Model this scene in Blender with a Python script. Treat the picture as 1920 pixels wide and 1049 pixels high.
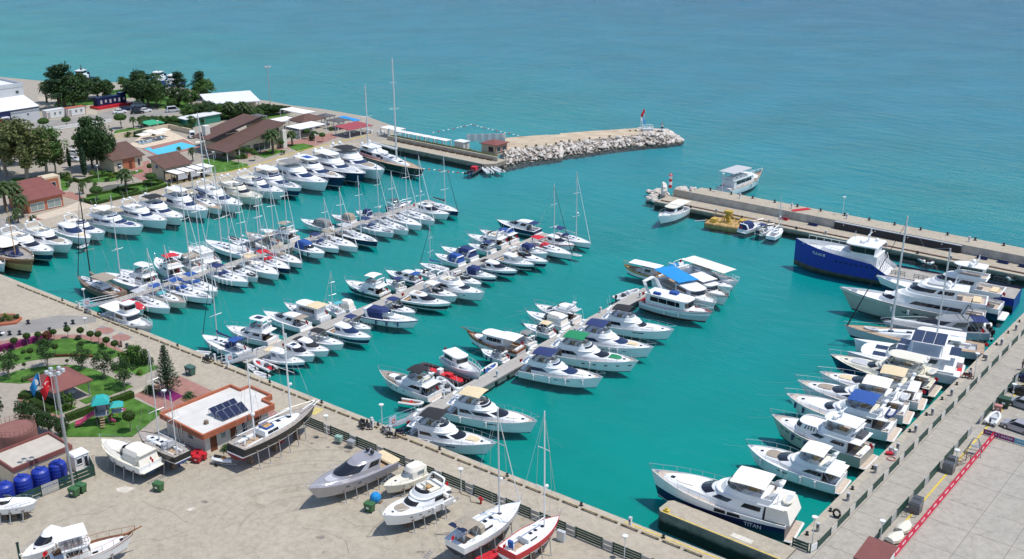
import bpy,math,random
import numpy as np
R = math.radians
scene = bpy.context.scene
for o in list(bpy.data.objects): bpy.data.objects.remove(o)
col = scene.collection
rnd = random.Random(7)
# ---------------------------------------------------------------- camera, sky, sun, exposure
FPX,PITCH,HEAD,CAMH = 2000.0,R(19.9),R(39.5),70.0
cam_d = bpy.data.cameras.new('camera');cam = bpy.data.objects.new('camera',cam_d);col.objects.link(cam)
cam.location = (0,0,CAMH);cam.rotation_euler = (math.pi/2-PITCH,0,HEAD)
cam_d.sensor_width = 36;cam_d.lens = FPX/1920*36;cam_d.clip_start = 1;cam_d.clip_end = 40000
scene.camera = cam
fw = (-math.sin(HEAD),math.cos(HEAD));rt = (math.cos(HEAD),math.sin(HEAD))
SUN_EL = R(66);SUN_OFF = R(-8)           # sun high, to the right of the view and a little towards the camera
sa = math.atan2(rt[1],rt[0])+SUN_OFF
sdir = (math.cos(sa)*math.cos(SUN_EL),math.sin(sa)*math.cos(SUN_EL),math.sin(SUN_EL))
world = bpy.data.worlds.new('World');scene.world = world;world.use_nodes = True
wn = world.node_tree;wn.nodes.clear()
sky = wn.nodes.new('ShaderNodeTexSky');sky.sky_type = 'NISHITA';sky.sun_disc = False
sky.sun_elevation = SUN_EL;sky.sun_rotation = math.pi/2-sa;sky.air_density = 1.0;sky.dust_density = 0.4;sky.ozone_density = 1.5
bg = wn.nodes.new('ShaderNodeBackground');bg.inputs[1].default_value = 0.15
wo = wn.nodes.new('ShaderNodeOutputWorld')
wn.links.new(sky.outputs[0],bg.inputs[0]);wn.links.new(bg.outputs[0],wo.inputs[0])
sl = bpy.data.lights.new('sun','SUN');sl.energy = 3.7;sl.angle = R(0.53);sl.color = (1.0,0.955,0.89)
so = bpy.data.objects.new('sun',sl);col.objects.link(so)
from mathutils import Vector,Matrix
so.rotation_euler = Vector(sdir).to_track_quat('Z','Y').to_euler();so.location = (0,0,200)
scene.view_settings.view_transform = 'Standard';scene.view_settings.look = 'None'
scene.view_settings.exposure = 0.1;scene.view_settings.gamma = 1.0
scene.render.resolution_x = 1024;scene.render.resolution_y = 559
scene.render.engine = 'CYCLES'
scene.cycles.max_bounces = 5;scene.cycles.diffuse_bounces = 2;scene.cycles.glossy_bounces = 3
scene.cycles.volume_bounces = 0
# ---------------------------------------------------------------- pixel -> place on a level plane
def P(x,y,z=0.0):
 u = (x-960)/FPX;v = (524.5-y)/FPX
 f = math.cos(PITCH)+v*math.sin(PITCH);up = -math.sin(PITCH)+v*math.cos(PITCH)
 t = (z-CAMH)/up
 return Vector((t*(f*fw[0]+u*rt[0]),t*(f*fw[1]+u*rt[1]),z))
def proj(p):
 d = p[0]*fw[0]+p[1]*fw[1];r = p[0]*rt[0]+p[1]*rt[1];h = p[2]-CAMH
 zc = d*math.cos(PITCH)-h*math.sin(PITCH);yc = d*math.sin(PITCH)+h*math.cos(PITCH)
 return (960+FPX*r/zc,524.5-FPX*yc/zc)
def height_at(x,y,py):                   # height of a vertical thing standing at x, y whose top shows at row py
 lo,hi = 0.0,69.0
 for _ in range(40):
  m = (lo+hi)/2
  if proj((x,y,m))[1] > py: lo = m
  else: hi = m
 return lo
ZF = dict(A1=(0,90,4.7675),A2=(350,90,4.7675),A3=(650,180,4.7675),A4=(1000,180,4.7675),A5=(0,280,4.7675),A6=(380,260,4.7675),
A7=(100,430,4.7675),A8=(400,360,3.814),B1=(0,600,4.7675),B2=(0,800,4.2133),B3=(300,630,4.7675),B4=(560,830,3.84),B5=(640,380,3.814),
B6=(680,600,3.814),B7=(980,460,3.814),B8=(1000,850,3.84),C1=(1200,300,4.7675),C2=(1480,380,4.334),C3=(1560,480,5.2444),C4=(1480,600,4.334),
C5=(1400,720,4.7675),C6=(1180,820,4.571),C7=(1520,820,4.58),C8=(1720,660,5.245),F=(0,0,1))
def px(f,x,y):
 a,b,s = ZF[f];return (a+x/s,b+y/s)
def W(f,x,y,z=1.2): return P(*px(f,x,y),z)
# ---------------------------------------------------------------- materials
MATS = {}
def mat(name,c,rough=0.6,metal=0.0,var=0.0,scale=1.0,c2=None,bump=0.0,spec=0.5,detail=4,coord='Object',trans=0.0,alpha=1.0):
 if name in MATS: return MATS[name]
 m = bpy.data.materials.new(name);m.use_nodes = True;nt = m.node_tree;b = nt.nodes['Principled BSDF']
 b.inputs['Base Color'].default_value = (*c,1);b.inputs['Roughness'].default_value = rough;b.inputs['Metallic'].default_value = metal
 b.inputs['Specular IOR Level'].default_value = spec
 if alpha < 1: b.inputs['Alpha'].default_value = alpha
 if trans: b.inputs['Transmission Weight'].default_value = trans
 if var or c2 or bump:
  tc = nt.nodes.new('ShaderNodeTexCoord');n = nt.nodes.new('ShaderNodeTexNoise')
  n.inputs['Scale'].default_value = scale;n.inputs['Detail'].default_value = detail;n.inputs['Roughness'].default_value = 0.6
  if coord == 'World':
   g = nt.nodes.new('ShaderNodeNewGeometry');nt.links.new(g.outputs['Position'],n.inputs['Vector'])
  else: nt.links.new(tc.outputs[coord],n.inputs['Vector'])
  if var or c2:
   r = nt.nodes.new('ShaderNodeValToRGB');e = r.color_ramp.elements;e[0].position = 0.32;e[1].position = 0.68
   ca = tuple(max(0,x*(1-var)) for x in c);cb = tuple(min(1,x*(1+var)) for x in (c2 or c))
   e[0].color = (*ca,1);e[1].color = (*cb,1)
   nt.links.new(n.outputs[0],r.inputs[0]);nt.links.new(r.outputs[0],b.inputs['Base Color'])
  if bump:
   bp = nt.nodes.new('ShaderNodeBump');bp.inputs['Strength'].default_value = bump;bp.inputs['Distance'].default_value = 0.05
   nt.links.new(n.outputs[0],bp.inputs['Height']);nt.links.new(bp.outputs[0],b.inputs['Normal'])
 MATS[name] = m;return m
def leafmat(name,c,c2):                   # leaves: colour varies per leaf clump, a little light comes through
 if name in MATS: return MATS[name]
 m = bpy.data.materials.new(name);m.use_nodes = True;nt = m.node_tree;b = nt.nodes['Principled BSDF']
 b.inputs['Roughness'].default_value = 0.55;b.inputs['Specular IOR Level'].default_value = 0.25
 g = nt.nodes.new('ShaderNodeNewGeometry');r = nt.nodes.new('ShaderNodeValToRGB')
 r.color_ramp.elements[0].color = (*c,1);r.color_ramp.elements[1].color = (*c2,1)
 nt.links.new(g.outputs['Random Per Island'],r.inputs[0]);nt.links.new(r.outputs[0],b.inputs['Base Color'])
 t = nt.nodes.new('ShaderNodeBsdfTranslucent');nt.links.new(r.outputs[0],t.inputs[0])
 mx = nt.nodes.new('ShaderNodeMixShader');mx.inputs[0].default_value = 0.3
 out = nt.nodes['Material Output']
 nt.links.new(b.outputs[0],mx.inputs[1]);nt.links.new(t.outputs[0],mx.inputs[2]);nt.links.new(mx.outputs[0],out.inputs[0])
 MATS[name] = m;return m
WHITE = mat('gelcoat_white',(.80,.80,.79),.28,var=.05,scale=.6)
CREAM = mat('gelcoat_cream',(.74,.70,.58),.35,var=.05,scale=.6)
LGREY = mat('paint_light_grey',(.50,.52,.54),.4,var=.06)
MGREY = mat('paint_mid_grey',(.26,.28,.30),.4,var=.08)
DGREY = mat('paint_dark_grey',(.07,.075,.085),.5,var=.1)
SILVER = mat('paint_silver',(.42,.40,.42),.3,metal=.35,var=.05)
STONEG = mat('paint_stone_grey',(.40,.40,.345),.35,var=.05)
BLACK = mat('paint_black',(.015,.016,.018),.35)
RUBBER = mat('black_rubber',(.02,.02,.022),.8)
NAVY = mat('paint_navy',(.012,.020,.075),.25)
NAVYC = mat('canvas_navy',(.018,.035,.13),.85,var=.15,scale=3)
BLUEC = mat('canvas_blue',(.02,.08,.30),.85,var=.15,scale=3)
SKYC = mat('canvas_sky_blue',(.01,.25,.60),.8,var=.12,scale=3)
TEALC = mat('canvas_teal',(.10,.42,.48),.85,var=.12,scale=3)
BLACKC = mat('canvas_black',(.022,.022,.026),.9,var=.2,scale=3)
GREYC = mat('canvas_grey',(.22,.22,.22),.9,var=.12,scale=3)
LGREYC = mat('canvas_light_grey',(.46,.47,.49),.9,var=.08,scale=3)
TAUPEC = mat('canvas_taupe',(.33,.28,.22),.9,var=.1,scale=3)
BEIGEC = mat('canvas_beige',(.68,.55,.35),.9,var=.08,scale=3)
SANDC = mat('canvas_sand',(.78,.73,.64),.9,var=.06,scale=3)
WHITEC = mat('canvas_white',(.78,.77,.75),.9,var=.05,scale=3)
REDC = mat('canvas_red',(.55,.02,.035),.8,var=.12,scale=3)
GREENC = mat('canvas_green',(.01,.22,.09),.85,var=.12,scale=3)
RED = mat('paint_red',(.52,.02,.03),.35)
REDANTI = mat('antifouling_red',(.22,.03,.03),.8,var=.25,scale=2)
BLKANTI = mat('antifouling_black',(.03,.032,.04),.8,var=.3,scale=2)
BLUANTI = mat('antifouling_blue',(.03,.06,.16),.8,var=.3,scale=2)
SHIPBLUE = mat('paint_ship_blue',(.018,.030,.30),.35,var=.08,scale=.3)
def plank_mat(name,c,c2,w=.09):
 m = bpy.data.materials.new(name);m.use_nodes = True;nt = m.node_tree;b = nt.nodes['Principled BSDF']
 tc = nt.nodes.new('ShaderNodeTexCoord');wv = nt.nodes.new('ShaderNodeTexWave');wv.bands_direction = 'Y'
 wv.inputs['Scale'].default_value = .314/w;wv.inputs['Distortion'].default_value = 0
 n = nt.nodes.new('ShaderNodeTexNoise');n.inputs['Scale'].default_value = 2.5;n.inputs['Detail'].default_value = 5
 r = nt.nodes.new('ShaderNodeValToRGB');r.color_ramp.elements[0].color = (*c,1);r.color_ramp.elements[1].color = (*c2,1)
 r.color_ramp.elements[0].position = .35;r.color_ramp.elements[1].position = .65
 r2 = nt.nodes.new('ShaderNodeValToRGB');r2.color_ramp.elements[0].color = (.25,.25,.25,1);r2.color_ramp.elements[1].color = (1,1,1,1);r2.color_ramp.elements[1].position = .12
 mx = nt.nodes.new('ShaderNodeMixRGB');mx.blend_type = 'MULTIPLY';mx.inputs[0].default_value = .7
 nt.links.new(tc.outputs['Object'],wv.inputs[0]);nt.links.new(tc.outputs['Object'],n.inputs[0])
 nt.links.new(n.outputs[0],r.inputs[0]);nt.links.new(wv.outputs[0],r2.inputs[0])
 nt.links.new(r.outputs[0],mx.inputs[1]);nt.links.new(r2.outputs[0],mx.inputs[2]);nt.links.new(mx.outputs[0],b.inputs['Base Color'])
 b.inputs['Roughness'].default_value = .7
 MATS[name] = m;return m
TEAK = plank_mat('teak_deck',(.40,.28,.18),(.52,.38,.26))
PTEAK = plank_mat('teak_pale',(.50,.41,.33),(.60,.50,.41))
GTEAK = plank_mat('teak_weathered',(.33,.29,.25),(.45,.40,.35))
WOOD = mat('varnished_wood',(.26,.10,.04),.35,var=.3,scale=3)
PALEWOOD = mat('oiled_wood',(.50,.30,.12),.5,var=.2,scale=3)
BROWNW = mat('brown_wood_weathered',(.20,.14,.10),.7,var=.25,scale=3)
GLASS = mat('tinted_glass',(.012,.013,.018),.06,spec=.7)
BGLASS = mat('blue_tinted_glass',(.015,.03,.085),.08,spec=.7)
LGLASS = mat('clear_screen',(.22,.26,.28),.08,spec=.7)
STEEL = mat('stainless',(.62,.63,.65),.25,metal=.85)
ALU = mat('mast_aluminium',(.62,.63,.64),.35,metal=.2)
GALV = mat('galvanised',(.40,.41,.42),.5,metal=.4,var=.12)
ROPE = mat('rope',(.30,.33,.31),.9)
PVC = mat('fender_white',(.70,.70,.68),.5)
PVCB = mat('fender_navy',(.03,.05,.13),.5)
TUBE = mat('hypalon_grey',(.55,.56,.57),.6,var=.06)
TUBED = mat('hypalon_dark',(.05,.05,.055),.6)
SOLAR = mat('solar_cells',(.015,.020,.055),.15,spec=.6)
TURK = mat('flag_red',(.62,.01,.02),.8)
# ---------------------------------------------------------------- mesh helpers
class MB:
 def __init__(s): s.v = [];s.f = [];s.m = [];s.mats = []
 def mi(s,m):
  if m not in s.mats: s.mats.append(m)
  return s.mats.index(m)
 def add(s,v,f,m):
  k = len(s.v);i = s.mi(m);s.v += [tuple(p) for p in v]
  for q in f: s.f.append(tuple(a+k for a in q));s.m.append(i)
  return s
 def box(s,x0,x1,y0,y1,z0,z1,m,taper=0.0):
  t = taper
  v = [(x0,y0,z0),(x1,y0,z0),(x1,y1,z0),(x0,y1,z0),(x0+t,y0+t,z1),(x1-t,y0+t,z1),(x1-t,y1-t,z1),(x0+t,y1-t,z1)]
  return s.add(v,[(3,2,1,0),(4,5,6,7),(0,1,5,4),(1,2,6,5),(2,3,7,6),(3,0,4,7)],m)
 def rbox(s,x0,x1,y0,y1,z0,z1,m,c=.1,e=None):       # box with cut vertical corners and an eased top edge
  e = c*.5 if e is None else e
  def ring(d,z):
   cc = max(c-d*.4,.004)
   return [(x0+cc+d*0,y0+d,z),(x1-cc,y0+d,z),(x1-d,y0+cc,z),(x1-d,y1-cc,z),(x1-cc,y1-d,z),(x0+cc,y1-d,z),(x0+d,y1-cc,z),(x0+d,y0+cc,z)]
  return s.loft([ring(0,z0),ring(0,z1-e),ring(e,z1)],m,closed=True,cap=True)
 def loft(s,rings,m,closed=True,cap=False,flip=False):
  n = len(rings[0]);v = [p for r in rings for p in r];f = []
  for i in range(len(rings)-1):
   for j in range(n if closed else n-1):
    a,b = i*n+j,i*n+(j+1) % n;q = (a,b,b+n,a+n);f.append(q[::-1] if flip else q)
  if cap:
   q = tuple(range(n));f.append(q if flip else q[::-1]);q = tuple(range(len(v)-n,len(v)));f.append(q[::-1] if flip else q)
  return s.add(v,f,m)
 def tube(s,pts,r,m,n=5,r2=None,cap=True):
  pts = [Vector(p) for p in pts];rings = [];L = len(pts)
  for i,p in enumerate(pts):
   d = (pts[min(i+1,L-1)]-pts[max(i-1,0)]);d = d.normalized() if d.length else Vector((0,0,1))
   a = d.orthogonal().normalized() if abs(d.z) > .95 else Vector((0,0,1)).cross(d).normalized()
   b = d.cross(a);rr = r if r2 is None else r+(r2-r)*i/max(1,L-1)
   rings.append([tuple(p+a*rr*math.cos(2*math.pi*k/n)+b*rr*math.sin(2*math.pi*k/n)) for k in range(n)])
  return s.loft(rings,m,True,cap)
 def cyl(s,x,y,z0,z1,r,m,n=10,r2=None):
  r2 = r if r2 is None else r2
  ring = lambda q,z: [(x+q*math.cos(2*math.pi*k/n),y+q*math.sin(2*math.pi*k/n),z) for k in range(n)]
  return s.loft([ring(r,z0),ring(r2,z1)],m,True,True)
 def ball(s,x,y,z,r,m,n=8,h=5,sz=1.0,lo=-1.0):
  rings = []
  for i in range(h+1):
   a = lo*math.pi/2+(1-lo)*math.pi/2*i/h;q = max(r*math.cos(a),.002)
   rings.append([(x+q*math.cos(2*math.pi*k/n),y+q*math.sin(2*math.pi*k/n),z+sz*r*math.sin(a)) for k in range(n)])
  return s.loft(rings,m,True,True)
 def poly(s,pts,z0,z1,m,msides=None):                    # prism over a flat outline (counter-clockwise)
  n = len(pts);s.add([(p[0],p[1],z1) for p in pts],[tuple(range(n))],m)
  v = [(p[0],p[1],z0) for p in pts]+[(p[0],p[1],z1) for p in pts]
  return s.add(v,[(i,(i+1) % n,n+(i+1) % n,n+i) for i in range(n)],msides or m)
 def build(s,name,parent=None,smooth=False,loc=None,rz=0.0):
  me = bpy.data.meshes.new(name);me.from_pydata(s.v,[],s.f)
  for m in s.mats: me.materials.append(m)
  if len(s.mats) > 1: me.polygons.foreach_set('material_index',s.m)
  if smooth: me.polygons.foreach_set('use_smooth',[True]*len(s.f))
  o = bpy.data.objects.new(name,me);col.objects.link(o)
  if parent: o.parent = parent
  if loc is not None: o.location = loc
  if rz: o.rotation_euler.z = rz
  return o
def sharp(o,ang=35):
 me = o.data
 try: me.set_sharp_from_angle(angle=R(ang))
 except Exception: pass
 return o
def empty(name,loc,rz=0.0,label=None,cat=None,group=None):
 o = bpy.data.objects.new(name,None);col.objects.link(o);o.location = loc;o.rotation_euler.z = rz;o.empty_display_size = .5
 if label: tag(o,label,cat,group)
 return o
def tag(o,label,cat=None,group=None):
 o['label'] = label
 if cat: o['category'] = cat
 if group: o['group'] = group
 return o
def kind(o,k): o['kind'] = k;return o
def dup(o,loc=None,rz=None,sc=None,label=None,group=None,parent=None):
 c = o.copy();col.objects.link(c);c.parent = parent
 if loc is not None: c.location = loc
 if rz is not None: c.rotation_euler.z = rz
 if sc is not None: c.scale = sc if hasattr(sc,'__len__') else (sc,sc,sc)
 if label: c['label'] = label
 if group: c['group'] = group
 for ch in KIDS.get(o.name,o.children): dup(ch,parent=c)
 return c
KIDS = {}
ORD = ['first','second','third','fourth','fifth','sixth','seventh','eighth','ninth','tenth','eleventh','twelfth','thirteenth','fourteenth',
'fifteenth','sixteenth','seventeenth','eighteenth','nineteenth','twentieth','twenty-first','twenty-second','twenty-third','twenty-fourth']
# ================================================================ SETTING: water, land, quays
def node(nt,t,**k):
 n = nt.nodes.new(t)
 for a,b in k.items():
  if a in n.inputs.keys(): n.inputs[a].default_value = b
  else: setattr(n,a,b)
 return n
def ramp(nt,src,stops):
 r = nt.nodes.new('ShaderNodeValToRGB');e = r.color_ramp.elements
 while len(e) < len(stops): e.new(.5)
 for q,(p,c) in zip(e,stops): q.position = p;q.color = (*c,1) if len(c) == 3 else c
 nt.links.new(src,r.inputs[0]);return r
def water_mats():
 """a clear rippled surface over the milky turquoise water body just below it, which takes the boats' shadows"""
 m = bpy.data.materials.new('sea_surface');m.use_nodes = True;nt = m.node_tree;L = nt.links.new;nt.nodes.remove(nt.nodes['Principled BSDF']);out = nt.nodes['Material Output']
 g = node(nt,'ShaderNodeNewGeometry');sx = node(nt,'ShaderNodeSeparateXYZ');L(g.outputs['Position'],sx.inputs[0])
 mp = node(nt,'ShaderNodeMapping');mp.inputs['Rotation'].default_value = (0,0,R(20));mp.inputs['Scale'].default_value = (.55,1.5,1);L(g.outputs['Position'],mp.inputs[0])
 w1 = node(nt,'ShaderNodeTexNoise',Scale=1.3,Detail=4.0,Roughness=.6);L(mp.outputs[0],w1.inputs['Vector'])
 w2 = node(nt,'ShaderNodeTexNoise',Scale=.22,Detail=3.0,Roughness=.55);L(mp.outputs[0],w2.inputs['Vector'])
 w3 = node(nt,'ShaderNodeTexNoise',Scale=.035,Detail=3.0,Roughness=.55);L(g.outputs['Position'],w3.inputs['Vector'])
 st = node(nt,'ShaderNodeMapRange');L(sx.outputs[1],st.inputs[0]);st.inputs[1].default_value = 205;st.inputs[2].default_value = 320;st.inputs[3].default_value = .22;st.inputs[4].default_value = 1.0
 pt = node(nt,'ShaderNodeMapRange');L(w3.outputs[0],pt.inputs[0]);pt.inputs[1].default_value = .35;pt.inputs[2].default_value = .65;pt.inputs[3].default_value = .55;pt.inputs[4].default_value = 1.25
 m2 = node(nt,'ShaderNodeMath',operation='MULTIPLY');L(w2.outputs[0],m2.inputs[0]);m2.inputs[1].default_value = 2.4
 sm = node(nt,'ShaderNodeMath',operation='ADD');L(m2.outputs[0],sm.inputs[0]);L(w1.outputs[0],sm.inputs[1])
 k1 = node(nt,'ShaderNodeMath',operation='MULTIPLY');L(sm.outputs[0],k1.inputs[0]);L(st.outputs[0],k1.inputs[1])
 k2 = node(nt,'ShaderNodeMath',operation='MULTIPLY');L(k1.outputs[0],k2.inputs[0]);L(pt.outputs[0],k2.inputs[1])
 bp = node(nt,'ShaderNodeBump');bp.inputs['Strength'].default_value = 1.0;bp.inputs['Distance'].default_value = .26;L(k2.outputs[0],bp.inputs['Height'])
 fr = node(nt,'ShaderNodeFresnel',IOR=1.333);L(bp.outputs[0],fr.inputs['Normal'])
 tr = node(nt,'ShaderNodeBsdfTransparent');tr.inputs[0].default_value = (.80,.97,.96,1)
 gl = node(nt,'ShaderNodeBsdfGlossy',Roughness=.06);gl.inputs[0].default_value = (1,1,1,1);L(bp.outputs[0],gl.inputs['Normal'])
 mx = node(nt,'ShaderNodeMixShader');fs_ = node(nt,'ShaderNodeMath',operation='MULTIPLY');L(fr.outputs[0],fs_.inputs[0]);fs_.inputs[1].default_value = .75;fc = node(nt,'ShaderNodeMath',operation='MINIMUM');L(fs_.outputs[0],fc.inputs[0]);fc.inputs[1].default_value = .20;L(fc.outputs[0],mx.inputs[0]);L(tr.outputs[0],mx.inputs[1]);L(gl.outputs[0],mx.inputs[2]);L(mx.outputs[0],out.inputs[0])
 m_s = m
 m = bpy.data.materials.new('sea_water_body');m.use_nodes = True;nt = m.node_tree;b = nt.nodes['Principled BSDF'];L = nt.links.new
 g = node(nt,'ShaderNodeNewGeometry');sx = node(nt,'ShaderNodeSeparateXYZ');L(g.outputs['Position'],sx.inputs[0])
 n0 = node(nt,'ShaderNodeTexNoise',Scale=.008,Detail=3.0);L(g.outputs['Position'],n0.inputs['Vector'])
 ad = node(nt,'ShaderNodeMath',operation='MULTIPLY_ADD');L(n0.outputs[0],ad.inputs[0]);ad.inputs[1].default_value = 160;L(sx.outputs[1],ad.inputs[2])
 mr = node(nt,'ShaderNodeMapRange');L(ad.outputs[0],mr.inputs[0]);mr.inputs[1].default_value = 150;mr.inputs[2].default_value = 760
 c1 = ramp(nt,mr.outputs[0],[(0,(.0012,.248,.208)),(.20,(.002,.218,.226)),(.50,(.003,.172,.255)),(1,(.004,.128,.230))])
 n1 = node(nt,'ShaderNodeTexNoise',Scale=.03,Detail=5.0,Roughness=.6);L(g.outputs['Position'],n1.inputs['Vector'])
 v1 = ramp(nt,n1.outputs[0],[(.3,(.82,.85,.85)),(.7,(1.10,1.08,1.08))])
 mx = node(nt,'ShaderNodeMixRGB',blend_type='MULTIPLY');mx.inputs[0].default_value = 1;L(c1.outputs[0],mx.inputs[1]);L(v1.outputs[0],mx.inputs[2])
 L(mx.outputs[0],b.inputs['Base Color']);b.inputs['Roughness'].default_value = 1.0;b.inputs['Specular IOR Level'].default_value = 0
 return m_s,m
lerp_ = lambda a,b,t: a+(b-a)*t
def concrete(name,base,dark,joint=None,scale=1.0,stain=(.5,.45,.36),tracks=False):
 m = bpy.data.materials.new(name);m.use_nodes = True;nt = m.node_tree;b = nt.nodes['Principled BSDF'];L = nt.links.new
 g = node(nt,'ShaderNodeNewGeometry')
 def noise(s,d,ro=.6,dist=0):
  n = node(nt,'ShaderNodeTexNoise',Scale=s,Detail=float(d),Roughness=ro,Distortion=float(dist));L(g.outputs['Position'],n.inputs['Vector']);return n
 def mul(a,bb,f=1.0):
  x = node(nt,'ShaderNodeMixRGB',blend_type='MULTIPLY');x.inputs[0].default_value = f;L(a,x.inputs[1]);L(bb,x.inputs[2]);return x.outputs[0]
 c = ramp(nt,noise(.10*scale,6,.65).outputs[0],[(.30,tuple(lerp_(a_,b_,.35) for a_,b_ in zip(base,dark))),(.52,base),(.75,tuple(min(1,x*1.06) for x in base))]).outputs[0]
 c = mul(c,ramp(nt,noise(1.3*scale,8,.7).outputs[0],[(.35,(.84,.83,.82)),(.6,(1.04,1.04,1.03))]).outputs[0])
 c = mul(c,ramp(nt,noise(.33*scale,4,.6,1.5).outputs[0],[(.60,(1,1,1)),(.74,tuple(1-(1-x)*.38 for x in stain))]).outputs[0])
 c = mul(c,ramp(nt,noise(.19*scale,3,.5,3).outputs[0],[(.60,(1,1,1)),(.66,(.92,.92,.93)),(.70,(1,1,1))]).outputs[0])
 c = mul(c,ramp(nt,noise(9*scale,3).outputs[0],[(.3,(.9,.9,.9)),(.7,(1.05,1.05,1.05))]).outputs[0])
 vo = node(nt,'ShaderNodeTexVoronoi',feature='DISTANCE_TO_EDGE',Scale=.11*scale);
 wv = node(nt,'ShaderNodeVectorMath',operation='ADD');nn = noise(.6,3);L(g.outputs['Position'],wv.inputs[0]);L(nn.outputs['Color'],wv.inputs[1]);L(wv.outputs[0],vo.inputs['Vector'])
 c = mul(c,ramp(nt,vo.outputs['Distance'],[(.0,(.80,.79,.77)),(.004,(1,1,1))]).outputs[0])
 # tyre tracks: thin arcs, only where vehicles have turned
 for (ox,oy,sp) in (((86,-66,.11),) if tracks else ()):
  mp = node(nt,'ShaderNodeMapping');mp.inputs['Location'].default_value = (ox,oy,0);L(g.outputs['Position'],mp.inputs[0])
  wv2 = node(nt,'ShaderNodeTexWave',wave_type='RINGS',Scale=sp,Distortion=1.2,Detail=1.0);wv2.rings_direction = 'Z';wv2.inputs['Detail Scale'].default_value = .15;L(mp.outputs[0],wv2.inputs['Vector'])
  ln = ramp(nt,wv2.outputs[0],[(.0,(0,0,0)),(.93,(0,0,0)),(.99,(1,1,1))]);msk = ramp(nt,noise(.045,2).outputs[0],[(.52,(0,0,0)),(.62,(1,1,1))])
  mm = node(nt,'ShaderNodeMixRGB',blend_type='MULTIPLY');mm.inputs[0].default_value = 1;L(ln.outputs[0],mm.inputs[1]);L(msk.outputs[0],mm.inputs[2])
  x = node(nt,'ShaderNodeMixRGB',blend_type='MIX');sc = node(nt,'ShaderNodeMath',operation='MULTIPLY');L(mm.outputs[0],sc.inputs[0]);sc.inputs[1].default_value = .20;L(sc.outputs[0],x.inputs[0]);L(c,x.inputs[1]);x.inputs[2].default_value = (.10,.10,.10,1);c = x.outputs[0]
 L(c,b.inputs['Base Color']);b.inputs['Roughness'].default_value = .85;b.inputs['Specular IOR Level'].default_value = .3
 bp = node(nt,'ShaderNodeBump');bp.inputs['Strength'].default_value = .25;bp.inputs['Distance'].default_value = .02
 L(noise(6,5).outputs[0],bp.inputs['Height']);L(bp.outputs[0],b.inputs['Normal'])
 MATS[name] = m;return m
CONC = concrete('yard_concrete',(.42,.372,.295),(.34,.30,.24),tracks=True)
CONCQ = concrete('quay_concrete',(.44,.385,.305),(.36,.32,.25))
CONCR = concrete('road_concrete',(.40,.37,.32),(.31,.29,.265),stain=(.55,.55,.58))
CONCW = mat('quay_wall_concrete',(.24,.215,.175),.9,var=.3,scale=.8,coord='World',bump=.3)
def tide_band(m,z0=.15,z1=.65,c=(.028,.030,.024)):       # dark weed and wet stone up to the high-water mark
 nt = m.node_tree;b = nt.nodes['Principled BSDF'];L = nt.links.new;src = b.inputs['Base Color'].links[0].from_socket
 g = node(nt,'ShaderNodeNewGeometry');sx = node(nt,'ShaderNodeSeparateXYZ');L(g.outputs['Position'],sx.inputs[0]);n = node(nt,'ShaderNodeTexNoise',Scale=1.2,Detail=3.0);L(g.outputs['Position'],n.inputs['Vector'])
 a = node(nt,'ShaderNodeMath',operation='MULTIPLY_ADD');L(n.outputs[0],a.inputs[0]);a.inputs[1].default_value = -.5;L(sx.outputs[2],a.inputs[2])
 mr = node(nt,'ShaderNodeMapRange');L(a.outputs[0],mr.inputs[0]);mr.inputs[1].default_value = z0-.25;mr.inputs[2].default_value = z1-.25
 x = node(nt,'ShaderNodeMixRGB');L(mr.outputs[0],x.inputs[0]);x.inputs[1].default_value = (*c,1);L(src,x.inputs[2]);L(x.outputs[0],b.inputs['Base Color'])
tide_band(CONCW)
CONCL = concrete('pale_concrete',(.46,.41,.33),(.38,.34,.27))
ASPH = mat('asphalt_worn',(.27,.255,.235),.9,var=.12,scale=.25,coord='World',bump=.2)
PAVR = mat('red_pavers',(.33,.165,.135),.85,var=.14,scale=1.2,coord='World',bump=.2)
PAVG = mat('grey_pavers',(.34,.30,.245),.85,var=.12,scale=.9,coord='World',bump=.2)
PAVC = mat('cream_pavers',(.56,.47,.37),.8,var=.1,scale=.7,coord='World')
GRASS = mat('lawn_grass',(.045,.115,.018),.9,var=.2,scale=.5,c2=(.085,.19,.035),coord='World',bump=.5,detail=9,spec=.15)
SOIL = mat('planting_soil',(.16,.09,.05),.95,var=.25,scale=1.5,coord='World',bump=.4)
YEL = mat('yellow_line_paint',(.62,.46,.07),.7,var=.2,scale=2,coord='World')
YELF = mat('faded_yellow_paint',(.55,.45,.16),.8,var=.2,scale=2,coord='World')
sea = MB();S = 15000
wm = water_mats()
sea.add([(-S,-S,0),(S,-S,0),(S,S,0),(-S,S,0)],[(0,1,2,3)],wm[0]);sea = kind(sea.build('sea'),'structure')
sb = MB();sb.add([(-S,-S,-1.05),(S,-S,-1.05),(S,S,-1.05),(-S,S,-1.05)],[(0,1,2,3)],wm[1]);kind(sb.build('sea_body'),'structure')
ZQ = 1.2
qy = lambda x: 87.05+(x+180)*.0362          # edge of the near quay
XR = -41.1                                   # edge of the right-hand quay
XL = -220.6                                  # edge of the garden quay
def ground(name,pts,z1,m,z0=-4,ms=None):
 a = MB();a.poly(pts,z0,z1,m,ms);return kind(a.build(name),'structure')
def flat(name,frame,pts,z,m,base=None):  # a sheet of paving laid on the land: outline from the photograph, on the land's level
 w = [W(frame,x,y,ZQ) for x,y in pts]
 ar = sum(w[i].x*w[(i+1) % len(w)].y-w[(i+1) % len(w)].x*w[i].y for i in range(len(w)))
 if ar < 0: w = w[::-1]
 return ground(name,[(p.x,p.y) for p in w],z,m,z0=ZQ-.05)
def rect(name,x0,x1,y0,y1,z,m): return ground(name,[(x0,y0),(x1,y0),(x1,y1),(x0,y1)],z,m,z0=ZQ-.05)
shore = [P(*q,0) for q in [(1900,1500)]]
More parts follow.
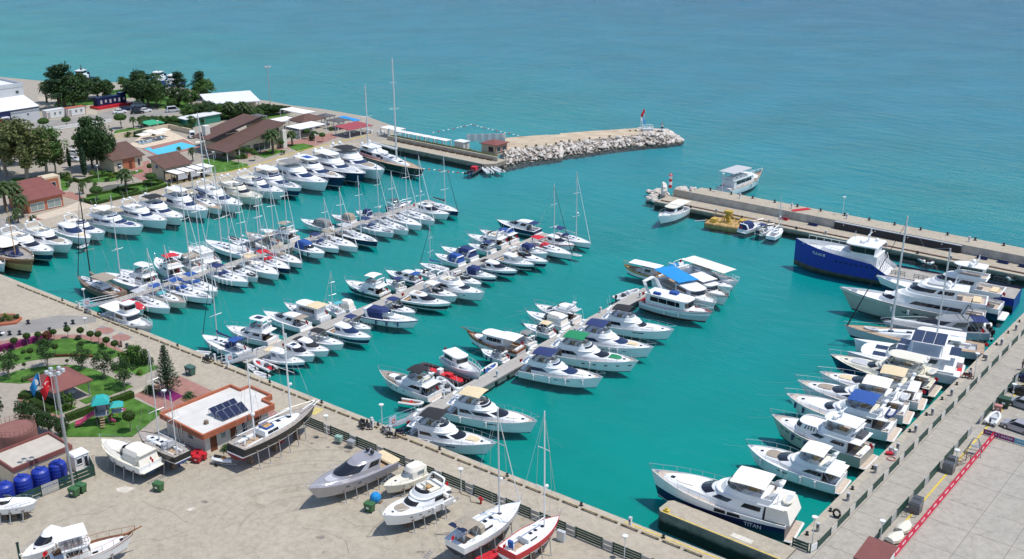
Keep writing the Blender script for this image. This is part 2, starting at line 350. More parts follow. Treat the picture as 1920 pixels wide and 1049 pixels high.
ground('boatyard_ground',[(-420,-160),(60,-160),(60,qy(-41)),(XR,qy(XR)),(-221,qy(-221)),(-420,qy(-420))],ZQ,CONC,ms=CONCW)
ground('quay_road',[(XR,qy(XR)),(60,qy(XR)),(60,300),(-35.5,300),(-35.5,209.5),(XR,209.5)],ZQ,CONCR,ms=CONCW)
nor = [P(*q,0) for q in [(745,246),(690,226),(610,212),(545,204),(505,196),(440,188),(392,180),(330,168),(240,160),(120,162),(0,150),(-150,142)]]
left_pts = [(-900,qy(-221)),(XL,qy(-221)),(XL,150),(-226.6,211.6),(-226.6,218)]+[(p.x,p.y) for p in nor]+[(-900,200)]
ground('shore_land',left_pts,ZQ,PAVG,ms=CONCW)
# near quay promenade, between fence and water
q = [(-221,qy(-221)),(-221,qy(-221)-9),(-106,83.2),(-46,85.2),(60,85.5),(60,qy(XR)-.02),(XR,qy(XR)-.02)]
ground('quay_promenade',q,ZQ+.008,CONCQ,z0=ZQ-.05)
q1 = kind(empty('quay_edge',(0,0,0)),'structure')
# coping stones along the water, each a piece of its own
def coping(parent,x0,y0,x1,y1,w=.8,ln=1.9,name='coping_stone',h=.03,m=None,side=1,z=None):
 L = math.hypot(x1-x0,y1-y0);n = max(1,int(L/ln));a = math.atan2(y1-y0,x1-x0)
 b = MB();b.rbox(.02,L/n-.02,-w*side if side > 0 else 0,0 if side > 0 else w,-.25,h,m or CONCL,.03);me = b.build(name,parent).data
 bpy.data.objects.remove(bpy.data.objects[-1] if False else [o for o in col.objects if o.data == me][0])
 for i in range(n):
  o = bpy.data.objects.new(name,me);col.objects.link(o);o.parent = parent
  o.location = (x0+(x1-x0)*i/n,y0+(y1-y0)*i/n,(ZQ if z is None else z)+rnd.uniform(-.006,.006));o.rotation_euler.z = a
coping(q1,-215,qy(-215)+.05,XR,qy(XR)+.05,1.0,2.1,m=CONCL)
coping(q1,XR-.05,qy(XR)+9.5,XR-.05,209,1.0,2.6,m=CONCL)
coping(q1,-220.55,211,-220.55,88,1.0,3.0,m=CONCL,side=-1) if False else None
# low timber kerb rails along the near quay
kb = MB();kb.rbox(0,2.3,-.11,.11,.14,.30,mat('kerb_timber',(.42,.33,.20),.8,var=.25,scale=2),.03);kb.box(.1,.3,-.08,.08,0,.14,RUBBER);kb.box(2.0,2.2,-.08,.08,0,.14,RUBBER)
ko = kb.build('quay_kerb_rail',q1);x = -190
while x < -49:
 c = dup(ko,(x,qy(x)-1.25,ZQ+.03),math.atan(.0362),parent=q1);x += 2.75
bpy.data.objects.remove(ko)
JOINT = mat('joint_filler',(.22,.20,.18),.95)
rect('joint_bed',-38.2,12,88,172,ZQ+.005,JOINT)
# slabs of the right-hand apron, each one a piece, beyond the red banner
ap = kind(empty('apron_slabs',(0,0,0)),'structure')
sm = {}
for i in range(9):
 for j in range(14):
  x = -31+i*4.6;y = 92+j*5.6
  if proj((x,y+5.6,1.2))[0] > 2000 or proj((x,y,1.2))[1] > 1120 and proj((x,y+5.6,1.2))[1] > 1120: continue
  k = (i+j) % 3
  if k not in sm:
   b = MB();b.rbox(.035,4.565,.035,5.565,-.05,.018+.003*k,CONCR,.02,.01);o = b.build('slab');sm[k] = o.data;bpy.data.objects.remove(o)
  o = bpy.data.objects.new('slab',sm[k]);col.objects.link(o);o.parent = ap;o.location = (x,y,ZQ)
# road slabs of the quay road
rs = kind(empty('road_slabs',(0,0,0)),'structure')
b = MB();b.rbox(.035,4.065,.035,4.465,-.05,.020,CONCR,.02,.01);o = b.build('slab');me = o.data;bpy.data.objects.remove(o)
for j in range(27):
 o = bpy.data.objects.new('slab',me);col.objects.link(o);o.parent = rs;o.location = (-38.15,88+j*4.5,ZQ)
rect('apron_strip',-34.05,-31.0,90,172,ZQ+.018,CONCR)
rect('yellow_line',-32.95,-32.7,106,175,ZQ+.026,YEL)
flat('yellow_patch','B3',[(1345,710),(1390,640),(1465,655),(1395,705)],ZQ+.02,YELF)
# yellow edge of the dock beside the finger pier
o = ground('yellow_edge_line',[(-58,qy(-58)-.55),(XR-2.5,qy(XR-2.5)-.55),(XR-2.5,qy(XR-2.5)-.35),(-58,qy(-58)-.35)],ZQ+.05,YEL,z0=ZQ+.02)
# finger pier with the long navy yacht beside it
fp = empty('finger_pier',(0,0,0),label='short concrete finger pier beside the navy and white yacht',cat='pier')
a = W('B8',900,400,1.5);f0,f1 = 95.2,98.3
b = MB();b.poly([(-55.8,f0),(XR+1.0,f0),(XR+1.0,f1),(-55.8,f1),(-56.3,f1-.5),(-56.3,f0+.5)],-3,1.5,CONCQ,CONCW);b.build('pier_body',fp)
b = MB();b.box(-55.8,XR+.8,f0+.06,f0+.22,1.5,1.515,YEL);b.build('painted_edge',fp)
b = MB();b.rbox(-55.6,-54.9,f0+.25,f0+.75,1.5,1.75,YEL,.08);b.rbox(-55.4,-55.1,f0+.35,f0+.65,1.75,1.95,YEL,.08);b.build('mooring_bollard',fp)
b = MB();b.box(-47.0,-44.4,f0+.7,f0+1.5,1.5,1.512,mat('pale_paint_patch',(.62,.58,.5),.8,var=.2,scale=3));b.build('paint_patch',fp)
# right-hand breakwater: low quay, parapet wall, high outer quay
bw = kind(empty('breakwater',(0,0,0)),'structure')
BX0 = -128.5
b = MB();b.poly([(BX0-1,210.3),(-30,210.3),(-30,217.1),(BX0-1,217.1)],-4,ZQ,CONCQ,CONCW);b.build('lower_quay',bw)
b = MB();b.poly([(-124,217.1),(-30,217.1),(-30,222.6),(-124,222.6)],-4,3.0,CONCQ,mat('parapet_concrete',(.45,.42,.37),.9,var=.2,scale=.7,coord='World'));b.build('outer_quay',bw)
b = MB();b.box(BX0,-124.0,217.1,217.7,0,3.0,CONCL);b.build('parapet_wall',bw)
b = MB();b.box(BX0,-30,211.55,211.95,ZQ,ZQ+.22,mat('rusty_rail',(.16,.10,.07),.8,var=.3,scale=2));b.build('kerb_beam',bw)
coping(bw,-36,210.25,BX0,210.25,.9,3.2,m=CONCL)
# basin wall face details and tyre fenders are on the quays below
# wharf on the far side with its seat wall, and the rubble mole beyond it
wh = kind(empty('wharf',(0,0,0)),'structure')
b = MB();b.poly([(-226.7,211.6),(-184.2,211.6),(-182.2,214),(-182.6,219),(-226.7,221.8)],-4,ZQ+.3,CONCQ,CONCW);b.build('wharf_quay',wh)
b = MB();b.box(-226.0,-183.4,216.2,216.7,ZQ,ZQ+1.5,CONCL);b.build('seat_wall',wh)
for i in range(14):
 x = -222.8+i*2.75
 b = MB();b.box(0,2.0,-.55,0,0,.42,mat('bench_brown',(.12,.075,.05),.8));b.build('wall_bench',wh,loc=(x,216.2,ZQ+.3))
coping(wh,-184.6,211.55,-226.6,211.55,.7,2.6,m=CONCL,z=ZQ+.3)
# rubble mole: core, dirt track and boulders
pts_lo = [W('A3',1400,645,0),W('A3',1640,600,0),W('A3',1907,560,0),W('A4',250,545,0),W('A4',500,512,0),W('A4',750,478,0),W('A4',1000,450,0),W('A4',1200,430,0),W('A4',1330,412,0)]
pts_hi = [W('A3',1420,420,0),W('A3',1700,400,0),W('A3',1907,395,0),W('A4',250,385,0),W('A4',500,365,0),W('A4',750,352,0),W('A4',950,340,0),W('A4',1150,335,0),W('A4',1290,370,0)]
mole = kind(empty('rubble_mole',(0,0,0)),'structure')
DIRT = mat('dirt_track',(.46,.36,.25),.95,var=.14,scale=.3,coord='World',c2=(.50,.41,.30),bump=.4)
ROCKM = mat('boulder_stone',(.50,.44,.39),.9,var=.20,scale=.9,c2=(.64,.58,.52),bump=.6);tide_band(ROCKM,.0,.45,(.07,.06,.045))
CORE = mat('mole_core_stone',(.27,.235,.195),.95,var=.4,scale=1.2,coord='World',bump=.6);tide_band(CORE,.0,.5,(.03,.03,.025))
rings = []
for i,(a,c) in enumerate(zip(pts_lo,pts_hi)):
 top = 2.1 if i < 7 else (1.6 if i == 7 else .7)
 q1_,q2_,q3_,q4_ = a.lerp(c,-.02),a.lerp(c,.38),a.lerp(c,.90),a.lerp(c,1.06)
 rings.append([(q1_.x,q1_.y,-1.2),(q2_.x,q2_.y,top),(q3_.x,q3_.y,top+.1),(q4_.x,q4_.y,-1.0)])
b = MB()
for k_,mm_ in ((0,CORE),(1,DIRT),(2,CORE)): b.loft([[r_[k_],r_[k_+1]] for r_ in rings],mm_,closed=False)
b.add([rings[-1][k] for k in range(4)],[(0,1,2,3)],CORE);b.build('mole_core',mole)
def rock_mesh(seed,r=1.0):
 rr = random.Random(seed);b = MB();rings = []
 for i in range(5):
  a = -math.pi/2+math.pi*(i+.15)/4.3;q = math.cos(min(a,1.35))
  rings.append([(r*q*math.cos(2*math.pi*k/7)*rr.uniform(.72,1.12),r*q*math.sin(2*math.pi*k/7)*rr.uniform(.72,1.12),r*.75*math.sin(a)*rr.uniform(.85,1.1)) for k in range(7)])
 b.loft(rings,ROCKM,True,True);o = b.build('boulder');me = o.data;bpy.data.objects.remove(o);return me
ROCKS = [rock_mesh(i) for i in range(9)]
def boulder(parent,p,s):
 o = bpy.data.objects.new('boulder',rnd.choice(ROCKS));col.objects.link(o);o.parent = parent;o.location = p
 o.rotation_euler = (rnd.uniform(-.4,.4),rnd.uniform(-.4,.4),rnd.uniform(0,6.3));o.scale = (s*rnd.uniform(.8,1.3),s*rnd.uniform(.8,1.2),s*rnd.uniform(.7,1.0))
small = []
def mole_pt(t,u):
 k = min(int(t*8),7);f = t*8-k;a = pts_lo[k].lerp(pts_lo[k+1],f);c = pts_hi[k].lerp(pts_hi[k+1],f)
 top = 2.1 if t < .8 else 2.1-1.5*(t-.8)/.2
 z = -.4+(top+.5)*max(0,min(1,(u+.02)/.38)) if u < .4 else (top if u < .9 else top-2.2*(u-.9)/.14)
 q = a.lerp(c,u);return Vector((q.x,q.y,z))
for i in range(250):
 t = rnd.uniform(0,.999) if i < 195 else rnd.uniform(.72,.999);u = rnd.uniform(-.03,.36) if t < .74 else rnd.uniform(-.03,1.0)
 boulder(mole,mole_pt(t,u),rnd.uniform(.4,.85)*rnd.choice([1,1,1.25]) if t < .74 else rnd.uniform(.45,1.05))
for i in range(45): boulder(mole,mole_pt(rnd.uniform(.02,.95),rnd.uniform(.92,1.05)),rnd.uniform(.4,.75))
fill = MB()
for i in range(1300):
 t = rnd.uniform(0,.999);u = rnd.uniform(-.05,.38) if (t < .72 and i % 5) else rnd.uniform(-.05,1.05) if t > .72 else rnd.uniform(.9,1.05)
 p = mole_pt(t,u);s = rnd.uniform(.14,.42);me = rnd.choice(ROCKS);a = rnd.uniform(0,6.3)
 vv = [(p.x+s*(v.co.x*math.cos(a)-v.co.y*math.sin(a)),p.y+s*(v.co.x*math.sin(a)+v.co.y*math.cos(a)),p.z+s*v.co.z) for v in me.vertices]
 fill.add(vv,[tuple(q.vertices) for q in me.polygons],ROCKM)
kind(fill.build('small_stones',mole),'stuff')
# rocks at the head of the right-hand breakwater
for i in range(34):
 p = W('C1',rnd.uniform(70,240),rnd.uniform(290,385),0)
 boulder(bw,(p.x,p.y,rnd.uniform(-.1,.9)),rnd.uniform(.6,1.0))
for i in range(16):
 p = W('C1',rnd.uniform(300,480),rnd.uniform(245,275),2.4);boulder(bw,(p.x,p.y,rnd.uniform(2.0,2.6)),rnd.uniform(.6,1.0))
for i in range(26):
 boulder(bw,(rnd.uniform(-131,-121),rnd.uniform(218,223.5),rnd.uniform(.2,1.9)),rnd.uniform(.7,1.2))
# floating pontoons: deck of planks on floats, gangway from the quay
PDK = mat('pontoon_planks',(.40,.375,.34),.85,var=.1,scale=1.5);PFL = mat('pontoon_float',(.20,.20,.19),.8)
def pontoon(label,a,c,w=2.5):
 d = (c-a);L = d.length;ang = math.atan2(d.y,d.x);e = empty('pontoon',(a.x,a.y,0),ang,label,'pontoon','floating pontoons in the basin')
 b = MB();b.box(0,L,-w/2,-w/2+.08,.32,.585,PFL);b.box(0,L,w/2-.08,w/2,.32,.585,PFL);b.build('edge_beam',e)
 n = int(L/3);fm = MB();fm.rbox(.15,2.5,-w/2+.1,w/2-.1,-.4,.5,PFL,.1);fo = fm.build('float',e,loc=(0,0,0))
 for i in range(1,n): dup(fo,(i*3.0,0,0),parent=e)
 # deck sections of planks, one piece per section
 ns = min(290,int(L/1.0));pm = MB()
 for k in range(4): pm.box(k*.25+.006,k*.25+.244,-w/2+.03,w/2-.03,.5,.6+.004*(k % 2),PDK)
 po = pm.build('deck_section',e)
 for i in range(1,ns): dup(po,(i*1.0,0,rnd.uniform(-.004,.004)),parent=e)
 return e,L,ang
pA = pontoon('leftmost floating pontoon, crowded with masts on both sides',Vector((-169.9,90.5,0)),Vector((-172.6,179,0)))
pB = pontoon('middle floating pontoon with motor boats on both sides',Vector((-130.9,91.5,0)),Vector((-134.6,175.5,0)),2.6)
pC = pontoon('nearest floating pontoon, with large flybridge yachts along its right side',Vector((-96.0,94.3,0)),Vector((-98.8,160.5,0)),2.7)
# ================================================================ BOATS: builders
def lerp(a,b,t): return a+(b-a)*t
class Boat:
 """local x runs from the stern end (0) to the bow (L); the root Empty sits at mid length on the waterline"""
 def __init__(s,name,label,cat,loc,rz,L,B,group=None,z=0.0):
  s.L,s.B = L,B
  s.root = empty(name,(loc[0],loc[1],z),rz,label,cat,group)
 def part(s,name,mb,parent=None,smooth=False,ang=35):
  if not mb.f: return None
  h = s.L/2;mb.v = [(p[0]-h,p[1],p[2]) for p in mb.v]
  o = mb.build(name,parent or s.root,smooth)
  if smooth: sharp(o,ang)
  return o
 # ---- hull
 def hull(s,fs,fb,draft=.7,mats=None,rake=.10,p=2.4,sw=.90,x0=0.0,bul=.14,deck=None,rim=None,flare=.22,tm=.42,sheer=1.8,cock=None,cock_floor=None,cock_d=.5,cock_w=.72,band=None,tran=.0,ks=.35,split=.55,sslope=0):
  s.fs,s.fb,s.rake,s.p,s.sw,s.x0,s.bul,s.tm,s.flare,s.sh = fs,fb,rake,p,sw,x0,bul,tm,flare,sheer
  s.draft = draft;s.tran = tran;s.split = split;s.sslope = sslope
  mats = mats or (BLKANTI,WHITE,WHITE,WHITE)     # bottom, boot stripe, lower topside, upper topside
  T = [0,.05,.12,.2,.3,.4,.5,.6,.7,.78,.85,.91,.955,.985,1]
  if cock:
   T = sorted(set(T+[cock[0],cock[0]+.002,cock[1],cock[1]+.002]))
  s.T = T;m = MB();rings = []
  for t in T: rings.append([s.hp(t,k) for k in range(6)])
  for side in (1,-1):
   for i in range(len(T)-1):
    for k in range(5):
     mt = mats[0] if k < 2 else mats[1] if k == 2 else mats[2] if k == 3 else mats[3]
     q = [rings[i][k],rings[i+1][k],rings[i+1][k+1],rings[i][k+1]]
     q = [(a[0],a[1]*side,a[2]) for a in q]
     m.add(q,[(0,1,2,3) if side < 0 else (3,2,1,0)],mt)
  r = rings[0]
  for k in range(5):
   mt = mats[0] if k < 2 else mats[1] if k == 2 else mats[2] if k == 3 else mats[3]
   m.add([r[k],(r[k][0],-r[k][1],r[k][2]),(r[k+1][0],-r[k+1][1],r[k+1][2]),r[k+1]],[(3,2,1,0)],mt)
  # weld for smooth shading
  idx = {};nv = [];mp = []
  for v in m.v:
   key = (round(v[0],4),round(v[1],4),round(v[2],4))
   if key not in idx: idx[key] = len(nv);nv.append(v)
   mp.append(idx[key])
  ff,mm = [],[]
  for f,k in zip(m.f,m.m):
   g = []
   for a in f:
    if mp[a] not in g: g.append(mp[a])
   if len(g) > 2: ff.append(tuple(g));mm.append(k)
  m.v,m.f,m.m = nv,ff,mm
  s.hull_o = s.part('hull',m,smooth=True,ang=50)
  # deck, with a cockpit well if there is one; a rim (toe rail / bulwark cap) around it
  d = MB();fl = MB();rm = MB()
  dm = deck or WHITE;fm = cock_floor or TEAK
  pr = None
  for t in T:
   hp = s.hp(t,5);x,w,z = hp;zi = z-bul;wi = max(w-.07,.0);wo = w
   c = max(min(wi*cock_w,wi-.12),0);zf = zi+.04
   inn = cock and cock[0]+.001 < t < cock[1]+.001
   if inn: zf = s.fs-bul-cock_d
   cur = dict(x=x,wo=wo,wi=wi,z=z,zi=zi,c=c,zf=zf)
   if pr:
    a,b = pr,cur
    for sd in (1,-1):
     fo = (0,1,2,3) if sd > 0 else (3,2,1,0)
     rm.add([(a['x'],sd*a['wo'],a['z']),(a['x'],sd*a['wi'],a['z']+.015),(b['x'],sd*b['wi'],b['z']+.015),(b['x'],sd*b['wo'],b['z'])],[fo[::-1]],rim or mats[3])
     rm.add([(a['x'],sd*a['wi'],a['z']+.015),(a['x'],sd*a['wi'],a['zi']),(b['x'],sd*b['wi'],b['zi']),(b['x'],sd*b['wi'],b['z']+.015)],[fo[::-1]],rim or mats[3])
     d.add([(a['x'],sd*a['wi'],a['zi']),(a['x'],sd*a['c'],a['zi']+.03),(b['x'],sd*b['c'],b['zi']+.03),(b['x'],sd*b['wi'],b['zi'])],[fo[::-1]],dm)
     d.add([(a['x'],sd*a['c'],a['zi']+.03),(a['x'],sd*a['c'],a['zf']),(b['x'],sd*b['c'],b['zf']),(b['x'],sd*b['c'],b['zi']+.03)],[fo[::-1]],WHITE)
    (fl if inn else d).add([(a['x'],a['c'],a['zf']),(a['x'],-a['c'],a['zf']),(b['x'],-b['c'],b['zf']),(b['x'],b['c'],b['zf'])],[(3,2,1,0)],fm if inn else dm)
   pr = cur
  r0 = s.hp(0,5)
  rm.add([(r0[0],r0[1],r0[2]),(r0[0],-r0[1],r0[2]),(r0[0]+.08,-r0[1],r0[2]+.01),(r0[0]+.08,r0[1],r0[2]+.01)],[(0,1,2,3)],rim or mats[3])
  s.part('deck',d);s.part('cockpit_floor',fl);s.part('toe_rail',rm)
  if band:                                              # coloured rubbing strake along the sheer
   g = MB()
   for sd in (1,-1):
    pts = []
    for t in T:
     q = s.hp(t,4.72);pts.append((q[0],sd*(q[1]+.02),q[2]))
    g.tube(pts,.05+.002*s.L,band,4)
   s.part('rubbing_strake',g)
 def w_at(s,t):
  B = s.B/2
  if t < s.tm: return B*(s.sw+(1-s.sw)*math.sin(math.pi/2*t/s.tm))
  u = (t-s.tm)/(1-s.tm);return B*max(0,1-u**s.p)
 def hp(s,t,k):
  w = s.w_at(t);zt = s.fs+(s.fb-s.fs)*t**s.sh
  ww = w*(.93-s.flare*t**2.2);sp = s.split-s.sslope*t
  zs = [-s.draft*(1-.75*t**3),-s.draft*.35*(1-.5*t**3),.0,.16,.16+(zt-.16)*sp,zt]
  ws = [.02*w,ww*.80,ww*.97,ww,lerp(ww,w,sp*.78)+.01*w,w]
  i = int(k);f = k-i
  if f: z = lerp(zs[i],zs[i+1],f);q = lerp(ws[i],ws[i+1],f)
  else: z,q = zs[i],ws[i]
  v = max(0,min(1,(z+s.draft*.3)/(zt+s.draft*.3)))
  x = s.x0+(s.L-s.x0)*t-s.rake*s.L*(1-v)*t**4+s.tran*(1-t)**8*(v)
  return (x,q,z)
 def dz(s,x):                                            # deck height at x
  t = max(0,min(1,(x-s.x0)/(s.L-s.x0)));return s.fs+(s.fb-s.fs)*t**s.sh-s.bul
 def dw(s,x): return s.w_at(max(0,min(1,(x-s.x0)/(s.L-s.x0))))
 # ---- stacked outlines: deckhouses, flybridges, canvas hoods
 def ring(s,l,ns,nc):
  z,xb,xf,w,fl = l[:5];e = l[5] if len(l) > 5 else 2.4
  h = []
  for j in range(ns): h.append((lerp(xb,xf-fl,j/ns),w))
  for j in range(nc+1):
   a = math.pi/2*j/nc;h.append((xf-fl+fl*math.sin(a)**(2/e),w*max(0,math.cos(a))**(2/e)))
  full = h+[(x,-y) for x,y in h[-2::-1]]
  return [(x,y,z(x) if callable(z) else z) for x,y in full]
 def stack(s,name,layers,m,ns=6,nc=6,wins=(),cap=True,parent=None,smooth=False,mm=None):
  rs = [s.ring(l,ns,nc) for l in layers];b = MB();n = len(rs[0])
  for i in range(len(rs)-1): b.loft([rs[i],rs[i+1]],(mm or {}).get(i,m),True,flip=True)
  if cap:
   t = rs[-1];K = (n-1)//2
   for j in range(K):
    q = [t[j],t[n-1-j],t[n-2-j],t[j+1]]
    if j == K-1: q = [t[j],t[n-1-j],t[j+1]]
    b.add(q,[tuple(range(len(q)))],(mm or {}).get('cap',m))
  o = s.part(name,b,parent,smooth,40)
  K = (n-1)//2
  for w in wins:                                       # (layer, a, b, mirrored?, name, material, lower, upper)
   i,a,c,mir,nm,wm = w[:6];lo,hi = (w[6],w[7]) if len(w) > 6 else (.12,.9)
   for (p,q) in ([(a,c),(2*K-c,2*K-a)] if mir else [(a,2*K-a)]):
    g = MB();A,C = [],[];off = .02+.0012*s.L
    for j in range(p,q+1):
     for lst,f in ((A,lo),(C,hi)):
      u = [lerp(rs[i][j][k],rs[i+1][j][k],f) for k in range(3)]
      j0,j1 = rs[i][max(j-1,0)],rs[i][min(j+1,n-1)]
      nx,ny = -(j1[1]-j0[1]),(j1[0]-j0[0]);ln = math.hypot(nx,ny) or 1
      lst.append((u[0]+nx/ln*off,u[1]+ny/ln*off,u[2]+.006))
    if mir and q-p >= 1:                         # ease the ends so panes taper like real ones
     e0 = .06
     A[0] = tuple(lerp(A[0][k],A[1][k],e0) for k in range(3));C[0] = tuple(lerp(C[0][k],C[1][k],e0) for k in range(3))
     A[-1] = tuple(lerp(A[-1][k],A[-2][k],e0) for k in range(3));C[-1] = tuple(lerp(C[-1][k],C[-2][k],e0) for k in range(3))
    g.loft([A,C],wm,False,flip=True)
    s.part(nm,g,o)
  return o
 def slab(s,name,xb,xf,w,z,th,m,fl=None,camber=.0,parent=None,under=None):
  fl = (xf-xb)*.25 if fl is None else fl
  return s.stack(name,[(z,xb+.05,xf-.05,w-.05,fl),(z+th*.4,xb,xf,w,fl),(z+th,xb+.12,xf-.12,w-.12,fl)],m,4,5,parent=parent,smooth=False)
 def canopy(s,name,x0,x1,w,z,m,arch=.22,th=.05,zlow=None,poles=True,aft=.0,sag=0.0):
  g = MB();top,bot = [],[];n = 6;k = 5
  for i in range(n+1):
   x = lerp(x0,x1,i/n);e = math.sin(math.pi*i/n)
   r1,r2 = [],[]
   for j in range(k+1):
    y = lerp(-w,w,j/k);zz = z+arch*(1-(2*j/k-1)**2)+arch*.5*e-arch*.2+aft*(i/n)-sag*(abs(i/n-.5) < .2)
    r1.append((x,y,zz));r2.append((x,y,zz-th))
   top.append(r1);bot.append(r2)
  g.loft(top,m,False);g.loft(bot,m,False,flip=True)
  g.loft([[r[0] for r in top],[r[0] for r in bot]],m,False);g.loft([[r[-1] for r in top],[r[-1] for r in bot]],m,False,flip=True)
  g.loft([top[0],bot[0]],m,False,flip=True);g.loft([top[-1],bot[-1]],m,False)
  o = s.part(name,g)
  if poles and zlow is not None:
   xm = (x0+x1)/2
   for sd in (-1,1):
    q = MB()
    for xx,xl in ((x0+.1,xm-.05),(x1-.1,xm+.05),(xm,xm)): q.tube([(xx,sd*(w-.05),z-.02),(xl,sd*(w+.08),zlow)],.028,STEEL,4)
    s.part('canopy_frame',q)
  return o
 def rail(s,t0=.4,t1=1.0,h=.75,m=None,step=None,name='bow_rail',r=.026,both=True,overhang=.35,mid=False):
  m = m or STEEL;g = MB();n = max(4,int((t1-t0)*s.L/(step or 1.3)));P_ = []
  for i in range(n+1):
   t = lerp(t0,t1,i/n);q = s.hp(min(t,.998),5);hh = h*min(1,.35+i*.4)
   P_.append((q[0]+(overhang*(i/n)**3 if t1 > .98 else 0),max(q[1]-.08,.04),q[2],hh))
  for sd in (1,-1):
   g.tube([(p[0],sd*p[1],p[2]+p[3]) for p in P_],r,m,4)
   if mid: g.tube([(p[0],sd*p[1],p[2]+p[3]*.5) for p in P_],r*.7,m,4)
   for i,p in enumerate(P_): g.tube([(p[0]-(overhang*(i/n)**3*.6 if t1 > .98 else 0),sd*p[1],p[2]),(p[0],sd*p[1],p[2]+p[3])],r*.8,m,4)
  if t1 > .98: g.tube([(P_[-1][0],P_[-1][1],P_[-1][2]+h),(P_[-1][0],-P_[-1][1],P_[-1][2]+h)],r,m,4)
  s.part(name,g)
 def porthole(s,t,k=4.1,w=.5,h=.22,m=None,name='hull_window'):
  for sd in (1,-1):
   g = MB();dt = w/s.L/2;zt = s.hp(t,5)[2]-.16;dk = h/zt*1.1
   v = []
   for (a,c) in ((-1,-.8),(-.7,-1),(.7,-1),(1,-.8),(1,.8),(.7,1),(-.7,1),(-1,.8)):
    q = s.hp(t+a*dt,k+c*dk*.5 if k+c*dk*.5 < 5 else 4.98);v.append((q[0],sd*(q[1]+.025),q[2]))
   g.add(v,[tuple(range(8)) if sd < 0 else tuple(range(8))[::-1]],m or GLASS);s.part(name,g,s.hull_o)
 def fenders(s,ts,m=None,side=(1,-1)):
  for t in ts:
   for sd in side:
    q = s.hp(t,4.4);g = MB();y = sd*(q[1]+.17);z = q[2]-.15;r = .11+.004*s.L
    g.tube([(q[0],y,z-.45),(q[0],y,z-.35),(q[0],y,z+.2),(q[0],y,z+.34)],r,m or PVC,6);g.tube([(q[0],y,z+.3),(q[0],y*.97,s.hp(t,5)[2])],.015,ROPE,3)
    s.part('fender',g)
 def moor(s,out=7,both=True,stern=False):
  g = MB()
  for sd in ((1,-1) if both and s.L < 11 else (-1,)):
   q = s.hp(.97,4.8);pts = [(lerp(q[0],s.L+out,i/4),sd*(q[1]+i*.45),q[2]*(1-i/4)**1.25-.05*(i == 4)) for i in range(5)];g.tube(pts,.010,ROPE,3)
  s.part('mooring_line',g)
 def dome(s,x,y,z,r=.3,m=None,name='radar_dome'):
  g = MB();g.cyl(x,y,z,z+r*.7,r*.85,m or WHITE,8);g.ball(x,y,z+r*.65,r,m or WHITE,8,4,.9,0);s.part(name,g,smooth=True)
 def flag(s,x=.15,z=None,h=1.3,m=None,y=0.0):
  z = s.fs if z is None else z;g = MB();g.tube([(x,y,z-.1),(x-.35,y,z+h)],.02,STEEL,4);p = s.part('flag_staff',g)
  f = MB();v = []
  for i in range(4): v += [(x-.33-i*.16,y+.06*(-1)**i,z+h-.04-i*.10),(x-.22-i*.15,y+.06*(-1)**i,z+h-.46-i*.14)]
  f.add(v,[(0,2,3,1),(2,4,5,3),(4,6,7,5)],m or TURK);s.part('flag',f,p)
 def seat(s,x0,x1,y0,y1,z,h=.42,m=None,name='seat'):
  g = MB();g.rbox(x0,x1,y0,y1,z,z+h,m or WHITEC,.06);return s.part(name,g)
 def hatch(s,x,y=0,w=.5,z=None,name='hatch',m=None):
  g = MB();z = s.dz(x) if z is None else z;g.rbox(x-w/2,x+w/2,y-w/2,y+w/2,z-.05,z+.06,m or GLASS,.05);s.part(name,g)
 def text(s,body,t0,k,size,m,side=-1):              # name lettering on the hull side
  cu = bpy.data.curves.new('lettering','FONT');cu.body = body;cu.size = size;cu.extrude = .01;cu.align_x = 'CENTER';cu.align_y = 'CENTER'
  o = bpy.data.objects.new('lettering',cu);col.objects.link(o);me = bpy.data.meshes.new_from_object(o);bpy.data.objects.remove(o)
  me.materials.append(m);o = bpy.data.objects.new('lettering',me);col.objects.link(o);o.parent = s.hull_o
  a,c = s.hp(t0-.03,k),s.hp(t0+.03,k);q = s.hp(t0,k);u = s.hp(t0,k+.3);l = s.hp(t0,k-.3)
  ang = math.atan2((c[1]-a[1])*side,c[0]-a[0]);tilt = math.atan2(u[1]-l[1],u[2]-l[2])
  o.location = (q[0]-s.L/2,side*(q[1]+.09),q[2])
  o.rotation_euler = (math.pi/2+tilt*(-side)*-1,0,ang+(math.pi if side > 0 else 0));return o
def placed(f,bx,by,sx,sy,kb=.12,zs=.5,f2=None):       # bow and stern pixel -> mid position, heading, length
 a = px(f,bx,by);c = px(f2 or f,sx,sy);L = 14.0
 for _ in range(6):
  b = P(*a,max(.4,kb*L));e = P(*c,zs);L = math.hypot(b.x-e.x,b.y-e.y)
 return ((b.x+e.x)/2,(b.y+e.y)/2),math.atan2(b.y-e.y,b.x-e.x),L
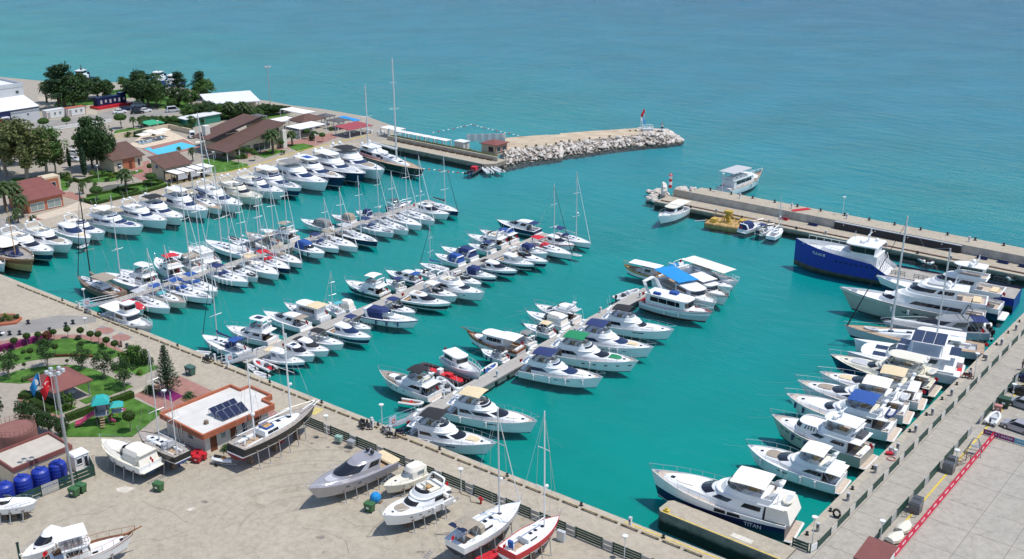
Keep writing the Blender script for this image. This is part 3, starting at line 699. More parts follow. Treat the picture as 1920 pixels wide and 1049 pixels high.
# ---------------------------------------------------------------- flybridge motor yacht
def fly_yacht(label,pos,name='motor_yacht',hull='white',can=None,canm=None,top=None,pad=None,win=None,teak=False,B=None,domes=1,fend=None,arch=True,lines=True,
   bodym=None,tender=None,aftcan=None,raised=0.0,group=None,z=0.0,ports=3,deckm=None,cab=1.0,drop=None,rails=True,long_fly=True,stripe=None,sd=0,kb=None,anti=None,split=.55,low=.88,fsx=1.0,sslope=0):
 loc,rz,L = pos;r = random.Random(hash(label) % 9999 if False else int(abs(loc[0]*31+loc[1]*17)*10))
 B = B or (.19*L+1.6);b = Boat(name,label,'yacht',loc,rz,L,B,group,z)
 W_ = bodym or WHITE;win = win or GLASS
 hm = dict(white=(BLKANTI,WHITE,WHITE,WHITE),navy=(BLKANTI,WHITE,NAVY,NAVY),navylow=(BLKANTI,WHITE,NAVY,WHITE),blacklow=(BLKANTI,WHITE,BLACK,WHITE),black=(BLKANTI,LGREY,BLACK,BLACK),
   grey=(BLKANTI,MGREY,LGREY,LGREY),cream=(BLUANTI,CREAM,CREAM,CREAM),stone=(BLKANTI,BLKANTI,STONEG,STONEG),silver=(BLKANTI,SILVER,SILVER,SILVER),navystripe=(NAVY,NAVY,WHITE,WHITE))[hull]
 if anti: hm = (anti,)+hm[1:]
 fs = (.055*L+.42)*fsx;fb = (.078*L+.85)*(1+(fsx-1)*.8)
 b.hull(fs,fb,.05*L,hm,rake=r.uniform(.06,.12),p=r.uniform(2.2,2.9),sw=r.uniform(.86,.95),x0=.055*L,bul=.16,deck=deckm or (PTEAK if teak else W_),rim=W_,cock=(.015,.20),cock_d=.35,cock_w=.80,band=stripe,split=split,sslope=sslope,cock_floor=PTEAK)
 L_ = L;h = min(2.15,max(1.4,.062*L+.72))*cab*low;zd = b.dz(.3*L)
 # swim platform and transom steps
 g = MB();g.rbox(-.02*L*0,.075*L,-.43*B,.43*B,.22,.36,W_,.2);sp = b.part('swim_platform',g)
 g = MB();g.box(.012*L,.066*L,-.40*B,.40*B,.36,.375,PTEAK);b.part('teak_mat',g,sp)
 g = MB();g.rbox(.058*L,.10*L,-.26*B,.26*B,.3,fs+.05,W_,.12);b.part('transom_locker',g)
 b.seat(.085*L,.125*L,-.30*B,.30*B,fs-.5,.42,SANDC if r.random() < .5 else WHITEC,'cockpit_sofa')
 g = MB();g.rbox(.145*L,.175*L,-.12*B,.12*B,fs-.05,fs+.02,PALEWOOD,.05);g.cyl(.16*L,0,fs-.5,fs-.05,.06,STEEL,6);b.part('cockpit_table',g)
 # saloon
 z0 = lambda x: b.dz(x)-.12
 z1 = lambda x: zd+.40*h+(b.dz(x)-zd)*.55
 z2 = lambda x: zd+.84*h+(b.dz(x)-zd)*.10
 zr = zd+h
 rk = r.uniform(-.03,.05)*L;ws = r.choice([0,1,2])
 b.stack('saloon',[(z0,.205*L,.72*L,.425*B,.32*L),(z1,.205*L,.67*L+rk,.412*B,.30*L),(z2,.20*L,.56*L,.38*B,.24*L),(zr,.17*L,.525*L,.36*B,.22*L)],W_,8,7,
   wins=[[(1,1,4,True,'side_window',win,.14,.86),(1,4,7,True,'side_window',win,.14,.86),(1,8,11,True,'side_window',win,.14,.80)],[(1,1,8,True,'side_window',win,.2,.84),(1,9,11,True,'side_window',win,.2,.8)],[(1,0,2,True,'side_window',win,.1,.9),(1,2,5,True,'side_window',win,.1,.9),(1,5,8,True,'side_window',win,.1,.9)]][ws]+[(1,12,0,False,'windscreen',win,.12,.86)],smooth=True)
 g = MB();g.box(.198*L,.204*L,-.26*B,.26*B,fs-.4,zr-.15,GLASS);b.part('saloon_door',g)
 # foredeck trunk, sunpad, hatch
 t0 = lambda x: b.dz(x)-.08;t1 = lambda x: b.dz(x)+.028*L*(1 if x < .72*L else max(.35,1-(x-.72*L)/(.2*L)))
 b.stack('foredeck_trunk',[(t0,.50*L,.92*L,.36*B,.32*L,2.0),(t1,.50*L,.895*L,.31*B,.30*L,2.0)],deckm or W_,5,6)
 if pad:
  zz = lambda x: t1(x)-.02;z3 = lambda x: t1(x)+.10
  b.stack('sun_pad',[(zz,.685*L,.82*L,.17*B,.06*L),(z3,.69*L,.815*L,.165*B,.06*L)],pad,3,3)
 b.hatch(.845*L,0,.03*L,t1(.845*L));
 g = MB();g.rbox(.945*L,.97*L,-.12,.12,b.dz(.95*L),b.dz(.95*L)+.22,STEEL,.05);b.part('windlass',g)
 # flybridge
 fz = zr+.02;ch = (.034*L+.18)*(low if low < 1 else 1)
 fx0,fx1 = (.075*L if long_fly else .16*L),.535*L
 b.stack('flybridge_deck',[(zr-.10,fx0+.03*L,fx1,.37*B,.18*L),(zr-.02,fx0,fx1+.01*L,.41*B,.18*L),(zr+.05,fx0,fx1,.40*B,.18*L)],W_,6,6)
 c0 = .17*L
 b.stack('flybridge_coaming',[(zr+.03,c0,fx1-.02*L,.395*B,.18*L),(zr+ch,c0-.01*L,fx1-.055*L,.37*B,.16*L),(zr+ch+.02,c0+.03,fx1-.065*L,.345*B,.155*L),(zr+.10,c0+.05,fx1-.085*L,.33*B,.15*L)],W_,6,6,smooth=False,mm={'cap': PTEAK if teak else LGREY},
   wins=[(0,9,0,False,'fly_wind_deflector',win,.55,.98)] if r.random() < .4 else ())
 g = MB();rr = b.ring((0,0,fx1-.06*L,.355*B,.16*L),2,6)[4:13-1]
 K = [(x,y) for x,y,_ in rr];g.loft([[(x,y,zr+ch) for x,y in K],[(x-.25,y*.96,zr+ch+.38) for x,y in K]],LGLASS if r.random() < .6 else win,False,flip=True);b.part('fly_windscreen',g)
 sc = r.choice([WHITEC,SANDC,CREAM,WHITEC])
 b.seat(.36*L,.42*L,-.22*B,-.04*B,zr+.1,.55,W_,'helm_console');b.seat(.325*L,.35*L,-.24*B,-.03*B,zr+.1,.75,sc,'helm_seat')
 b.seat(.20*L,.36*L,.12*B,.29*B,zr+.1,.42,sc,'fly_sofa');b.seat(.20*L,.25*L,-.29*B,.12*B,zr+.1,.42,sc,'fly_sofa');b.seat(.27*L,.33*L,-.08*B,.08*B,zr+.1,.48,PALEWOOD,'fly_table')
 ax = .20*L;ah = zr+ch+.95
 if arch:
  g = MB();pw = .028*L
  path = [(ax+.02*L,.345*B,zr+.1),(ax-.02*L,.335*B,zr+ch+.4),(ax-.055*L,.29*B,ah-.1),(ax-.06*L,.20*B,ah),(ax-.06*L,-.20*B,ah),(ax-.055*L,-.29*B,ah-.1),(ax-.02*L,-.335*B,zr+ch+.4),(ax+.02*L,-.345*B,zr+.1)]
  rings = [[(x-pw*(.8 if i in (0,7) else .45),y*1.0-.06*(1 if y > 0 else -1),zz-.03),(x+pw*(.9 if i in (0,7) else .45),y-.06*(1 if y > 0 else -1),zz-.03),(x+pw*(.9 if i in (0,7) else .45),y+.05*(1 if y > 0 else -1),zz+.06),(x-pw*(.8 if i in (0,7) else .45),y+.05*(1 if y > 0 else -1),zz+.06)] for i,(x,y,zz) in enumerate(path)]
  g.loft(rings,W_,True,True);b.part('radar_arch',g)
  for i in range(domes): b.dome(ax-.06*L,(0 if domes == 1 else (-.16*B if i == 0 else .16*B)),ah+.06,.016*L+.06)
  g = MB();g.tube([(ax-.06*L,.1*B,ah),(ax-.09*L,.12*B,ah+2.0)],.015,WHITE,3);g.tube([(ax-.06*L,-.1*B,ah),(ax-.09*L,-.12*B,ah+1.6)],.015,WHITE,3);b.part('antenna',g)
 if can == 'bimini': b.canopy('bimini_top',.205*L,.43*L,.36*B,zr+1.85,canm or WHITEC,.16,.05,zr+ch)
 elif can == 'hardtop':
  b.stack('hardtop',[(zr+1.85,.15*L,.455*L,.29*B,.1*L),(zr+1.93,.14*L,.47*L,.31*B,.1*L),(zr+2.02,.16*L,.45*L,.28*B,.1*L)],canm or W_,5,5,smooth=False)
  g = MB()
  for sd in (1,-1):
   g.tube([(.44*L,sd*.30*B,zr+ch),(.40*L,sd*.29*B,zr+1.9)],.05,W_,4);g.tube([(.19*L,sd*.33*B,zr+ch),(.17*L,sd*.29*B,zr+1.9)],.09,W_,4)
  b.part('hardtop_strut',g)
  if top: g = MB();g.box(.24*L,.38*L,-.16*B,.16*B,zr+2.02,zr+2.035,top);b.part('sunroof',g)
 elif can == 'cover': # canvas stretched over the whole flybridge
  b.stack('flybridge_cover',[(zr+ch-.05,c0-.02*L,fx1-.05*L,.345*B,.15*L),(zr+ch+.25,c0+.01*L,fx1-.09*L,.30*B,.14*L),(zr+ch+.45,c0+.06*L,fx1-.14*L,.20*B,.1*L)],canm or NAVYC,5,5)
 if aftcan: b.canopy('cockpit_awning',.03*L,.20*L,.36*B,zr-.05-.1,aftcan,.05,.05,fs,True)
 if tender:
  g = MB();rib(g,.085*L,0,zr+.12,min(2.6,.6*B),math.pi/2,tender);b.part('tender',g)
  g = MB();g.tube([(.13*L,.25*B,zr),(.13*L,.25*B,zr+1.2),(.09*L,.05*B,zr+1.5)],.07,W_,5);b.part('crane',g)
 if ports and r.random() < .4: b.porthole(.55,4.2,r.uniform(.10,.2)*L,.018*L+.08,win)
 elif ports:
  for i in range(ports): b.porthole(.42+.13*i,4.0,.038*L,.02*L+.04,win)
 if not pad and r.random() < .35: zz = lambda x: t1(x)-.02;z3 = lambda x: t1(x)+.09;pm = r.choice([LGREYC,SANDC,TAUPEC]);b.stack('sun_pad',[(zz,.64*L,.80*L,.2*B,.06*L),(z3,.645*L,.795*L,.195*B,.06*L)],pm,3,3)
 if fend: b.fenders(fend,PVC if r.random() < .6 else PVCB)
 if rails: b.rail(.34,1.0,.72,mid=False,step=1.5)
 if lines: b.moor(.32*L)
 if r.random() < .55 and not drop: b.flag(.065*L,fs)
 b.zr = zr;b.ch = ch;b.zd = zd;b.h = h
 return b
# ---------------------------------------------------------------- inflatable, added to a mesh (as a tender) or as a boat of its own
def rib(g,cx,cy,z,L,rz,m=None,floor=None,n=6):
 m = m or TUBE;w = L*.07+.45 if L > 4 else L*.18;r = L*.012+.2 if L > 4 else L*.05+.03;c,s_ = math.cos(rz),math.sin(rz)
 tr = lambda x,y,q: (cx+x*c-y*s_,cy+x*s_+y*c,z+q)
 pts = [(-L/2,w,r),(-L*.1,w,r),(L*.2,w*.95,r*1.1),(L*.38,w*.62,r*1.5),(L*.47,w*.22,r*1.9),(L*.47,-w*.22,r*1.9),(L*.38,-w*.62,r*1.5),(L*.2,-w*.95,r*1.1),(-L*.1,-w,r),(-L/2,-w,r)]
 g.tube([tr(*p) for p in pts],r,m,n)
 fl = [(-L*.46,-w,r*.6),(L*.2,-w*.9,r*.7),(L*.44,0,r*1.2),(L*.2,w*.9,r*.7),(-L*.46,w,r*.6)]
 g.add([tr(*p) for p in fl],[(0,1,2,3,4)],floor or LGREY)
 kl = [(-L*.46,-w*.7,r*.5),(-L*.46,w*.7,r*.5),(-L*.46,0,-.15),(L*.4,0,r*.6)]
 g.add([tr(*p) for p in kl],[(0,3,2),(1,2,3),(0,2,1)],WHITE)
def outboard(b,x,y,z,s=1.0,m=None):
 g = MB();g.rbox(x-.32*s,x+.10*s,y-.16*s,y+.16*s,z+.1*s,z+.62*s,m or BLACK,.08*s);g.rbox(x-.2*s,x-.02*s,y-.07*s,y+.07*s,z-.75*s,z+.12*s,m or BLACK,.03*s);b.part('outboard_motor',g)
def dinghy(label,pos,m=None,floor=None,motor=True,name='dinghy',console=False,seatm=None,group=None,z=0.0,lenmin=2.4):
 loc,rz,L = pos;L = max(L,lenmin);b = Boat(name,label,'dinghy',loc,rz,L,L*.48,group,z);hw = L*.05+.3 if L > 4 else L*.13
 m = m or TUBE;g = MB();rib(g,L/2,0,.05,L,0,m,floor,8);
 t = MB();fl = MB();
 # tube is one part, floor another
 a = [f for f,k in zip(g.f,g.m) if g.mats[k] == m];t.v = list(g.v);t.f = a;t.m = [0]*len(a);t.mats = [m]
 c = [(f,g.mats[k]) for f,k in zip(g.f,g.m) if g.mats[k] != m];fl.v = list(g.v)
 for f,mm in c: fl.f.append(f);fl.m.append(fl.mi(mm))
 b.fs = .4;b.part('inflatable_tube',t,smooth=True,ang=60);b.part('hull_floor',fl)
 b.seat(.42*L,.50*L,-hw,hw,.22,.22,seatm or LGREY,'thwart')
 if console:
  b.seat(.52*L,.60*L,-hw*.6,hw*.6,.2,.8,WHITE,'console');b.seat(.30*L,.40*L,-hw*.6,hw*.6,.2,.6,seatm or DGREY,'helm_seat')
 if motor: outboard(b,.03*L,0,.35,min(1.2,.35+L*.12))
 return b
# ---------------------------------------------------------------- sports cruiser (open or hard top)
def cruiser(label,pos,name='motor_boat',hull='white',can=None,canm=None,hard=False,pad=None,win=None,arch=True,ob=False,B=None,fend=None,lines=True,bodym=None,group=None,z=0.0,stripe=None,
   hood=None,roofm=None,sunroof=None,teak=False,cat='motor boat',ports=2,plat=True,anti=None,cockm=None,tall=1.0,boot=None):
 loc,rz,L = pos;r = random.Random(int(abs(loc[0]*13+loc[1]*29)*10));B = B or (.205*L+1.2)
 b = Boat(name,label,cat,loc,rz,L,B,group,z);W_ = bodym or WHITE;win = win or GLASS
 hm = dict(white=(BLKANTI,WHITE,WHITE,WHITE),navy=(BLKANTI,WHITE,NAVY,NAVY),navylow=(BLKANTI,WHITE,NAVY,WHITE),black=(BLKANTI,WHITE,BLACK,WHITE),cream=(BLUANTI,CREAM,CREAM,CREAM),grey=(BLKANTI,MGREY,LGREY,LGREY),silver=(BLKANTI,SILVER,SILVER,SILVER),red=(BLKANTI,WHITE,RED,WHITE),wood=(BLKANTI,WHITE,WOOD,WOOD))[hull]
 if anti: hm = (anti,)+hm[1:]
 fs = .055*L+.40;fb = .075*L+.72
 b.hull(fs,fb,.05*L,hm,rake=.10,p=2.4,sw=.92,x0=.05*L if plat else 0,bul=.06,deck=W_,rim=W_,cock=(.03,.40 if not hard else .28),cock_d=.32,cock_w=.80,cock_floor=cockm or (TEAK if teak or r.random() < .35 else LGREY),band=stripe)
 if plat:
  g = MB();g.rbox(0,.075*L,-.42*B,.42*B,.2,.32,W_,.15);b.part('swim_platform',g)
 t0 = lambda x: b.dz(x)-.06
 sc = r.choice([WHITEC,SANDC,WHITEC,CREAM])
 if hard:
  h = (min(1.9,.05*L+.9))*tall;zd = b.dz(.3*L);zr = zd+h
  z1 = lambda x: zd+.38*h+(b.dz(x)-zd)*.5
  z2 = lambda x: zd+.86*h
  b.stack('cabin',[(t0,.25*L,.76*L,.37*B,.34*L,2.0),(z1,.25*L,.70*L,.355*B,.30*L),(z2,.22*L,.50*L,.315*B,.16*L),(zr,.20*L,.46*L,.285*B,.14*L)],W_,7,6,
    wins=[(1,1,4,True,'side_window',win,.12,.88),(1,4,7,True,'side_window',win,.12,.88),(1,8,0,False,'windscreen',win,.06,.92)],smooth=True,mm={'cap': roofm or W_})
  g = MB();g.box(.245*L,.25*L,-.24*B,.24*B,fs-.3,zr-.2,GLASS);b.part('cabin_door',g)
  if sunroof: g = MB();g.rbox(.27*L,.40*L,-.18*B,.18*B,zr-.01,zr+.03,sunroof,.06);b.part('sunroof',g)
  if can: b.canopy('cockpit_awning',.06*L,.24*L,.33*B,zr-.15,canm or SANDC,.05,.05,fs)
  b.stack('foredeck_trunk',[(t0,.55*L,.90*L,.27*B,.25*L,2.0),(lambda x: b.dz(x)+.03*L*max(.3,1-(x-.6*L)/(.35*L)),.55*L,.87*L,.22*B,.24*L,2.0)],W_,4,5)
 else:
  zd = b.dz(.45*L);hh = .035*L+.16
  tz = lambda x: b.dz(x)+hh*max(.18,1-max(0,x-.5*L)/(.40*L))
  b.stack('foredeck_trunk',[(t0,.40*L,.91*L,.32*B,.32*L,2.0),(tz,.40*L,.88*L,.27*B,.30*L,2.0)],W_,5,7,wins=[(0,1,4,True,'cabin_window',win,.3,.8)] if L > 8 else ())
  g = MB();rr = b.ring((0,.36*L,.57*L,.335*B,.19*L),3,6);zb = zd+hh*.7
  lowr = [(x,y,zb+(b.dz(x)-zd)*.4) for x,y,_ in rr];upr = [(x-.055*L,y*.9,zb+.045*L+.24) for x,y,_ in rr]
  g.loft([lowr,upr],LGLASS if r.random() < .45 else win,False,flip=True);ws = b.part('windscreen',g)
  g = MB();g.tube(upr,.03,STEEL,4);b.part('screen_frame',g,ws)
  b.seat(.33*L,.37*L,-.27*B,-.05*B,fs-.4,.75,sc,'helm_seat');b.seat(.385*L,.41*L,-.30*B,-.04*B,fs-.35,.62,W_,'helm_console')
  b.seat(.09*L,.135*L,-.31*B,.31*B,fs-.4,.42,sc,'stern_bench');b.seat(.2*L,.34*L,.14*B,.30*B,fs-.4,.42,sc,'side_bench')
  zr = zb+.05*L+.2
  if arch:
   g = MB();ah = fs+.06*L+.75;pw = .022*L+.05
   path = [(.17*L,.40*B,fs-.05),(.135*L,.385*B,fs+.5),(.10*L,.32*B,ah-.06),(.10*L,-.32*B,ah-.06),(.135*L,-.385*B,fs+.5),(.17*L,-.40*B,fs-.05)]
   g.loft([[(x-pw,y,q-.03),(x+pw,y,q-.03),(x+pw,y*1.02,q+.05),(x-pw,y*1.02,q+.05)] for x,y,q in path],W_,True,True);b.part('radar_arch',g)
   if r.random() < .5: b.dome(.10*L,0,ah,.012*L+.07)
  ct = .035*L+1.25
  if can == 'bimini': b.canopy('bimini_top',.12*L,.40*L,.34*B,fs+ct+.1,canm or NAVYC,.14,.05,fs)
  elif can == 'camper':                               # canvas enclosure over the cockpit
   b.stack('canvas_hood',[(fs-.05,.07*L,.47*L,.37*B,.1*L),(fs+ct*.62,.10*L,.46*L,.345*B,.1*L),(fs+ct*.95,.15*L,.42*L,.27*B,.08*L),(fs+ct,.18*L,.39*L,.19*B,.06*L)],canm or NAVYC,5,4,wins=[(0,1,4,True,'hood_window',LGLASS if canm in (SANDC,BEIGEC,WHITEC) else MGREY,.45,.9)] if r.random() < .5 else ())
  elif can == 'cover':
   b.stack('canvas_cover',[(fs-.04,.05*L,.60*L,.40*B,.2*L),(fs+.35+.02*L,.10*L,.54*L,.33*B,.18*L),(fs+.55+.025*L,.2*L,.46*L,.15*B,.1*L)],canm or NAVYC,5,5)
  elif can == 'tonneau':
   b.stack('full_cover',[(lambda x: b.dz(x)-.02,.03*L,.97*L,.47*B,.5*L,2.0),(lambda x: b.dz(x)+.35,.08*L,.90*L,.34*B,.45*L,2.0),(lambda x: b.dz(x)+.75*(1-abs(x/L-.45)),.14*L,.8*L,.12*B,.35*L,2.0)],canm or WHITEC,7,7)
 if pad:
  zz = lambda x: b.dz(x)+.035*L*max(.3,1-(x-.6*L)/(.35*L))-.04;z3 = lambda x: zz(x)+.10
  b.stack('sun_pad',[(zz,.62*L,.80*L,.17*B,.07*L),(z3,.625*L,.795*L,.165*B,.07*L)],pad,3,3)
 b.hatch(.72*L,0,.035*L+.08,b.dz(.72*L)+.02*L+.03)
 if ob:
  outboard(b,.01*L,.12*B,.5,1.1);outboard(b,.01*L,-.12*B,.5,1.1)
 for i in range(ports): b.porthole(.5+.14*i,4.0,.04*L,.018*L+.05,win)
 if fend: b.fenders(fend,PVC if r.random() < .5 else PVCB)
 b.rail(.42,1.0,.5,step=1.2,r=.022)
 if lines: b.moor(.35*L)
 if r.random() < .3: b.flag(.07*L,fs,1.0)
 return b
# ---------------------------------------------------------------- sailing yacht
def sail_yacht(label,pos,name='sailing_yacht',hull='white',deckm=None,mtop=None,mt=.57,canm=None,hood=None,sailc=None,gen=None,mastm=None,B=None,mizz=None,mizt=None,group=None,z=0.0,lines=True,anti=None,
   stripe=None,awning=None,wheel=True,boom=True,fend=None,lod=0,mh=None,cat='sailing yacht',house=1.0,spread=2,bowsprit=0,keel=0):
 loc,rz,L = pos;r = random.Random(int(abs(loc[0]*7+loc[1]*41)*10));B = B or (.20*L+1.35)
 b = Boat(name,label,cat,loc,rz,L,B,group,z)
 hm = dict(white=(BLKANTI,r.choice([NAVY,WHITE,NAVY,LGREY]),WHITE,WHITE),navy=(REDANTI,WHITE,NAVY,NAVY),black=(REDANTI,WHITE,BLACK,BLACK),brown=(BLKANTI,BROWNW,BROWNW,BROWNW),red=(WHITE,WHITE,RED,RED),ltblue=(BLKANTI,NAVY,LGREY,LGREY),cream=(BLKANTI,CREAM,CREAM,CREAM))[hull]
 if anti: hm = (anti,)+hm[1:]
 D = deckm or WHITE;fs = .035*L+.62;fb = .045*L+.80
 b.hull(fs,fb,.045*L,hm,rake=.06,p=2.1,sw=r.uniform(.72,.86),flare=.20,tm=.40,x0=0,bul=.05,deck=D,rim=stripe or D,sheer=1.6,cock=(.05,.30),cock_d=.42,cock_w=.58,cock_floor=TEAK if r.random() < .6 else LGREY,tran=r.uniform(-.02,.03)*L,band=None)
 W_ = WHITE;zt = lambda x: b.dz(x)-.04;hh = (.026*L+.12)*house
 z1 = lambda x: b.dz(x)+hh*(1 if x < .5*L else max(.25,1-(x-.5*L)/(.3*L)))
 b.stack('coachroof',[(zt,.30*L,.80*L,.27*B,.3*L,2.0),(z1,.31*L,.77*L,.225*B,.28*L,2.0)],W_,6,6,wins=[(0,1,3,True,'cabin_window',GLASS,.3,.8),(0,3,5,True,'cabin_window',GLASS,.3,.8)])
 for xx in (.44,.53,.66): b.hatch(xx*L,0,.035*L+.1,z1(xx*L))
 b.seat(.10*L,.29*L,.17*B,.26*B,b.dz(.2*L)-.42,.34,W_,'cockpit_bench');b.seat(.10*L,.29*L,-.26*B,-.17*B,b.dz(.2*L)-.42,.34,W_,'cockpit_bench')
 if wheel:
  g = MB();n = 10;wr = .045*L*.8+.1
  g.tube([(.11*L,wr*math.cos(2*math.pi*i/n),fs+.25+wr*math.sin(2*math.pi*i/n)) for i in range(n+1)],.025,STEEL,4);g.box(.115*L,.135*L,-.1,.1,fs-.5,fs+.3,W_);b.part('steering_wheel',g)
 # mast, boom, rigging
 mx = mt*L;mm = mastm or ALU;zb = z1(mx)-.05
 if mtop:
  wx = loc[0]+(mx-L/2)*math.cos(rz);wy = loc[1]+(mx-L/2)*math.sin(rz);H = height_at(wx,wy,mtop)-z
 else: H = (mh or r.uniform(1.28,1.42))*L
 mr = .0075*L+.025
 g = MB();g.tube([(mx,0,zb),(mx-.004*H,0,lerp(zb,H,.5)),(mx-.012*H,0,H)],mr,mm,7,mr*.7);b.part('mast',g)
 mst = lambda f: (mx-.012*H*f*f,0,lerp(zb,H,f))
 for i in range(spread):
  g = MB();f = (i+1)/(spread+1)*1.02;q = mst(f);sw_ = .34*B*(1-.25*i)
  g.tube([(q[0]-.12,sw_,q[2]+.05),(q[0],0,q[2]),(q[0]-.12,-sw_,q[2]+.05)],.04,mm,4)
  b.part('spreader',g)
 g = MB();wr = .016
 for sd in (1,-1):
  pts = [(mx-.15,sd*.46*b.dw(mx)*2*.48,b.dz(mx)+.02)]+[(mst((i+1)/(spread+1)*1.02)[0]-.12,sd*.34*B*(1-.25*i),mst((i+1)/(spread+1)*1.02)[2]+.05) for i in range(spread)]+[mst(.97)]
  g.tube(pts,wr,STEEL,3)
 g.tube([mst(.99),(.02*L,0,fs)],wr,STEEL,3);b.part('shrouds',g)
 g = MB();ft = mst(.95);fq = (.975*L,0,b.dz(.97*L)+.1)
 if gen == 'wire': g.tube([fq,ft],.02,STEEL,3)
 else: g.tube([fq,tuple(lerp(fq[k],ft[k],.12) for k in range(3)),tuple(lerp(fq[k],ft[k],.5) for k in range(3)),ft],.0055*L+.018,gen or WHITEC,5,.03)
 b.part('furled_headsail',g)
 if boom:
  g = MB();bz = zb+.07*L+.45;bl = mx-.17*L;g.tube([(mx-.1,0,bz),(.17*L,0,bz+.05)],.055+.002*L,mm,5);bo = b.part('boom',g)
  if sailc:
   g = MB();g.tube([(mx-.05,0,bz+.55),(mx-.25,0,bz+.22),(lerp(mx,.17*L,.5),0,bz+.2),(.18*L,0,bz+.14)],.012*L+.08,sailc,6,.1);b.part('sail_cover',g,bo)
 if mizz:
  m2 = mizz*L
  if mizt: wx = loc[0]+(m2-L/2)*math.cos(rz);wy = loc[1]+(m2-L/2)*math.sin(rz);H2 = height_at(wx,wy,mizt)-z
  else: H2 = H*.7
  g = MB();g.tube([(m2,0,fs-.2),(m2-.01*H2,0,H2)],mr*.85,mm,7,mr*.6);b.part('mizzen_mast',g)
  g = MB();g.tube([(m2-.1,.25*B,lerp(fs,H2,.55)),(m2,0,lerp(fs,H2,.55)-.05),(m2-.1,-.25*B,lerp(fs,H2,.55))],.04,mm,4);g.tube([(m2,0,fs+1.3),(m2-.2*L,0,fs+1.4)],.07,mm,5);b.part('mizzen_spars',g)
  g = MB();g.tube([(m2-.01*H2,0,H2),(mx,0,H*.75)],wr,STEEL,3);g.tube([(m2-.01*H2,0,H2),(.0,0,fs)],wr,STEEL,3)
  for sd in (1,-1): g.tube([(m2,sd*.4*B,fs),(m2-.1,sd*.25*B,lerp(fs,H2,.55)),(m2,0,H2*.97)],wr,STEEL,3)
  b.part('mizzen_rigging',g)
 if r.random() < .45 and lod == 0: q = mst(r.uniform(.3,.42));b.dome(q[0]+.35,0,q[2],.22)
 if r.random() < .4 and not keel:
  g = MB();zz = fs+1.75+.01*L;g.box(.005*L,.075*L,-.30*B,.30*B,zz,zz+.04,SOLAR);g.tube([(.03*L,-.33*B,fs),(.03*L,-.28*B,zz),(.03*L,.28*B,zz),(.03*L,.33*B,fs)],.03,STEEL,4);b.part('stern_solar_panel',g)
 if r.random() < .3 and lines:
  g = MB();rib(g,.80*L,0,b.dz(.8*L)+.05,2.3,0,r.choice([TUBE,PVC,TUBED]));b.part('deck_dinghy',g)
 if hood: b.stack('spray_hood',[(b.dz(.32*L),.285*L,.40*L,.27*B,.07*L),(b.dz(.32*L)+.55+.01*L,.285*L,.375*L,.24*B,.06*L),(b.dz(.32*L)+.68+.012*L,.285*L,.35*L,.15*B,.05*L)],hood,3,5,wins=[(0,4,0,False,'hood_window',LGLASS,.25,.8)])
 if canm: b.canopy('bimini_top',.05*L,.26*L,.30*B,fs+1.55+.01*L,canm,.14,.05,fs)
 if awning: b.canopy('awning',.16*L,.50*L,.36*B,zb+.07*L+.9,awning,.1,.05,fs,True)
 if bowsprit: g = MB();g.tube([(L-.6,0,fb-.05),(L+bowsprit,0,fb+.25)],.08,mm,5);b.part('bowsprit',g)
 if keel:                                                 # fin keel and rudder, seen on boats ashore
  g = MB();g.loft([[(.62*L,.0,-.03*L),(.53*L,.12,-.03*L),(.44*L,0,-.03*L),(.53*L,-.12,-.03*L)],[(.58*L,0,-keel),(.52*L,.1,-keel),(.46*L,0,-keel),(.52*L,-.1,-keel)]],hm[0],True,True);b.part('keel',g)
  g = MB();g.loft([[(.13*L,.0,.05),(.10*L,.05,.05),(.07*L,0,.05),(.10*L,-.05,.05)],[(.12*L,0,-keel*.8),(.10*L,.04,-keel*.8),(.08*L,0,-keel*.8),(.10*L,-.04,-keel*.8)]],hm[0],True,True);b.part('rudder',g)
 b.rail(.02,1.0,.6,step=1.9,r=.016,name='guard_rail',overhang=.15)
 if fend: b.fenders(fend,PVC)
 if lines: b.moor(.4*L)
 if r.random() < .35: b.flag(.02*L,fs,1.2)
 return b
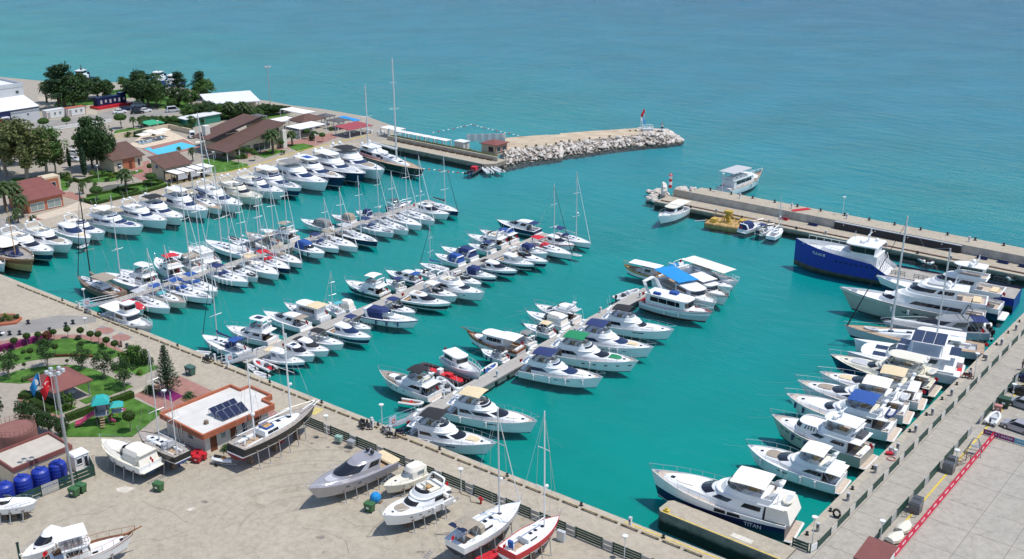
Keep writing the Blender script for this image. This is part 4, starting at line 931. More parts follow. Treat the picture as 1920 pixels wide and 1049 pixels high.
# ---------------------------------------------------------------- wooden cabin boat (gulet, trawler, fishing and excursion boats)
def cabin_boat(label,pos,name='cabin_boat',hm=None,deckm=None,cab=(.25,.62),capm=None,cwall=None,hh=2.0,awn=None,awnx=None,awnz=None,upper=None,B=None,rim=None,sprit=0,railm=None,mast=None,mtop=None,group=None,
   z=0.0,lines=True,fend=None,nwin=4,win=None,deckhouse_w=.34,cat='boat',fb=None,fs=None,rail_t=(.05,1.0),cock_floor=None,vis=None,foredeck=True,awn_arch=.06,wheelhouse=None,rakef=.02):
 loc,rz,L = pos;B = B or (.22*L+1.2);b = Boat(name,label,cat,loc,rz,L,B,group,z);win = win or GLASS
 hm = hm or (REDANTI,WHITE,WHITE,WHITE)
 fs = fs or .055*L+.55;fb = fb or .10*L+.85
 b.hull(fs,fb,.05*L,hm,rake=.10,p=2.2,sw=.80,flare=.25,tm=.40,bul=.32,deck=deckm or TEAK,rim=rim or WOOD,sheer=2.3,band=None)
 W_ = cwall or WHITE;zd = b.dz(cab[0]*L)
 z0 = lambda x: b.dz(x)-.1
 x0,x1 = cab[0]*L,cab[1]*L
 ws = [(1,1+i*2,3+i*2 if 3+i*2 <= 8 else 8,True,'side_window',win,.08,.92) for i in range(4)][:nwin]
 b.stack('deckhouse',[(z0,x0,x1+.02*L,deckhouse_w*B,.10*L,3.5),(zd+.45*hh,x0,x1,deckhouse_w*B,.10*L,3.5),(zd+.86*hh,x0,x1-rakef*L,.97*deckhouse_w*B,.09*L,3.5),(zd+hh,x0-.01*L,x1-rakef*L,.95*deckhouse_w*B,.09*L,3.5)],W_,8,5,wins=ws+[(1,10,0,False,'windscreen',win,.08,.92)])
 b.slab('cabin_roof',x0-.02*L,x1+.015*L,(deckhouse_w+.04)*B,zd+hh,.10,capm or WHITE,.10*L)
 zr = zd+hh+.1
 if foredeck:
  b.stack('fore_cabin',[(z0,x1-.02*L,x1+.20*L,.25*B,.12*L),(lambda x: b.dz(x)+.35,x1-.02*L,x1+.18*L,.21*B,.11*L)],W_,4,4,wins=[(0,1,4,True,'cabin_window',win,.25,.75)])
 if wheelhouse:
  a,c = wheelhouse;b.stack('wheelhouse',[(zr-.02,a*L,c*L,.26*B,.05*L,3),(zr+.6,a*L,c*L,.255*B,.05*L,3),(zr+1.45,a*L,c*L-.1,.245*B,.05*L,3),(zr+1.6,a*L,c*L,.25*B,.05*L,3)],W_,6,4,wins=[(1,1,3,True,'side_window',win),(1,3,5,True,'side_window',win),(1,6,0,False,'windscreen',win)])
 if upper:                                                # rails round an open upper deck
  a,c = upper;g = MB();w = (deckhouse_w+.02)*B
  pts = [(a*L,w),(c*L,w),(c*L,-w),(a*L,-w),(a*L,w)]
  for hz in (.45,.9): g.tube([(x,y,zr+hz) for x,y in pts],.03,railm or WHITE,4)
  for i in range(10):
   for sd in (1,-1): x = lerp(a*L,c*L,i/9);g.tube([(x,sd*w,zr-.02),(x,sd*w,zr+.9)],.025,railm or WHITE,4)
  b.part('upper_rail',g)
  for i in range(4): b.seat(lerp(a*L,c*L,.15+.2*i),lerp(a*L,c*L,.25+.2*i),-.22*B,.22*B,zr,.42,WHITEC,'bench')
 if awn:
  a,c = awnx or (.06,.5);zz = zd+(awnz or hh+.15);b.canopy('awning',a*L,c*L,.42*B,zz,awn,awn_arch,.06,fs)
 if mast:
  mx = mast*L;H = None
  if mtop: wx = loc[0]+(mx-L/2)*math.cos(rz);wy = loc[1]+(mx-L/2)*math.sin(rz);H = height_at(wx,wy,mtop)-z
  H = H or 1.0*L;g = MB();g.tube([(mx,0,b.dz(mx)),(mx-.02*H,0,H)],.10,PALEWOOD if hm[3] in (WOOD,PALEWOOD) else WHITE,6,.06);b.part('mast',g)
  g = MB();g.tube([(mx-.02*H,0,H),(L,0,fb)],.016,STEEL,3)
  for sd in (1,-1): g.tube([(mx-.02*H,0,H),(mx-.4,sd*.45*B,b.dz(mx))],.016,STEEL,3)
  b.part('shrouds',g)
 if sprit:
  g = MB();g.tube([(L-.12*L,0,fb-.1),(L+sprit,0,fb+.45)],.12,rim or WOOD,5,.07);b.part('bowsprit',g)
 b.rail(rail_t[0],rail_t[1],.72,railm,1.1,'deck_rail',.03,overhang=.1 if not sprit else .3)
 g = MB();g.rbox(0.02*L,.06*L,-.35*B,.35*B,fs-.3,fs+.25,W_,.1);b.part('stern_bench',g)
 b.hatch(.86*L,0,.5);
 if fend: b.fenders(fend)
 if lines: b.moor(.3*L)
 b.flag(.03*L,fs+.2)
 b.zr = zr;b.zd = zd
 return b
# ================================================================ THE FLEET
def pos(kindn,f,bx,by,sx,sy,f2=None,zoff=0.0):
 k = dict(fly=(.078,.85,.4),cru=(.075,.72,.35),sail=(.045,.80,.8),cab=(.10,.85,.9),rib=(.02,.25,.3),ship=(.10,.9,.5))[kindn]
 a = px(f,bx,by);c = px(f2 or f,sx,sy);L = 12.0
 for _ in range(8):
  b = P(*a,k[0]*L+k[1]+zoff);e = P(*c,k[2]+zoff);L = math.hypot(b.x-e.x,b.y-e.y)
 return ((b.x+e.x)/2,(b.y+e.y)/2),math.atan2(b.y-e.y,b.x-e.x),L
# ---- row along the garden quay, from the left edge of the picture
GQ = 'yachts moored stern-to along the garden quay'
def gq(i): return f', {ORD[i]} from left along garden quay'
rows = [
dict(t='cab',c=('A5',300,985,-60,850),look='wooden gulet with varnished hull and cream cabin roof',k=dict(name='gulet',hm=(BLKANTI,BLKANTI,PALEWOOD,WOOD),deckm=GTEAK,rim=PALEWOOD,cab=(.18,.52),capm=SANDC,cwall=NAVY,mast=.62,mtop=387,hh=1.8,cat='gulet')),
dict(t='fly',c=('A5',480,910,120,790),look='white flybridge yacht with dark navy hull',k=dict(hull='navylow',domes=1,long_fly=True)),
dict(t='fly',c=('A5',645,850,300,725),look='white flybridge yacht with plain white foredeck',k=dict(domes=2)),
dict(t='cru',c=('A5',810,795,530,690),look='white hard-top cruiser with tan foredeck pad',k=dict(hard=True,pad=BEIGEC,win=BGLASS,cat='yacht')),
dict(t='fly',c=('A5',940,745,660,645),look='small white flybridge yacht with purple-dark windscreen',k=dict(win=BGLASS)),
dict(t='fly',c=('A5',1283,690,890,605),look='white flybridge yacht with cream bimini and blue foredeck glass',k=dict(can='bimini',canm=SANDC,pad=NAVYC,win=BGLASS,domes=1)),
dict(t='fly',c=('A5',1495,635,1090,500),look='broad white flybridge yacht without awning',k=dict(win=BGLASS,domes=2,fend=(.5,))),
dict(t='fly',c=('A5',1637,610,1320,470),look='white flybridge yacht with black bimini and navy waterline',k=dict(can='bimini',canm=BLACKC,hull='navystripe',win=BGLASS)),
dict(t='fly',c=('A5',1860,545,1470,395),look='tall white yacht with hard top and two satellite domes',k=dict(can='hardtop',domes=2,cab=1.2,win=BGLASS)),
dict(t='sail',c=('A6',172,632,-100,500),look='white sailing yacht with navy sail cover and wooden foredeck',k=dict(deckm=TEAK,sailc=NAVYC,hood=NAVYC,mtop=212)),
dict(t='fly',c=('A6',350,590,10,440),look='white flybridge yacht with small dark windscreen',k=dict(domes=1,win=BGLASS)),
dict(t='fly',c=('A6',538,525,150,375),look='cream-white flybridge yacht with long smooth foredeck',k=dict(win=GLASS,bodym=CREAM,hull='cream',domes=2)),
dict(t='fly',c=('A6',742,475,330,350),look='white flybridge yacht with wide purple-tinted windscreen',k=dict(win=BGLASS,domes=2,fend=(.7,))),
dict(t='fly',c=('A6',885,440,470,300),look='white flybridge yacht with navy hull and hard top',k=dict(hull='navylow',can='hardtop',win=BGLASS,pad=MGREY)),
dict(t='fly',c=('A6',1120,390,640,240),look='large white yacht with grey flybridge awning',k=dict(can='bimini',canm=GREYC,win=BGLASS,cab=1.15,domes=0)),
dict(t='fly',c=('A6',1272,350,800,205),look='dark-hulled yacht with blue hard top and teak bow',k=dict(hull='navy',can='hardtop',top=BLUEC,canm=WHITE,pad=TAUPEC,win=BGLASS)),
dict(t='fly',c=('A6',1460,312,985,155),look='navy-hulled white yacht with two domes and grey foredeck',k=dict(hull='navy',can='hardtop',domes=2,pad=LGREYC,win=BGLASS)),
dict(t='fly',c=('A6',1625,282,1180,115),look='largest white yacht with black awning over the flybridge',k=dict(can='bimini',canm=BLACKC,win=BGLASS,domes=2,cab=1.1)),
]
def pos_q(kindn,f,bx,by,sx,sy,f2=None,xq=None,want=0.0,side=1):
 # bow from the photograph, heading from bow and stern, stern brought to the quay or pontoon edge it lies at
 k = dict(fly=(.078,.85,3.0),cru=(.075,.72,1.6),sail=(.045,.80,1.3),cab=(.10,.85,1.8))[kindn]
 if side < 0: k = (k[0],k[1],.5)
 a = px(f,bx,by);c = px(f2 or f,sx,sy);L = 12.0
 for _ in range(12):
  b = P(*a,k[0]*L+k[1]);e = P(*c,k[2]);h = math.atan2(b.y-e.y,b.x-e.x)
  d = (h-want+math.pi) % (2*math.pi)-math.pi;h = want+max(-.22,min(.22,d*.7))
  L = (b.x-xq(b.y))/math.cos(h);L = max(4.5,L)
 return (b.x-math.cos(h)*L/2,b.y-math.sin(h)*L/2),h,L
def make(r,label,group,q=None):
 f = r['c'];f2 = f[5] if len(f) > 5 else None
 p = pos(r['t'],*f[:5],f2=f2) if q is None or r.get('free') else pos_q(r['t'],*f[:5],f2=f2,xq=q[0],want=q[1],side=q[2])
 fn = dict(fly=fly_yacht,cru=cruiser,sail=sail_yacht,cab=cabin_boat,rib=dinghy)[r['t']]
 return fn(label,p,group=group,**r.get('k',{}))
for r in rows:
 if r['t'] == 'fly': r['k']['low'] = .82
for i,r in enumerate(rows): make(r,r['look']+gq(i),GQ,(lambda y: -219.6-max(0,y-150)*.08,R(-4),1))
# big black ketch at the end of the garden quay
kt = sail_yacht('big black-hulled ketch with white deckhouse, red trim and two tall masts',pos('sail','A3',690,640,110,500,zoff=.6),name='ketch',hull='black',deckm=TEAK,mtop=110,mt=.60,mizz=.16,mizt=160,stripe=GTEAK,B=6.2,boom=True,sailc=WHITEC,house=1.2,spread=3,gen='wire')
L = kt.L
kt.stack('deckhouse',[(1.2,.10*L,.46*L,2.2,.10*L),(2.3,.10*L,.45*L,2.15,.09*L),(3.1,.10*L,.42*L,2.0,.08*L),(3.3,.09*L,.42*L,2.1,.08*L)],WHITE,8,5,wins=[(1,1,4,True,'side_window',GLASS),(1,4,7,True,'side_window',GLASS),(1,9,0,False,'windscreen',GLASS)])
kt.stack('upper_house',[(3.25,.14*L,.34*L,1.8,.06*L),(4.2,.14*L,.31*L,1.7,.05*L),(4.3,.12*L,.32*L,1.9,.05*L)],WHITE,5,4,wins=[(0,1,4,True,'side_window',GLASS,.4,.9)])
g = MB()
for sd in (1,-1): g.tube([(.06*L,sd*2.55,2.15),(.3*L,sd*2.75,2.15),(.5*L,sd*2.8,2.2)],.09,RED,4)
kt.part('red_rail',g);kt.dome(.12*L,1.2,4.3,.6);kt.dome(.12*L,-1.2,4.3,.5)
# ---- pontoons
PN = dict(a='leftmost pontoon',b='middle pontoon',c='nearest pontoon')
PL = dict(a=(-169.9,90.5,-172.6,179,1.25),b=(-130.9,91.5,-134.6,175.5,1.3),c=(-96.0,94.3,-98.8,160.5,1.35))
def run(rows,side,p,group):
 x0,y0,x1,y1,w = PL[p];sg = 1 if side == 'right' else -1
 q = ((lambda y: x0+(x1-x0)*(y-y0)/(y1-y0)+sg*(w+.5)),R(2) if sg > 0 else R(182),sg)
 for i,r in enumerate(rows): make(r,r['look']+f', {ORD[i]} from shore, {side} side of {PN[p]}',group,q)
# left pontoon, far (left) side, bows pointing to the garden quay
run([
dict(t='sail',c=('A7',212,418,600,600),look='brown wooden yacht with black mast',k=dict(hull='brown',deckm=BROWNW,mtop=352,mt=.66,mastm=BLACK,gen=BLACKC,awning=TAUPEC,sailc=TAUPEC,stripe=BROWNW,house=.9)),
dict(t='sail',c=('A7',467,385,850,525),look='long white sailing yacht with flush deck',k=dict(mtop=366,mt=.62,gen='wire',fend=None)),
dict(t='fly',c=('A7',590,355,930,500),look='white flybridge yacht with white hard top',k=dict(can='hardtop',lines=False)),
dict(t='fly',c=('A7',915,250,1090,455),look='white flybridge boat with a red bimini',k=dict(can='bimini',canm=REDC,lines=False,arch=False)),
dict(t='cru',c=('A7',1040,190,1300,390),look='white motor boat with taupe awning',k=dict(can='bimini',canm=TAUPEC,arch=True)),
dict(t='cab',c=('A7',1200,140,1400,340),look='white trawler with upper deck and red lettering',k=dict(cab=(.25,.65),upper=(.2,.6),hh=1.7,railm=WHITE,rim=WHITE,deckm=WHITE)),
dict(t='sail',c=('A7',1355,92,1720,235),look='white sailing yacht with dark deck hatches',k=dict(mt=.6,mtop=314)),
dict(t='sail',c=('A8',100,318,330,425),look='white sailing yacht with grey sprayhood',k=dict(hood=GREYC,canm=GREYC,mtop=352)),
dict(t='sail',c=('A8',225,283,460,400),look='wooden-decked sailing yacht with taupe awning',k=dict(hull='cream',deckm=GTEAK,canm=TAUPEC,hood=TAUPEC,mtop=338)),
dict(t='fly',c=('A8',352,262,640,350),look='large white motor yacht carrying a covered tender',k=dict(tender=WHITEC,domes=0,lines=False,can='bimini',canm=TAUPEC)),
dict(t='cru',c=('A8',625,192,865,270),look='white motor boat with grey-brown canvas hood',k=dict(can='camper',canm=GREYC,arch=False)),
dict(t='cru',c=('A8',845,162,1035,215),look='white motor boat with beige hood, red stripe',k=dict(can='camper',canm=TAUPEC,arch=False,stripe=RED)),
dict(t='cru',c=('A8',1020,135,1165,185),look='small white motor boat with navy canopy',k=dict(can='camper',canm=NAVYC)),
dict(t='cru',free=1,c=('A8',1420,62,1245,128),look='white motor boat pointing outwards',k=dict(can='bimini',canm=DGREY,ob=True)),
],'left','a','boats on the left side of the leftmost pontoon')
run([
dict(t='sail',c=('A7',1045,708,770,615),look='white sailing yacht with light grey sprayhood',k=dict(hood=LGREYC,canm=LGREYC,fend=(.5,.6),mtop=466)),
dict(t='sail',c=('A7',1190,658,950,575),look='old beige sailing yacht with blue cockpit cover',k=dict(hull='cream',deckm=GTEAK,hood=TEALC,canm=BLUEC,mtop=460)),
dict(t='sail',c=('A7',1425,618,1110,525),look='white sailing yacht with blue covers',k=dict(hood=BLUEC,canm=BLUEC,sailc=BLUEC,mtop=345,fend=(.6,))),
dict(t='sail',c=('A7',1470,558,1230,450),look='white sailing yacht with blue bimini and sprayhood',k=dict(canm=BLUEC,hood=BLUEC,mtop=330)),
dict(t='sail',c=('A7',1745,473,1475,385),look='white sailing yacht with navy sprayhood',k=dict(hood=NAVYC,canm=NAVYC,fend=(.4,.5,.6,.7),mtop=350)),
dict(t='sail',c=('A7',1830,432,1640,345),look='small white sailing yacht with dark sprayhood',k=dict(hood=BLACKC,mtop=345)),
dict(t='sail',c=('A8',470,592,250,485),look='white sailing yacht with tan sprayhood',k=dict(hood=SANDC,canm=BEIGEC,mtop=330)),
dict(t='sail',c=('A8',550,552,350,455),look='navy-hulled sailing yacht with red canvas',k=dict(hull='navy',hood=REDC,canm=REDC,sailc=REDC,mtop=336)),
dict(t='sail',c=('A8',638,512,455,425),look='white sailing yacht with wooden toe rail',k=dict(stripe=TEAK,hood=TAUPEC,canm=TAUPEC,mtop=312)),
dict(t='cru',c=('A8',797,438,625,360),look='small white motor boat with blue hood',k=dict(can='camper',canm=BLUEC,arch=False,fend=(.4,.6))),
dict(t='sail',c=('A8',900,407,700,325),look='white sailing yacht with navy bimini',k=dict(canm=NAVYC,hood=NAVYC,mtop=370)),
dict(t='sail',c=('A8',1035,397,785,295),look='white sailing yacht with tan sail cover',k=dict(sailc=TAUPEC,stripe=TEAK,mtop=352,canm=TAUPEC)),
dict(t='sail',c=('A8',1178,357,915,265),look='navy-hulled racing yacht with grey sprayhood',k=dict(hull='navy',hood=LGREYC,mtop=330,gen='wire',canm=LGREYC)),
dict(t='sail',c=('A8',1293,292,1075,222),look='white sailing yacht, navy bimini, many fenders',k=dict(canm=NAVYC,hood=NAVYC,fend=(.3,.45,.6),mtop=308)),
dict(t='sail',c=('A8',1398,277,1180,190),look='white sailing yacht with navy-rimmed white sprayhood',k=dict(hood=LGREYC,canm=GREYC,mtop=322)),
dict(t='sail',c=('A8',1493,242,1290,155),look='white sailing yacht with pale grey hood',k=dict(hood=LGREYC,mtop=295)),
dict(t='sail',c=('A8',1585,207,1385,122),look='white sailing yacht with bare deck',k=dict(mtop=293)),
dict(t='cru',c=('A8',1690,157,1425,90),look='white hardtop boat with dark side windows',k=dict(hard=True,sunroof=GLASS)),
dict(t='sail',c=('A8',1755,142,1565,68),look='navy sailing yacht with black sail cover',k=dict(hull='navy',sailc=BLACKC,mtop=291,gen=BLACKC)),
],'right','a','boats on the right side of the leftmost pontoon')
# middle pontoon, left side
run([
dict(t='sail',c=('A7',1328,940,740,160,'B3'),look='white sailing yacht with blue bimini',k=dict(canm=BLUEC,hood=NAVYC,sailc=NAVYC,mtop=497,mt=.62,gen=BLACKC,fend=(.4,.6),lines=False)),
dict(t='fly',c=('A8',92,955,430,1045),look='trawler yacht with solar panels on top',k=dict(can='hardtop',top=SOLAR,hull='white',cab=1.1,lines=False,fend=(.4,.6))),
dict(t='cru',c=('A8',358,850,705,975),look='white coupe yacht with sloping windscreen',k=dict(hard=True,cat='yacht',can='b',canm=TAUPEC)),
dict(t='cab',c=('A8',505,788,830,925),look='white trawler with tan canvas at stern',k=dict(cab=(.10,.62),cwall=WHITE,awn=BEIGEC,awnx=(.05,.34),hh=2.1,railm=STEEL,rim=WHITE,deckm=WHITE,lines=False)),
dict(t='sail',c=('A8',790,795,900,880),look='small sailing boat with turquoise sun canopy',k=dict(canm=TEALC,sailc=TEALC,mtop=508,mt=.5,lines=False)),
dict(t='cru',c=('A8',820,785,1065,840),look='small white cabin boat with beige hood',k=dict(can='camper',canm=SANDC,arch=False)),
dict(t='fly',c=('B5',30,553,365,668),look='white flybridge yacht with black hull band',k=dict(hull='blacklow',domes=0,fend=(.4,.6),can='bimini',canm=SANDC)),
dict(t='cru',c=('B5',320,545,428,622),look='small white boat with navy bimini',k=dict(can='bimini',canm=NAVYC)),
dict(t='cru',c=('B5',318,482,580,568),look='white coupe with navy hull, blue canvas',k=dict(hull='navylow',hard=True,can='b',canm=BLUEC)),
dict(t='cru',c=('B5',528,475,662,530),look='small open white motor boat',k=dict(can=None)),
dict(t='sail',c=('B5',560,432,758,490),look='white sailing yacht with blue boom cover',k=dict(sailc=BLUEC,mtop=422,mt=.60,gen=BLACKC)),
dict(t='cru',c=('B5',670,362,880,445),look='white motor boat with bright blue hood',k=dict(can='camper',canm=BLUEC)),
dict(t='cru',c=('B5',715,312,965,405),look='white motor boat with navy hood, arch',k=dict(can='camper',canm=NAVYC)),
dict(t='cru',c=('B5',905,292,1095,345),look='white motor boat with navy bimini',k=dict(can='bimini',canm=NAVYC)),
dict(t='fly',c=('B5',900,222,1190,310),look='white flybridge boat with pointed bow',k=dict(domes=0)),
dict(t='fly',c=('B5',990,192,1262,285),look='white flybridge boat with blue canvas',k=dict(can='cover',canm=BLUEC,domes=0)),
dict(t='cru',c=('B5',1112,122,1395,210),look='navy cabin boat with navy stern enclosure',k=dict(hull='navy',hard=True,can='b',canm=NAVYC,tall=1.1)),
],'left','b','boats on the left side of the middle pontoon')
run([
dict(t='cru',c=('B3',1300,232,985,160),look='navy-hulled pilothouse boat with beige awning',k=dict(hull='navylow',hard=True,can='b',canm=BEIGEC,tall=1.15,win=LGLASS)),
dict(t='cru',c=('B3',1385,178,1165,90),look='white hard-top boat with solar panel roof',k=dict(hard=True,sunroof=SOLAR)),
dict(t='cru',c=('B3',1515,132,1275,55),look='white motor boat with black wraparound windscreen',k=dict(hard=True,win=BLACKC,can='b',canm=BLACKC)),
dict(t='cru',c=('B3',1645,72,1420,0),look='white motor boat with black bimini',k=dict(can='bimini',canm=BLACKC)),
dict(t='cru',c=('A8',1130,1040,840,955),look='white coupe with blue waterline stripe',k=dict(hard=True,hull='navylow',win=BGLASS)),
dict(t='cru',c=('A8',1130,978,945,905),look='small white motor boat with navy bimini',k=dict(can='bimini',canm=NAVYC)),
dict(t='cru',c=('B5',550,842,203,805),look='long sports cruiser with navy hood',k=dict(can='camper',canm=NAVYC,pad=SANDC,stripe=NAVY,fend=(.3,.5,.7))),
dict(t='cru',c=('B5',530,785,350,708),look='small white boat with navy canopy',k=dict(can='bimini',canm=NAVYC)),
dict(t='cru',c=('B5',785,718,485,685),look='black-hulled white coupe with taupe roof panel',k=dict(hull='black',hard=True,sunroof=TAUPEC)),
dict(t='cru',c=('B5',832,668,600,590),look='white motor boat with white bimini',k=dict(can='bimini',canm=WHITEC)),
dict(t='fly',c=('B5',1025,642,725,525),look='white flybridge yacht with curved side windows',k=dict(fend=(.35,.5),domes=0)),
dict(t='cru',c=('B5',1003,582,840,500),look='white open boat tucked behind the flybridge yacht',k=dict(can=None)),
dict(t='cru',c=('B5',1112,532,885,465),look='white motor boat with navy cockpit hood',k=dict(can='camper',canm=NAVYC,hull='navylow')),
dict(t='cru',c=('B5',1260,487,1005,430),look='white hardtop boat, navy hull, black canvas',k=dict(hull='navylow',hard=True,can='b',canm=BLACKC)),
dict(t='cru',c=('B5',1380,442,1120,365),look='white hard-top boat with black hull band',k=dict(hull='black',hard=True,win=LGLASS)),
dict(t='cru',c=('B5',1480,422,1210,335),look='white open cruiser with navy lower hull',k=dict(hull='navylow')),
dict(t='cru',c=('B5',1480,362,1255,298),look='white motor boat with dark navy hood',k=dict(can='camper',canm=NAVYC)),
dict(t='sail',c=('B5',1655,372,1375,270),look='white sailing yacht with red sprayhood',k=dict(hood=REDC,canm=REDC,mtop=345,mt=.55,gen=BLACKC)),
dict(t='cru',c=('B5',1670,302,1420,228),look='white motor boat with dark red cockpit trim',k=dict(hard=True,stripe=REDC)),
dict(t='sail',c=('B5',1787,292,1480,188),look='tall white sailing yacht with navy sprayhood',k=dict(hood=NAVYC,canm=NAVYC,mtop=322,mt=.60)),
],'right','b','boats on the right side of the middle pontoon')
# nearest pontoon
run([
dict(t='fly',c=('B6',120,358,575,560),look='white flybridge yacht, black awnings, tan deck',k=dict(can='bimini',canm=BLACKC,aftcan=BLACKC,deckm=TAUPEC,pad=WHITEC,lines=False)),
dict(t='cru',c=('B6',845,205,1050,292),look='small white boat with black bimini',k=dict(can='bimini',canm=BLACKC,fend=(.4,.6))),
dict(t='cab',c=('B6',745,78,1140,228),look='wooden-trimmed trawler with bowsprit and white deckhouse',k=dict(hm=(BLKANTI,BLKANTI,WHITE,WOOD),deckm=TEAK,rim=WOOD,cab=(.25,.66),sprit=1.2,awn=WHITEC,awnx=(.04,.34),hh=1.9,lines=False)),
dict(t='cru',c=('B6',1020,80,1240,195),look='white open cruiser with dark grey bimini',k=dict(can='bimini',canm=GREYC)),
dict(t='cru',c=('B7',5,558,268,648),look='white cruiser with tan cockpit canopy',k=dict(can='bimini',canm=BEIGEC,fend=(.4,.6))),
dict(t='cru',c=('B7',25,468,352,595),look='cream cruiser fully canvassed in beige',k=dict(can='camper',canm=SANDC,bodym=WHITE)),
dict(t='fly',c=('B7',90,418,425,545),look='white flybridge boat with blue helm cover',k=dict(domes=1,can='cover',canm=WHITEC,tender=TUBE)),
],'left','c','boats on the left side of the nearest pontoon')
run([
dict(t='fly',c=('B6',955,882,365,760),look='white flybridge yacht, black bimini, tan foredeck',k=dict(can='bimini',canm=BLACKC,pad=BEIGEC,teak=False,ports=4,fend=(.3,))),
dict(t='fly',c=('B6',1250,722,680,600),look='white flybridge yacht with tan bimini',k=dict(can='bimini',canm=BEIGEC,teak=True,deckm=None,pad=SANDC,fend=(.2,.5))),
dict(t='fly',c=('B6',1720,408,1165,335),look='white flybridge yacht, navy bimini, navy windows',k=dict(can='bimini',canm=NAVYC,win=BGLASS,teak=True,fend=(.2,.4,.6,.8),pad=SANDC)),
dict(t='fly',c=('B7',830,825,300,735),look='white flybridge yacht with green bimini',k=dict(can='bimini',canm=GREENC,pad=GREENC,teak=True,ports=5,fend=(.5,))),
dict(t='fly',c=('B7',940,728,500,620),look='white flybridge yacht, navy bimini, tan mat',k=dict(can='bimini',canm=NAVYC,win=BGLASS,pad=BEIGEC,fend=(.5,.6))),
dict(t='fly',c=('B7',1085,603,650,512),look='white flybridge yacht, black bimini, plain bow',k=dict(can='bimini',canm=BLACKC,domes=0)),
],'right','c','boats on the right side of the nearest pontoon')
# excursion boats at the end of the nearest pontoon
X = cabin_boat('white excursion boat with red bow and red stern, wide white roof',pos('cab','B7',1360,475,865,400),name='excursion_boat',hm=(REDANTI,REDANTI,LGREY,WHITE),deckm=WHITE,rim=RED,cab=(.10,.70),hh=2.3,capm=WHITE,cat='excursion boat',fend=(.4,.6),railm=WHITE,rail_t=(.62,1.0),deckhouse_w=.40)
L = X.L;g = MB();zz = X.zr
g.loft([[(x-.35,y,q),(x+.35,y,q),(x+.35,y*1.03,q+.1),(x-.35,y*1.03,q+.1)] for x,y,q in [(.16*L,1.9,zz),(.10*L,1.85,zz+1.3),(.06*L,1.5,zz+1.9),(.06*L,-1.5,zz+1.9),(.10*L,-1.85,zz+1.3),(.16*L,-1.9,zz)]],WHITE,True,True);X.part('stern_arch',g)
X.seat(.20*L,.30*L,-1.6,-1.0,zz,.4,BLUEC,'rolled_canvas');X.seat(.36*L,.47*L,.2,1.3,zz,.45,BLUEC,'stacked_cushions')
g = MB();g.box(.02*L,.18*L,-.40*X.B,.40*X.B,X.fs+.3,X.fs+.36,REDC);X.part('red_stern_cushion',g)
cabin_boat('excursion boat with open frames and a bright blue sun awning',pos('cab','B7',1385,412,985,255),name='excursion_boat',cab=(.42,.72),hh=1.9,awn=SKYC,awnx=(.04,.52),awnz=2.5,railm=WHITE,rim=WHITE,deckm=TEAK,cat='excursion boat',upper=None,lines=False)
cabin_boat('white excursion boat with peaked white awning beside the blue-awning boat',pos('cab','B7',1475,362,1130,255),name='excursion_boat',cab=(.30,.70),hh=1.9,awn=WHITEC,awnx=(.28,.62),awnz=2.5,railm=WHITE,rim=WOOD,deckm=TEAK,cat='excursion boat',lines=False)
cruiser('white motor yacht with long pale foredeck between excursion boats',pos('cru','B7',1505,302,1200,220),cat='yacht',hard=True,can='b',canm=WHITEC,tall=1.1)
cabin_boat('white excursion boat with two cream awnings, outermost of the raft',pos('cab','B7',1545,255,1130,165),name='excursion_boat',cab=(.28,.48),hh=1.9,awn=SANDC,awnx=(.12,.85),awnz=2.5,railm=WHITE,rim=WHITE,deckm=WHITE,cat='excursion boat',lines=False)
cruiser('small boat under blue covers behind the excursion boats',pos('cru','B7',1150,115,1055,180),can='cover',canm=SKYC,lines=False)
cabin_boat('wooden gulet with white sun awnings left of the excursion boats',pos('cab','B7',725,135,1000,225),name='gulet',hm=(BLKANTI,BLKANTI,WHITE,PALEWOOD),deckm=TEAK,rim=PALEWOOD,cab=(.22,.50),hh=1.6,awn=WHITEC,awnx=(.05,.80),awnz=2.0,cat='gulet',lines=False,railm=PALEWOOD)
# ---- yachts along the right-hand quay
RQ = 'yachts moored along the right-hand quay'
T = fly_yacht('navy and white yacht with its name on the side, beside the finger pier',pos('fly','C6',185,335,1455,815),hull='navylow',split=.84,sslope=.45,fsx=1.55,can='bimini',canm=SANDC,teak=True,B=5.8,domes=1,tender=CREAM,fend=None,ports=0,lines=False,group=RQ,pad=SANDC,rails=True,cab=1.12,drop=True)
L = T.L;T.text('TITAN',.21,3.72,.72,WHITE,1)
for (a,c) in ((.30,.40),(.40,.49)):
 g = MB();v = []
 for t,k in ((a,4.15),(c-.01,4.15),(c-.015,4.75),(a,4.75)): q = T.hp(t,k);v.append((q[0],(q[1]+.03),q[2]))
 g.add(v,[(3,2,1,0)],GLASS);T.part('hull_window',g,T.hull_o)
cu = bpy.data.curves.new('lettering','FONT');cu.body = 'TITAN';cu.size = .5;cu.extrude = .01;cu.align_x = 'CENTER'
o = bpy.data.objects.new('lettering',cu);col.objects.link(o);me = bpy.data.meshes.new_from_object(o);bpy.data.objects.remove(o);me.materials.append(WHITE)
o = bpy.data.objects.new('lettering',me);col.objects.link(o);o.parent = T.hull_o;o.location = (T.hp(0,4.6)[0]-.06-L/2,1.6,T.fs*.72);o.rotation_euler = (math.pi/2,0,-math.pi/2)
cw = MB();cw.loft([[(.03*L,2.3,T.fs),(.03*L,-2.3,T.fs),(.19*L,-2.35,T.fs),(.19*L,2.35,T.fs)],[(.06*L,2.0,T.zr-.1),(.06*L,-2.0,T.zr-.1),(.19*L,-2.05,T.zr-.1),(.19*L,2.05,T.zr-.1)]],SANDC,True,True);T.part('aft_canvas_screen',cw)
fly_yacht('white flybridge yacht with cream top and raked black windows, nearest free of the finger pier',pos('fly','C6',1012,78,1862,425),can='bimini',canm=SANDC,domes=1,fend=(.2,.35,.55,.8),group=RQ,ports=3,aftcan=SANDC,B=4.9,fsx=1.15)
